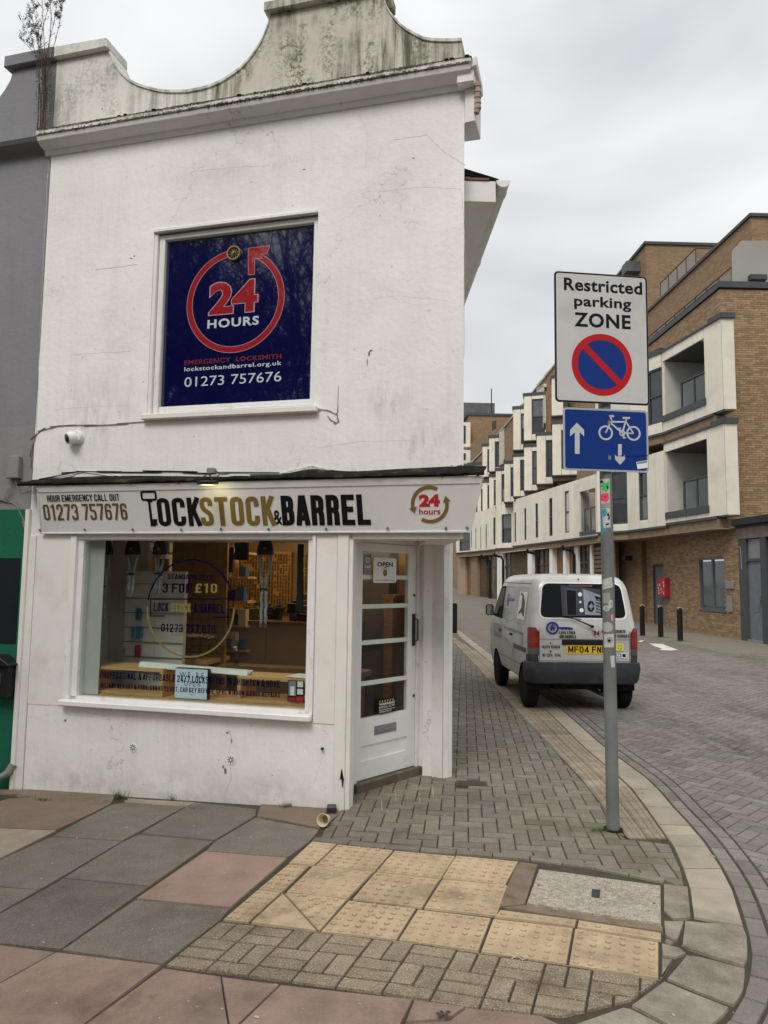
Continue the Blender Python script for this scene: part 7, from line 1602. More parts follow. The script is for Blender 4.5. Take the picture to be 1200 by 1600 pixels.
def bay(x0, x1, yt, yb, win=None, cap=5, ang=22, soff=True, Y=None):
    Y = Y or Yt(x0); A = XY(x0, Y); ux = V((math.cos(math.radians(ang)), -math.sin(math.radians(ang)), 0)); pl = Pl(V((A[0],A[1],0)), ux)
    a1, _ = pl.at(x1, 905); z0 = pl.at(x0, yb)[1]; z1 = pl.at(x0, yt)[1]
    ext = a1+.12
    wn = []
    if win: 
        w0 = pl.at(win[0], win[2]); w1 = pl.at(win[1], win[3]); wn = [(w0[0], min(max(w1[0], w0[0]+.25), ext), pl.at(win[0],win[3])[1], w0[1])]
    strip(pl, 0, ext, z0, z1, wn, step=None)
    B = V((A[0],A[1],0))+ux*ext; bk = V((.30,1.15,0)); A_ = V((A[0],A[1],0))
    m = MB(); P = [A_, B, B+bk, A_+bk]; P = [p+V((ux.y,-ux.x,0))*-.02*-1 for p in P] if False else P
    P2 = [A_+V((.02,.05,0)), B+V((0,.05,0)), B+bk, A_+bk]; m.prism([tuple(p[:2]) for p in P2], z0+.01, z1-.01); m.build('bay_core', pan, fb)
    o = V((ux.y, -ux.x, 0))*0+pl.n*.09
    m = MB(); m.prism([tuple(p[:2]) for p in (A_+o-ux*.05, B+o, B+bk, A_+bk-ux*.05)], z1, z1+cap*Y/1120); m.build('bay_cap', M['greypaint'], fb)
    if soff:
        m = MB(); m.prism([tuple(p[:2]) for p in (A_+pl.n*.08-ux*.03, B+pl.n*.08, B+bk, A_+bk)], z0-.07, z0-.005); m.build('bay_flashing', M['greypaint'], fb)
        m = MB(); q = [tuple(p[:2]) for p in (A_+V((.06,.12,0)), B+V((0,.12,0)), B+bk, A_+bk)]; m.prism(q, z0-.27, z0-.07); m.build('bay_underside', M['band'], fb)
    return pl
# upper (C) and middle (B) bays in the distance
for b in [(820,852,619.5,688.5,(831,851.5,624,679)),(803,820,640,703,(814,820,646.5,694.5)),(764.5,787.5,685,736.5,(773.5,786.7,690,730.5)),(754,764.5,698,745,(761.8,764.3,702,738)),
          (864.5,886,592,649.5,(880,886,600,640))]: bay(*b)
bay(731,753,728,752,None)
for b in [(865,905,663,742.5,(877,892,672,733)),(840,865,681,756,(853,864.5,688,746)),(820,840,699,766.5,(831.7,840,705,758)),(803,820,714,775.5,(813,819.5,718.5,767)),(788.5,803,725,784,(798,803,730.5,776)),
          (775,788.5,736,792,(784,788.2,741,784)),(764.5,775,746,796,(772,775,750,790)),(754,764.5,754.5,802,(762,764.3,758,795)),(746,754,760,807,(752,754,764,801)),(739.5,746,765,811,(744.3,746,769,806)),(734,739.5,770,814,None)]: bay(*b)
# recessed balconies beside two top bays
for x0, x1, yt, yb in ((851.5,866,600,668),(787.5,803.5,668,724)):
    Y = Yt(x0)+2.2; A = XY(x0, Y); B = XY(x1, Y+.1); pl = wallpl(A, B); z0, z1 = pl.at(x0,yb)[1], pl.at(x0,yt)[1]; L_ = pl.at(x1,905)[0]
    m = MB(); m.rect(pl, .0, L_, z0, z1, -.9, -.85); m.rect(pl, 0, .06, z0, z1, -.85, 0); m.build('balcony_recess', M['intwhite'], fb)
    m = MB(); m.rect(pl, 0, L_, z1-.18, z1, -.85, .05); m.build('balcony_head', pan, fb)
    m = MB(); m.rect(pl, L_*.45, L_*.75, z0, z0+1.9, -.85, -.80); m.build('balcony_door', M['greypaint'], fb); m = MB(); m.rect(pl, 0, L_, z0-.1, z0+.25, -.05, .05); m.build('balcony_upstand', M['greypaint'], fb)
# first floor wall (A level) following the bent street line
segs = [(713.5,735,53.0,50.5,[(719,735,833,860)]),(735,765,50.6,46.9,[(737,738.3,829,856.5),(744,745.3,826,857),(751.7,753,823,857),(760,761.7,819,856)]),(765,776.5,46.7,45.6,[(772,775.3,809,851)]),(776.5,803,44.6,43.4,[(785,800,804,848)]),
        (804,882,41.3,34.3,[(805.3,807.6,801,846.5),(820.7,823.6,794.5,843.5),(838.3,842,787,840),(859.8,864.6,779,837)]),
        (882,936,34.3,30.6,[(884.5,890.5,768,832)]),(936,984.5,28.7,27.4,[(955.5,984,738,818)]),(984.5,1044,27.4,24.8,[(1001,1013,738,812)])]
for x0, x1, Y0, Y1, ws in segs:
    pl = wallpl(XY(x0,Y0), XY(x1,Y1)); L_ = pl.at(x1,905)[0]; wn = []; op = []
    for w in ws: a = pl.at(w[0],w[3]); b = pl.at(w[1],w[2]); wn.append((a[0], b[0], min(a[1],pl.at(w[1],w[3])[1]), max(b[1],pl.at(w[0],w[2])[1])))
    if x0 == 882: a = pl.at(908,832); b = pl.at(932,762); op.append((a[0], b[0], a[1], b[1]))
    strip(pl, 0, L_, 3.68, 6.35, wn, step=.62, open_=op)
    m = MB(); 
    if op:
        a0_, a1_, z0_, z1_ = op[0]; m.rect(pl, -0., a0_, 3.70, 6.3, -.4, -.005); m.rect(pl, a1_, L_, 3.70, 6.3, -.4, -.005); m.build('wall_core', M['intwhite'], fb)
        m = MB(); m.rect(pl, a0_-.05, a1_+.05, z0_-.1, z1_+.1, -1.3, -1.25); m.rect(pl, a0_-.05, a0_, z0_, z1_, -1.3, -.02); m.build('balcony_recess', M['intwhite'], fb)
        m = MB(); m.rect(pl, a0_+.9, a0_+1.8, z0_, z1_, -1.25, -1.18); m.rect(pl, a0_, a1_, z0_-.16, z0_+.02, -.1, .09); m.build('balcony_sill', M['greypaint'], fb)
        m = MB(); m.rect(pl, a0_+.35, a1_, z0_+1.0, z0_+1.06, -.05, 0); [m.rect(pl, a0_+.35+k*.6, a0_+.41+k*.6, z0_, z0_+1.0, -.05, 0) for k in range(4)]; m.build('balcony_rail', M['greypaint'], fb)
    else: m.rect(pl, .0, L_, 3.70, 6.3, -.4, -.09); m.build('wall_core', M['greypaint'], fb)
    m = MB(); m.rect(pl, -.03, L_+.03, 3.60, 3.675, -.4, .12); m.build('flashing', M['greypaint'], fb)
    m = MB(); m.rect(pl, -.0, L_+.0, 3.33, 3.60, -1.6, .03); m.build('brick_band', M['brick_tan'], fb, uv=True)
# near bays with balconies
NA, NB_ = XY(1044,24.9), XY(1142,21.35); NPL = wallpl(NA, NB_); NL = NPL.at(1142,905)[0]
def nearbay(zb_, zt_, oz0, oz1, ycap):
    o0, o1 = NPL.at(1045.5,905)[0]+.02, NPL.at(1113,905)[0]
    strip(NPL, 0, NL, zb_, zt_, [], step=.70, open_=[(o0,o1,oz0,oz1)])
    m = MB(); m.rect(NPL, 0, o0-.03, zb_+.01, zt_-.01, -.05, -.004); m.build('panel_backing', M['greypaint'], fb); m = MB(); m.rect(NPL, o1+.03, NL-.01, zb_+.01, zt_-.01, -.05, -.004); m.build('panel_backing', M['greypaint'], fb)
    # deep frame of the opening, reveal, rear wall
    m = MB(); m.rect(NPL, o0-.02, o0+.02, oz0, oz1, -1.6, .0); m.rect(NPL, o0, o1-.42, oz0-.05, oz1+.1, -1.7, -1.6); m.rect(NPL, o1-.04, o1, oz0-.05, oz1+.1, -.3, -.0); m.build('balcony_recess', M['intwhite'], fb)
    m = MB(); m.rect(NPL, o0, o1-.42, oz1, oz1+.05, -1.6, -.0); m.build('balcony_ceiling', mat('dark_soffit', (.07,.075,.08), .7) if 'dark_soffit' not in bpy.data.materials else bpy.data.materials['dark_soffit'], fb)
    m = MB(); m.rect(NPL, o0+1.6, o0+1.78, oz0, oz1, -1.6, -1.35); m.rect(NPL, o1-1.0, o1-.4, oz0, oz1-.6, -1.6, -1.55); m.build('balcony_door', M['greypaint'], fb)
    m = MB(); m.rect(NPL, o0, o1-.42, oz0-.05, oz0+.0, -1.6, 0); m.build('balcony_floor', M['greypl'], fb)
    m = MB(); m.rect(NPL, o0-.06, o1+.05, oz0-.20, oz0+.02, -.08, .11); m.build('balcony_sill', M['greypaint'], fb)
    rl_ = sub((lambda m: (m.rect(NPL, (o0+.62), o1, oz0+1.02, oz0+1.08, -.30, -.22), [m.rect(NPL, (o0+.62)+k*.78, (o0+.68)+k*.78, oz0, oz0+1.02, -.29, -.23) for k in range(4)], m.build('balcony_railing', M['greypaint'], fb))[-1])(MB()), fb)
    for k in range(3): m = MB(); m.rect(NPL, o0+.69+k*.78, min(o0+1.39+k*.78,o1-.03), oz0+.06, oz0+.98, -.265, -.255); m.build('pane', glass_mat('balcony_glass', (.62,.66,.68), 1.4) if 'balcony_glass' not in bpy.data.materials else bpy.data.materials['balcony_glass'], rl_)
    # end cheek facing the viewer
    c_ = NPL.pt(NL, 0, .06); cp_ = Pl(V((c_.x, c_.y, 0)), V((1,-.03,0))); we = cp_.at(1159.5, 905)[0]
    m = MB(); m.rect(cp_, .005, we, zb_, zt_, -.06, 0); m.build('cladding_panel', pan, fb)
    m = MB(); m.prism([tuple(c_[:2]), tuple(cp_.pt(we,0,-.02)[:2]), (cp_.pt(we,0).x+.0, 22.62), (c_.x+.35, 22.62)], zb_+.01, zt_-.01); m.build('bay_core', M['greypaint'], fb)
    m = MB(); m.rect(NPL, NL-.62, NL+.05, zt_, zt_+.17, -.2, .13); m.rect(cp_, .0, we+.03, zt_, zt_+.17, -.8, .07); m.rect(NPL, -.02, NL-.62, zt_, zt_+.07, -.2, .10); m.build('bay_cap', M['greypaint'], fb)
    m = MB(); m.rect(NPL, 0, NL-.55, zb_-.09, zb_-.01, -.3, .09); m.build('flashing', M['greypaint'], fb)
    m = MB(); m.rect(NPL, 0, NL-.5, zb_-.38, zb_-.09, -.35, .02); m.build('brick_band', M['brick_tan'], fb, uv=True)
    m = MB(); m.prism([tuple(NPL.pt(0,0,-.05)[:2]), tuple(NPL.pt(NL,0,.0)[:2]), (cp_.pt(we,0).x, c_.y+.05), (11.3,22.55), (11.3,25)], zb_-.04, zb_-.0); m.build('bay_soffit', M['greypl'], fb)
z = lambda px, py: NPL.at(px, py)[1]
print('near bays', z(1142,803), z(1142,658), z(1142,635), z(1142,488), 'open', z(1046,806), z(1046,708), z(1113,784), z(1113,680), z(1046,660), z(1046,565), z(1113,620),z(1113,520))
nearbay(3.77, 6.58, z(1080,796)+.0, z(1080,694), 0)
nearbay(7.03, 9.90, z(1080,634), z(1080,541), 0)
# second-floor facet with window between sign and near bay
pl = wallpl(XY(1003,26.2), XY(1042,24.95)); L_ = pl.at(1043,905)[0]; w0 = pl.at(1014.5,666); w1 = pl.at(1037.5,572)
strip(pl, -.4, L_, 7.03, 9.90, [(w0[0], w1[0], w0[1], w1[1])]); m = MB(); m.rect(pl, -.4, L_, 9.90, 10.12, -.3, .10); m.build('bay_cap', M['greypaint'], fb)
m = MB(); m.rect(pl, -.4, L_, 7.05, 9.88, -.8, -.08); m.build('bay_core', M['greypaint'], fb); m = MB(); m.rect(pl, -.4, L_, 6.94, 7.02, -.6, .09); m.build('flashing', M['greypaint'], fb); m = MB(); m.rect(pl, -.4, L_, 6.66, 6.94, -1.2, .02); m.build('brick_band', M['brick_tan'], fb, uv=True)
pl = wallpl(XY(936,30.6), XY(1003,26.2)); L_ = pl.at(1003,905)[0]; strip(pl, 0, L_, 7.03, 9.90, [], step=.7); m = MB(); m.rect(pl, 0, L_, 7.05, 9.88, -.5, -.09); m.build('bay_core', pan, fb); m = MB(); m.rect(pl, 0, L_, 9.90, 10.08, -.4, .09); m.rect(pl, 0, L_, 6.94, 7.02, -.4, .09); m.build('flashing', M['greypaint'], fb)
# real brickwork: outer walls near enough to read the courses
def brickwall(pl, a0, a1, z0, z1, holes=(), name='brickwork', L_=.225, H_=.075):
    m = MB(); es = sorted({a0, a1} | {h[0] for h in holes} | {h[1] for h in holes})
    for a, b in zip(es, es[1:]):
        mid = (a+b)/2; hs = [h for h in holes if h[0] < mid < h[1]]; zz = [(z0, z1)]
        for h in hs: zz = [s_ for lo_, hi in zz for s_ in ((lo_, min(hi, h[2])), (max(lo_, h[3]), hi)) if s_[1]-s_[0] > .01]
        for lo_, hi in zz: m.rect(pl, a, b, lo_, hi, -.15, -.008)
    m.build('mortar_bed', M['mortar'], fb)
    m = MB(); r_ = int(z0/H_); zc = z0
    while zc < z1-.02:
        x = a0-(r_%2)*L_/2; 
        while x < a1:
            s0, s1 = max(x+.005, a0), min(x+L_-.005, a1); t0_, t1_ = zc+.005, min(zc+H_-.005, z1)
            if s1-s0 > .02 and not any(h[0]-.02 < (s0+s1)/2 < h[1]+.02 and h[2]-.02 < (t0_+t1_)/2 < h[3]+.02 for h in holes):
                m.tv = random.random(); o = random.uniform(-.002,.003)
                P = [pl.pt(s0,t0_,o), pl.pt(s1,t0_,o), pl.pt(s1,t1_,o), pl.pt(s0,t1_,o)]; Q = [pl.pt(s0,t0_,-.008), pl.pt(s1,t0_,-.008), pl.pt(s1,t1_,-.008), pl.pt(s0,t1_,-.008)]
                m.add(P+Q, [(0,1,2,3),(4,5,1,0),(5,6,2,1),(6,7,3,2),(7,4,0,3)])
            x += L_
        zc += H_; r_ += 1
    return m.build(name, M['brickp'], fb, tint=True, kind='stuff')
_c = OY(1124,441,22.6); CX, CY, ZP = _c.x, 22.6, _c.z-.24; print('corner', _c)
EW = Pl(V((CX,CY,0)), (1,-.01,0)); brickwall(EW, 0, 5.2, 3.3, ZP)
UWp = wallpl((CX+.0,31.5), (CX,CY)); 
brickwall(UWp, 31.5-29.2, 31.5-CY, 9.8, ZP)
for bb in ((12.9,22,CY+.16,31,3.4,ZP-.02),(CX+.1,12.9,CY+.16,31,9.95,ZP-.02),(CX+.05,12.9,CY+.16,31,6.55,6.9),(CX+.05,12.9,CY+.16,31,3.4,3.7)): m = MB(); m.box(*bb); m.build('block_core', M['brick'], fb, uv=True)
m = MB(); m.box(CX-.06,17.5,CY-.08,CY+.25,ZP+.04,ZP+.26); m.box(CX-.06,CX+.25,CY+.25,31.5,ZP+.04,ZP+.26); m.build('parapet_cap', M['greypaint'], fb, bevel=.01)
# ground floor brick wall, window, doors
gA, gB = G(1003,974.6), G(1160,1000.5); gA.z = gB.z = 0; GW = Pl(gA, gB-gA); GL = (gB-gA).length
hz = lambda x0, x1, y0, y1: (GW.at(x0,905)[0], GW.at(x1,905)[0], GW.at((x0+x1)/2,y1)[1], GW.at((x0+x1)/2,y0)[1])
win_ = hz(1092.5,1132.5,871,953); dr_ = hz(1019.5,1037,881,978); dr_ = (dr_[0],dr_[1],0,dr_[3])
print('ground wall', GL, win_, dr_)
brickwall(GW, 0, GL, 0, 3.33, [win_, dr_])
m = MB(); a0,a1,z0,z1 = win_; f = .07
for r4 in ((a0,a0+f,z0,z1),(a1-f,a1,z0,z1),(a0+f,a1-f,z0,z0+f),(a0+f,a1-f,z1-f,z1),((a0+a1)/2-.05,(a0+a1)/2+.05,z0+f,z1-f)): m.rect(GW, *r4, -.10, -.03)
m.rect(GW, a0-.03, a1+.03, z0-.05, z0, -.1, .03); wd = sub(m.build('window', mat('blue_grey_frame', (.085,.105,.12), .5, var=.08), fb), fb)
for b0_, b1_ in ((a0+f,(a0+a1)/2-.05),((a0+a1)/2+.05,a1-f)): m = MB(); m.rect(GW, b0_+.05, b1_-.05, z0+f+.05, z1-f-.05, -.09, -.07); m.build('pane', mat('green_grey_pane', (.09,.115,.11), .08, var=.3, scale=2, bump=0, spec=.7) if 'green_grey_pane' not in bpy.data.materials else bpy.data.materials['green_grey_pane'], wd)
m = MB(); m.rect(GW, dr_[0], dr_[1], 0, dr_[3], -.12, -.08); dd_ = sub(m.build('door', M['doorgrey'], fb), fb)
m = MB(); m.rect(GW, dr_[0], dr_[0]+.07, 0, dr_[3], -.08, -.01); m.rect(GW, dr_[0]+.07, dr_[1], dr_[3]-.1, dr_[3], -.08, -.01); m.build('door_frame', M['greypaint'], fb)
q = hz(1033.5,1046.5,903,932.5); fx = thing('fire_point_box', 'red wall box with white graffiti beside the narrow grey door', 'box', GW.pt((q[0]+q[1])/2,q[2]))
m = MB(); m.rect(GW, q[0], q[1], q[2], q[3], .0, .18); m.build('case', mat('fire_red', (.40,.02,.03), .45), fx, bevel=.015)
random.seed(4); m = MB()
for k in range(14): x, y = random.uniform(q[0]+.05,q[1]-.1), random.uniform(q[2]+.05,q[3]-.1); m.rect(GW, x, x+random.uniform(.02,.07), y, y+random.uniform(.02,.10), .181, .183)
m.build('graffiti', M['whitep'], fx)
for r_, nm, lab in (((1135,1147,909,920),'wall_plate','grey name plate on the brick wall right of the ground floor window'),((1136.5,1143.5,932,956),'wall_cabinet','narrow grey cabinet under the name plate')):
    q = hz(*r_); m = MB(); m.rect(GW, q[0], q[1], q[2], q[3], 0, .05); solo(m, nm, M['greypl'], lab, 'cabinet' if 'cab' in nm else 'sign', GW.pt(q[0],q[2]), bevel=.008)
m = MB(); pth = [GW.pt(*GW.at(x,y),.02) for x,y in ((1150,855),(1158,855),(1159,870),(1160,890))]; m.tube(pth, .018, 6); solo(m, 'wall_cable', M['greypl'], 'pale pipe bent down the brick wall corner', 'pipe', pth[-1])
m = MB(); m.box(gA.x-.1+.3,22,gA.y-6,gA.y+.5,0,.01) if False else None
# soffit above the near pavement
m = MB(); m.prism([(10.3,28),(10.75,21.6),(11.6,21.5),(12.6,31),(9.9,31)], 3.34, 3.37); m.build('undercroft_soffit', M['brick_tan'], fb)
# next building: dark shopfront with grey door at the right edge
sf_ = thing('side_shop', 'low dark timber fronted unit with grey door at the right edge', 'building', V((12,19,0)))
SFp = Pl(V((gB.x+.02,21.45,0)), V((.02,-1,0))); a_ = lambda x: SFp.at(x,905)[0]
m = MB(); m.box(gB.x+.15,20,12,21.4,0,3.6); m.build('wall', M['brick_dark'], sf_, uv=True)
m = MB(); m.rect(SFp, 0, 8, 3.42, 3.62, -.2, .22); m.rect(SFp, .02, 8, 3.36, 3.42, -.2, .12); m.build('cornice', M['blackpl'], sf_)
m = MB(); m.rect(SFp, .03, 8, 3.02, 3.36, -.2, .06); m.build('fascia_board', mat('weathered_board', (.16,.13,.11), .8, var=.35, scale=2, bump=.3), sf_)
d0, d1 = a_(1169), a_(1191.5); zz = lambda y, x=1180: SFp.at(x,y)[1]
m = MB(); m.rect(SFp, .05, d0, 0, 3.02, -.1, .04); m.rect(SFp, d1, d1+.28, 0, 3.02, -.1, .05); m.rect(SFp, d0, d1, zz(877), zz(872.5), -.1, .04); m.build('shopfront_frame', M['greypaint'], sf_)
m = MB(); m.rect(SFp, d0, d1, zz(872.5), 3.0, -.06, -.03); m.build('fanlight', M['greypl'], sf_)
m = MB(); m.rect(SFp, d0, d1, .06, zz(877), -.06, -.01); dg_ = sub(m.build('door', M['doorgrey'], sf_), sf_)
m = MB(); m.rect(SFp, d0+.3, d1-.25, zz(956), zz(953), -.01, .005); m.build('letter_plate', M['steel'], dg_); m = MB(); m.rect(SFp, d1-.13, d1-.06, zz(938), zz(929), -.01, .03); m.rect(SFp, d1-.14, d1-.11, zz(945), zz(930), .0, .06); m.build('lock', M['steel'], dg_)
m = MB(); m.rect(SFp, d1+.28, 8, 0, 3.02, -.1, -.02); m.build('dark_glazing', M['glass_dark'], sf_)
m = MB(); m.rect(SFp, d0, d1, 0, .06, -.1, .08); m.build('doorstep', M['greypl'], sf_)
# set-back top floor, higher block, rails and screen
_t = OY(1173,334,24.5); TX, TY, TZ = _t.x, 24.5, _t.z-.12; print('top', _t)
m = MB(); m.box(TX,22,TY,40,ZP,TZ); m.build('top_storey', M['brick'], fb, uv=True)
m = MB(); m.box(TX-.08,22,TY-.08,40,TZ,TZ+.12); m.build('roof_edge', M['greypaint'], fb)
p = OY(1009,382,34); q = OY(1122,382,34); m = MB(); m.box(p.x,22,34,44,ZP,p.z); m.build('roof_block', M['brick'], fb, uv=True); m = MB(); m.box(p.x-.1,22,33.92,44,p.z,p.z+.14); m.build('roof_edge', M['greypaint'], fb)
m = MB(); e_ = OY(976,427,35); e2 = OY(1002,412,35); m.box(e_.x,e2.x+.3,34.7,35.4,e_.z,e2.z)
m.build('roof_canopy', M['slate'], fb)
gb = bpy.data.materials['balcony_glass']
def railing(pts, z0, h, n, r0=.024):
    m = MB(); 
    for a, b in zip(pts, pts[1:]): m.tube([V((a[0],a[1],z0+h)), V((b[0],b[1],z0+h))], r0, 6)
    a, b = V(pts[0]), V(pts[1])
    for k in range(n+1): c = a+(b-a)*k/n; m.tube([V((c.x,c.y,z0)), V((c.x,c.y,z0+h))], r0, 5)
    r_ = sub(m.build('roof_railing', M['greypaint'], fb), fb)
    for k in range(n):
        c, d = a+(b-a)*(k+.08)/n, a+(b-a)*(k+.92)/n; m = MB(); m.add([(c.x,c.y,z0+.1),(d.x,d.y,z0+.1),(d.x,d.y,z0+h-.08),(c.x,c.y,z0+h-.08)], [(0,1,2,3)]); m.build('pane', gb, r_)
_r = OX(1143,417,CX+1.0); railing([(CX+1.0,31),(CX+1.0,_r.y)], ZP+.1, _r.z-ZP-.1, 8)
y0_ = OX(1087,400,TX+.1).y; y1_ = OX(1032,457,TX+.1).y; railing([(TX+.1,y1_),(TX+.1,y0_),(TX+1.2,y0_)], TZ+.12, .85, 4)
ps_ = Pl(V((CX+.3,CY+.4,0)), (1,0,0)); P = [ps_.at(*p) for p in ((1144,440),(1240,440),(1240,376),(1159,376),(1144,392))]; m = MB(); m.plate(ps_, ccw(P), -.02, 0); m.build('frosted_screen', mat('frosted_glass', (.30,.29,.26), .35, var=.06, scale=.8, bump=0), fb)
m = MB(); a = ps_.at(1165,437); b = ps_.at(1192,433); m.rect(ps_, a[0], b[0], a[1]-.12, b[1]-.02, .1, .3); m.build('parapet_lamp', M['greypaint'], fb, bevel=.03)
for px, py in ((1069,514),(1095,491)): 
    p = OX(px, py, TX-.03); m = MB(); m.lathe([(.05,-.18),(.06,0),(.04,.14)], (p.x,p.y,p.z), n=8); solo(m, 'wall_lamp', M['whitep'], 'small pale wall light on the set-back top storey, %s of the pair' % ('left' if px == 1069 else 'right'), 'lamp', (p.x,p.y,p.z))
# body of the far wing behind the bays, brick gable strip, slate roof
poly = [XY(x, Yt(x)) for x in (715,766,805,860,936,985)]
def offp(d): return [(x+d, y+d*.3) for x, y in poly]
bp1 = offp(1.0); m = MB(); P = bp1[::-1]+[(11,61),(22,61),(22,28)]; m.prism([tuple(p) for p in ccw(P)], 3.6, 9.0); m.build('wing_core', M['brick'], fb, uv=True)
P = [p for p in offp(1.0)][::-1][1:]+[(11,61),(22,61),(22,31)]; m = MB(); m.prism(ccw(P), 9.0, 12.1); m.build('wing_core', M['brick'], fb, uv=True)
ev = [(XY(x, Yt(x)+2.6), OY(x, y, Yt(x)+2.6).z) for x, y in ((735,726),(764,696),(803,652),(835,614),(864,579),(900,536))]
m = MB()
for (a, za), (b, zb_) in zip(ev, ev[1:]): m.add([(a[0],a[1],8),(b[0],b[1],8),(b[0],b[1],zb_+.0),(a[0],a[1],za)], [(0,1,2,3)])
m.build('gable_wall', M['brick'], fb, uv=True)
m = MB()
for (a, za), (b, zb_) in zip(ev, ev[1:]):
    ra, rb = (a[0]+2.2, a[1]+.6, za+1.3), (b[0]+2.2, b[1]+.6, zb_+1.3); n = 5
    for k in range(n):
        f0, f1 = k/n, (k+1)/n; L0 = V((a[0],a[1],za))+(V((b[0],b[1],zb_))-V((a[0],a[1],za)))*f0; L1 = V((a[0],a[1],za))+(V((b[0],b[1],zb_))-V((a[0],a[1],za)))*f1; R0 = V(ra)+(V(rb)-V(ra))*f0; R1 = V(ra)+(V(rb)-V(ra))*f1
        m.tv = random.random(); up = V((0,0,.10+.12*(k%2))); m.add([L0+up,L1+up,R1+up,R0+up,L0,L1,R1,R0], [(0,1,2,3),(4,5,1,0),(5,6,2,1),(6,7,3,2),(7,4,0,3)])
m.build('slate_steps', M['slate'], fb, tint=True)
m = MB()
for (a, za), (b, zb_) in zip(ev, ev[1:]): m.tube([V((a[0]-.05,a[1],za+.03)), V((b[0]-.05,b[1],zb_+.03))], .06, 6)
m.build('eaves_trim', pan, fb)
# ground floor undercroft of the far wing
def gpl(d=1.3): q = [XY(x, Yt(x)+.0) for x in (722,766,805,860,936,1003)]; return [(x+d, y+.2) for x, y in q]
gp = gpl(); 
yl = mat('lit_ochre_glass', (.13,.085,.022), .3, var=.6, scale=2.5, bump=0, spec=.2, col2=(.04,.03,.02), c2scale=1.2, c2a=.45, c2b=.55); dk = mat('dark_timber_slats', (.06,.035,.025), .8, var=.3)
def gzf(y): return max(0, (y-24)*.0213)
for (x0, x1, mt, d, nm) in ((715,727,mat('tan_stucco', (.33,.24,.16), .85),.4,'stucco_wall'),(727,735.5,M['wood_dark'],.9,'entrance_door'),(735.5,746,M['brick_tan'],.3,'brick_pier'),(746,760,M['brick_dark'],.9,'dark_brick_wall'),(760,776,yl,1.3,'shop_glazing'),(776.5,786,M['cream'],.5,'column'),(786.5,798,yl,1.3,'shop_glazing'),(798.5,824,M['brick_dark'],1.1,'dark_brick_wall'),(824.5,831,M['cream'],.5,'column'),(831.5,843,yl,1.3,'shop_glazing'),(843,858,yl,1.35,'shop_glazing'),(858.5,863.5,M['cream'],.6,'column'),(864,880,M['wood_dark'],1.4,'timber_screen'),(880,884,M['cream'],.7,'column'),(884,898,M['wood_dark'],1.4,'timber_screen'),(898,904,M['cream'],.9,'column'),(904,908,yl,1.4,'shop_glazing'),(908,922,yl,1.4,'shop_glazing'),(922,925,M['cream'],1.0,'column'),(925.5,957,dk,1.6,'slatted_screen'),(957,962,M['brick_tan'],1.2,'brick_pier'),(962,1003,M['brick'],3.0,'rear_brick_wall')):
    Y0, Y1 = Yt(x0)*(1+d*.02), Yt(x1)*(1+d*.02); pl = wallpl(XY(x0,Y0), XY(x1,Y1)); L_ = pl.at(x1,905)[0]; zf = gzf(Y0); m = MB(); m.rect(pl, 0, L_, zf-.3, 3.34, -.3, 0); m.build(nm, mt, fb, uv=True)
    if nm == 'shop_glazing':
        m = MB(); [m.rect(pl, L_*k/2-.04, L_*k/2+.04, zf, 3.3, 0, .05) for k in range(3)]; m.rect(pl, 0, L_, 2.5, 2.58, 0, .05); m.build('glazing_frame', M['greypaint'], fb)
    if nm == 'slatted_screen':
        m = MB(); [m.rect(pl, 0, L_, .2+k*.19, .33+k*.19, 0, .04) for k in range(16)]; m.build('slats', M['wood_dark'], fb)
m = MB(); P = [XY(x, Yt(x)+.2) for x in (715,766,805,860,936,960)]; P = P+[(x+4.5, y+1.5) for x, y in P[::-1]]; m.prism(ccw([tuple(p) for p in P]), 3.34, 3.37); m.build('undercroft_soffit', M['intwhite'], fb)
m = MB(); a = XY(985,28.6); m.box(a[0]-.2,a[0]+.1,a[1],a[1]+.4,2.55,2.75); m.rect(Pl(V((*XY(962,30.2),0)), V((1,-.9,0))), 0, 1.9, 2.55, 2.75, 0, .2); m.build('garage_lintel', M['blackpl'], fb)
# black downpipes with swan necks
for px, yt, yb in ((765,870,938),(786,867,915),(840,866,915),(897,863,915)):
    Y = Yt(px)*1.0; t_ = OY(px,yt,Y); t_.z = 3.3; m = MB(); zf = gzf(Y); m.tube([(t_.x-.55,t_.y,t_.z+.05),(t_.x-.5,t_.y,t_.z-.12),(t_.x-.1,t_.y,t_.z-.2),(t_.x,t_.y,t_.z-.4),(t_.x,t_.y,zf)], .075, 8); m.build('downpipe', M['blackpl'], fb, smooth=50)
# rising far street
rs_ = [(24,-6,2.7,25),(40,-6,1,30),(60,-6,1,40),(140,-6,-6,70)]
m = MB(); m.add([(-6,24,-.003),(25,24,-.003),(30,40,gzf(40)),(-6,40,gzf(40)),(40,60,gzf(60)),(-6,60,gzf(60)),(70,160,gzf(60)+.5),(-6,160,gzf(60)+.5)], [(0,1,2,3),(3,2,4,5),(5,4,6,7)]); m.build('far_carriageway', farm, None, kind='structure')
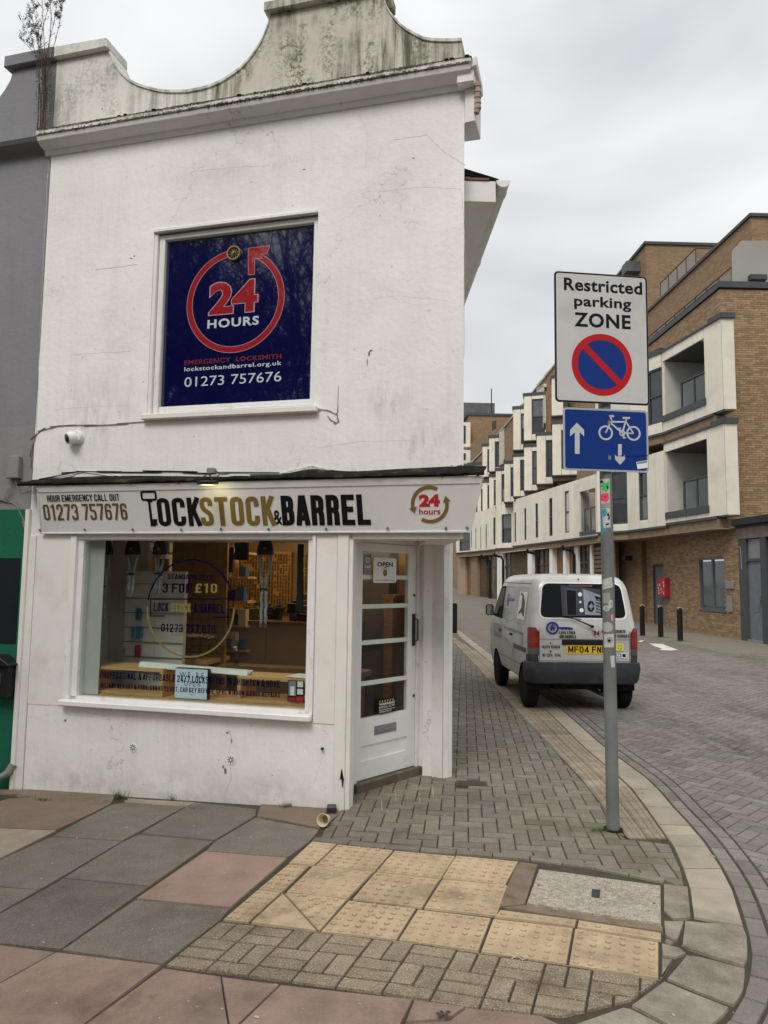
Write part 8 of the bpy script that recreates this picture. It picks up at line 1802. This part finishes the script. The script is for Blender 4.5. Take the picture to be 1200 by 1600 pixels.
# ---------------------------------------------------------------- closing the view
fe = thing('far_brick_block', 'tan brick flats with white bay at the far end of the street', 'building', V((11,62,.8)))
p = OY(732,649,62); q = OY(812,649,62); m = MB(); m.box(p.x,q.x+6,62,75,0,p.z); m.build('wall', M['brick'], fe, uv=True); m = MB(); m.box(p.x-.15,q.x+6,61.9,75,p.z,p.z+.2); m.build('roof_edge', M['greypaint'], fe)
r0 = OY(725,642,66); r1 = OY(767,642,66); m = MB(); m.box(p.x-.5,r1.x,64,70,p.z+.2,r0.z+.3); m.build('slate_roof', M['slate'], fe); m = MB(); m.tube([(r1.x-.3,64,p.z),(r1.x-.3,64,p.z+3)], .05, 5); m.build('aerial', M['darkmetal'], fe)
for y0_, y1_ in ((660,698),(703,724)):
    a, b = OY(722,y1_,61), OY(735,y0_,61); m = MB(); m.box(a.x,b.x,61,62.5,a.z,b.z); ba = sub(m.build('bay', pan, fe), fe); m = MB(); m.box(a.x+.1,(a.x+b.x)/2-.05,60.96,61,a.z+.3,b.z-.3); m.build('window', M['glass_dark'], ba)
a, b = OY(769,674,62), OY(775,658,62); m = MB(); m.box(a.x,b.x,61.95,62.1,a.z,b.z); m.build('window', M['glass_dark'], fe)
lw = thing('low_white_building', 'low white rendered building with a blue mural closing the street', 'building', V((10,80,.8)))
a = OY(700,845,80); m = MB(); m.box(5,13,80,90,.5,a.z); m.build('wall', M['cream'], lw)
a, b = OY(704,872,79.9), OY(711.5,854,79.9); m = MB(); m.box(a.x,b.x,79.85,79.98,a.z,b.z); m.build('mural', mat('blue_mural', (.06,.15,.42), .7, var=.8, scale=2.5, bump=0, col2=(.45,.5,.55), c2scale=2, c2a=.52, c2b=.56), lw)
for px in (707,713): a, b = OY(px-2,927,79.9), OY(px+2,892,79.9); m = MB(); m.box(a.x,b.x,79.85,79.98,.6,b.z); m.build('door', M['doorgrey'], lw)
m = MB(); a = OY(700,840,80); m.box(4.8,13.2,79.5,90,a.z-.3,a.z+.4); m.build('roof', M['slate'], lw)
m = MB(); m.box(4,40,95,105,0,9); solo(m, 'distant_terrace', M['brick_tan'], 'plain brick terrace beyond the far end of the street', 'building', V((20,95,0)), uv=True)
# silver car under the flats
yc = 50.5; cx = 9.35; car = thing('parked_car', 'silver parked car half hidden behind the far column', 'car', V((cx,yc,gzf(yc))))
CM = Matrix.Translation(V((cx,yc,gzf(yc))))
m = MB(CM); pf_ = [(-.95,.35),(-.98,.75),(-.85,.92),(-.45,1.0),(.15,1.42),(1.6,1.46),(2.4,1.05),(3.1,.95),(3.2,.4)]; n = len(pf_)
m.add([(x_,y,z_) for x_ in (-.85,-.78,.78,.85) for y, z_ in pf_], [(i*n+k,i*n+(k+1)%n,(i+1)*n+(k+1)%n,(i+1)*n+k) for i in range(3) for k in range(n)]+[tuple(range(n)),tuple(range(4*n-1,3*n-1,-1))]); m.build('body', mat('silver_paint', (.38,.39,.40), .3, var=.03, metal=.4), car, smooth=30)
m = MB(CM); m.add([(-.68,-.42,1.03),(.68,-.42,1.03),(.62,.12,1.39),(-.62,.12,1.39)], [(0,1,2,3)]); m.build('windscreen', M['glass_dark'], car)
for x_ in (-.8,.8):
    for y in (-.3,2.4): m = MB(CM); m.lathe([(.3,-.1),(.3,.1)], (x_,y,.3), 'x', 16); m.build('wheel', M['blackpl'], car)
# hidden left side of the street: next houses behind the shop
hs = thing('side_street_house', 'plain white rendered house behind the shop on the left of the street', 'building', V((-3,16,0)))
m = MB(); m.box(-7,.2,14.3,34,0,5.8); m.build('wall', M['render'], hs)
for k in range(4):
    for z_ in (.9,3.4): m = MB(); m.box(.15,.24,16+k*4.5,17.1+k*4.5,z_,z_+1.5); m.build('window', M['glass_dark'], hs)
# ---------------------------------------------------------------- opposite the shop, behind the viewer: bare street trees and a terrace
tr_ = thing('opposite_terrace', 'brick terrace of shops across the road behind the viewer', 'building', V((-12,-20,0)))
m = MB(); m.box(-40,16,-26,-20,-.3,8.2); m.build('wall', M['brick_dark'], tr_, uv=True); m = MB(); m.box(-40,16,-20,-19.8,2.9,3.4); m.build('shop_fascia', M['greypaint'], tr_)
for k in range(12):
    for z_ in (4.2,6.4): m = MB(); m.box(-39+k*4.6,-37.9+k*4.6,-20,-19.93,z_,z_+1.3); m.build('window', M['glass_grey'], tr_)
bark = mat('bark', (.045,.038,.032), .95, var=.3, bump=.4)
def bare_tree(x, y, h, seed, lab):
    random.seed(seed); t = thing('bare_tree', lab, 'tree', V((x,y,gz(max(-8,x)))), 'bare street trees behind the viewer'); tk = MB(); cr = MB()
    def br_(p, d, l, r, dep, mb_):
        n = 4; pts = [p]; rs_ = [r]
        for k in range(n): d = (d+V((random.uniform(-.16,.16), random.uniform(-.16,.16), random.uniform(-.05,.14)))).normalized(); p = p+d*l/n; pts.append(p); rs_.append(r*(1-.4*(k+1)/n))
        mb_.tube(pts, rs_, 6 if dep > 3 else 3, False)
        if dep == 0: return
        for k in range(3 if dep > 1 else 5):
            q = pts[random.randint(2, n)]; a = random.uniform(0,6.28); o = d.orthogonal().normalized(); o2 = d.cross(o); e = (d*.75+(o*math.cos(a)+o2*math.sin(a))*random.uniform(.45,.85)).normalized(); br_(q, e, l*random.uniform(.62,.82), r*.55, dep-1, cr)
        br_(pts[-1], d, l*.75, r*.6, dep-1, cr)
    br_(V((x,y,gz(max(-8,x)))), V((0,0,1)), h*.3, h*.022, 6, tk); tk.build('trunk', bark, t, smooth=60); cr.build('crown', bark, t)
for x, y, h, s_ in ((-10.5,-1.5,13,1),(-15,-5.5,14.5,2),(-7.5,-7,13,3)): bare_tree(x, y, h, s_, ['bare tree nearest the green fronted building across the pavement','tallest bare tree farther behind the viewer on the left','bare tree almost straight behind the viewer'][s_-1])
# ================================================================== separate the loose bars of joined parts
def split_loose(stem, newname=None):
    for o in [o for o in bpy.data.objects if o.type == 'MESH' and o.name.split('.')[0] == stem]:
        me = o.data; par = list(range(len(me.vertices)))
        def find(i):
            while par[i] != i: par[i] = par[par[i]]; i = par[i]
            return i
        for e in me.edges: par[find(e.vertices[0])] = find(e.vertices[1])
        groups = {}
        for p in me.polygons: groups.setdefault(find(p.vertices[0]), []).append(p)
        if len(groups) < 2: continue
        for ps in groups.values():
            ids = sorted({i for p in ps for i in p.vertices}); mp_ = {i: k for k, i in enumerate(ids)}
            n_ = bpy.data.meshes.new(newname or stem); n_.from_pydata([tuple(me.vertices[i].co) for i in ids], [], [[mp_[i] for i in p.vertices] for p in ps]); n_.materials.append(me.materials[0])
            c = bpy.data.objects.new(newname or stem, n_); COL.objects.link(c); c.parent = o.parent; c.location = o.location; c.matrix_parent_inverse = o.matrix_parent_inverse
            for ch in list(o.children): ch.parent = c
        bpy.data.objects.remove(o)
for a, b in (('wall_core', None), ('balcony_railing', 'balcony_bar'), ('balcony_rail', 'balcony_bar'), ('balcony_recess', None), ('rivets', 'rivet'), ('glazing_frame', 'glazing_bar'), ('slats', 'slat'), ('lock_cylinder', None), ('bolt_print', None), ('door_pier', None), ('balcony_door', None), ('mud_flap', None), ('arrows', 'arrow'), ('flashing', None), ('left_pilaster', None), ('circular_arrows', 'circular_arrow'), ('loose_flashing_patch', None), ('shop_fascia', None)): split_loose(a, b)
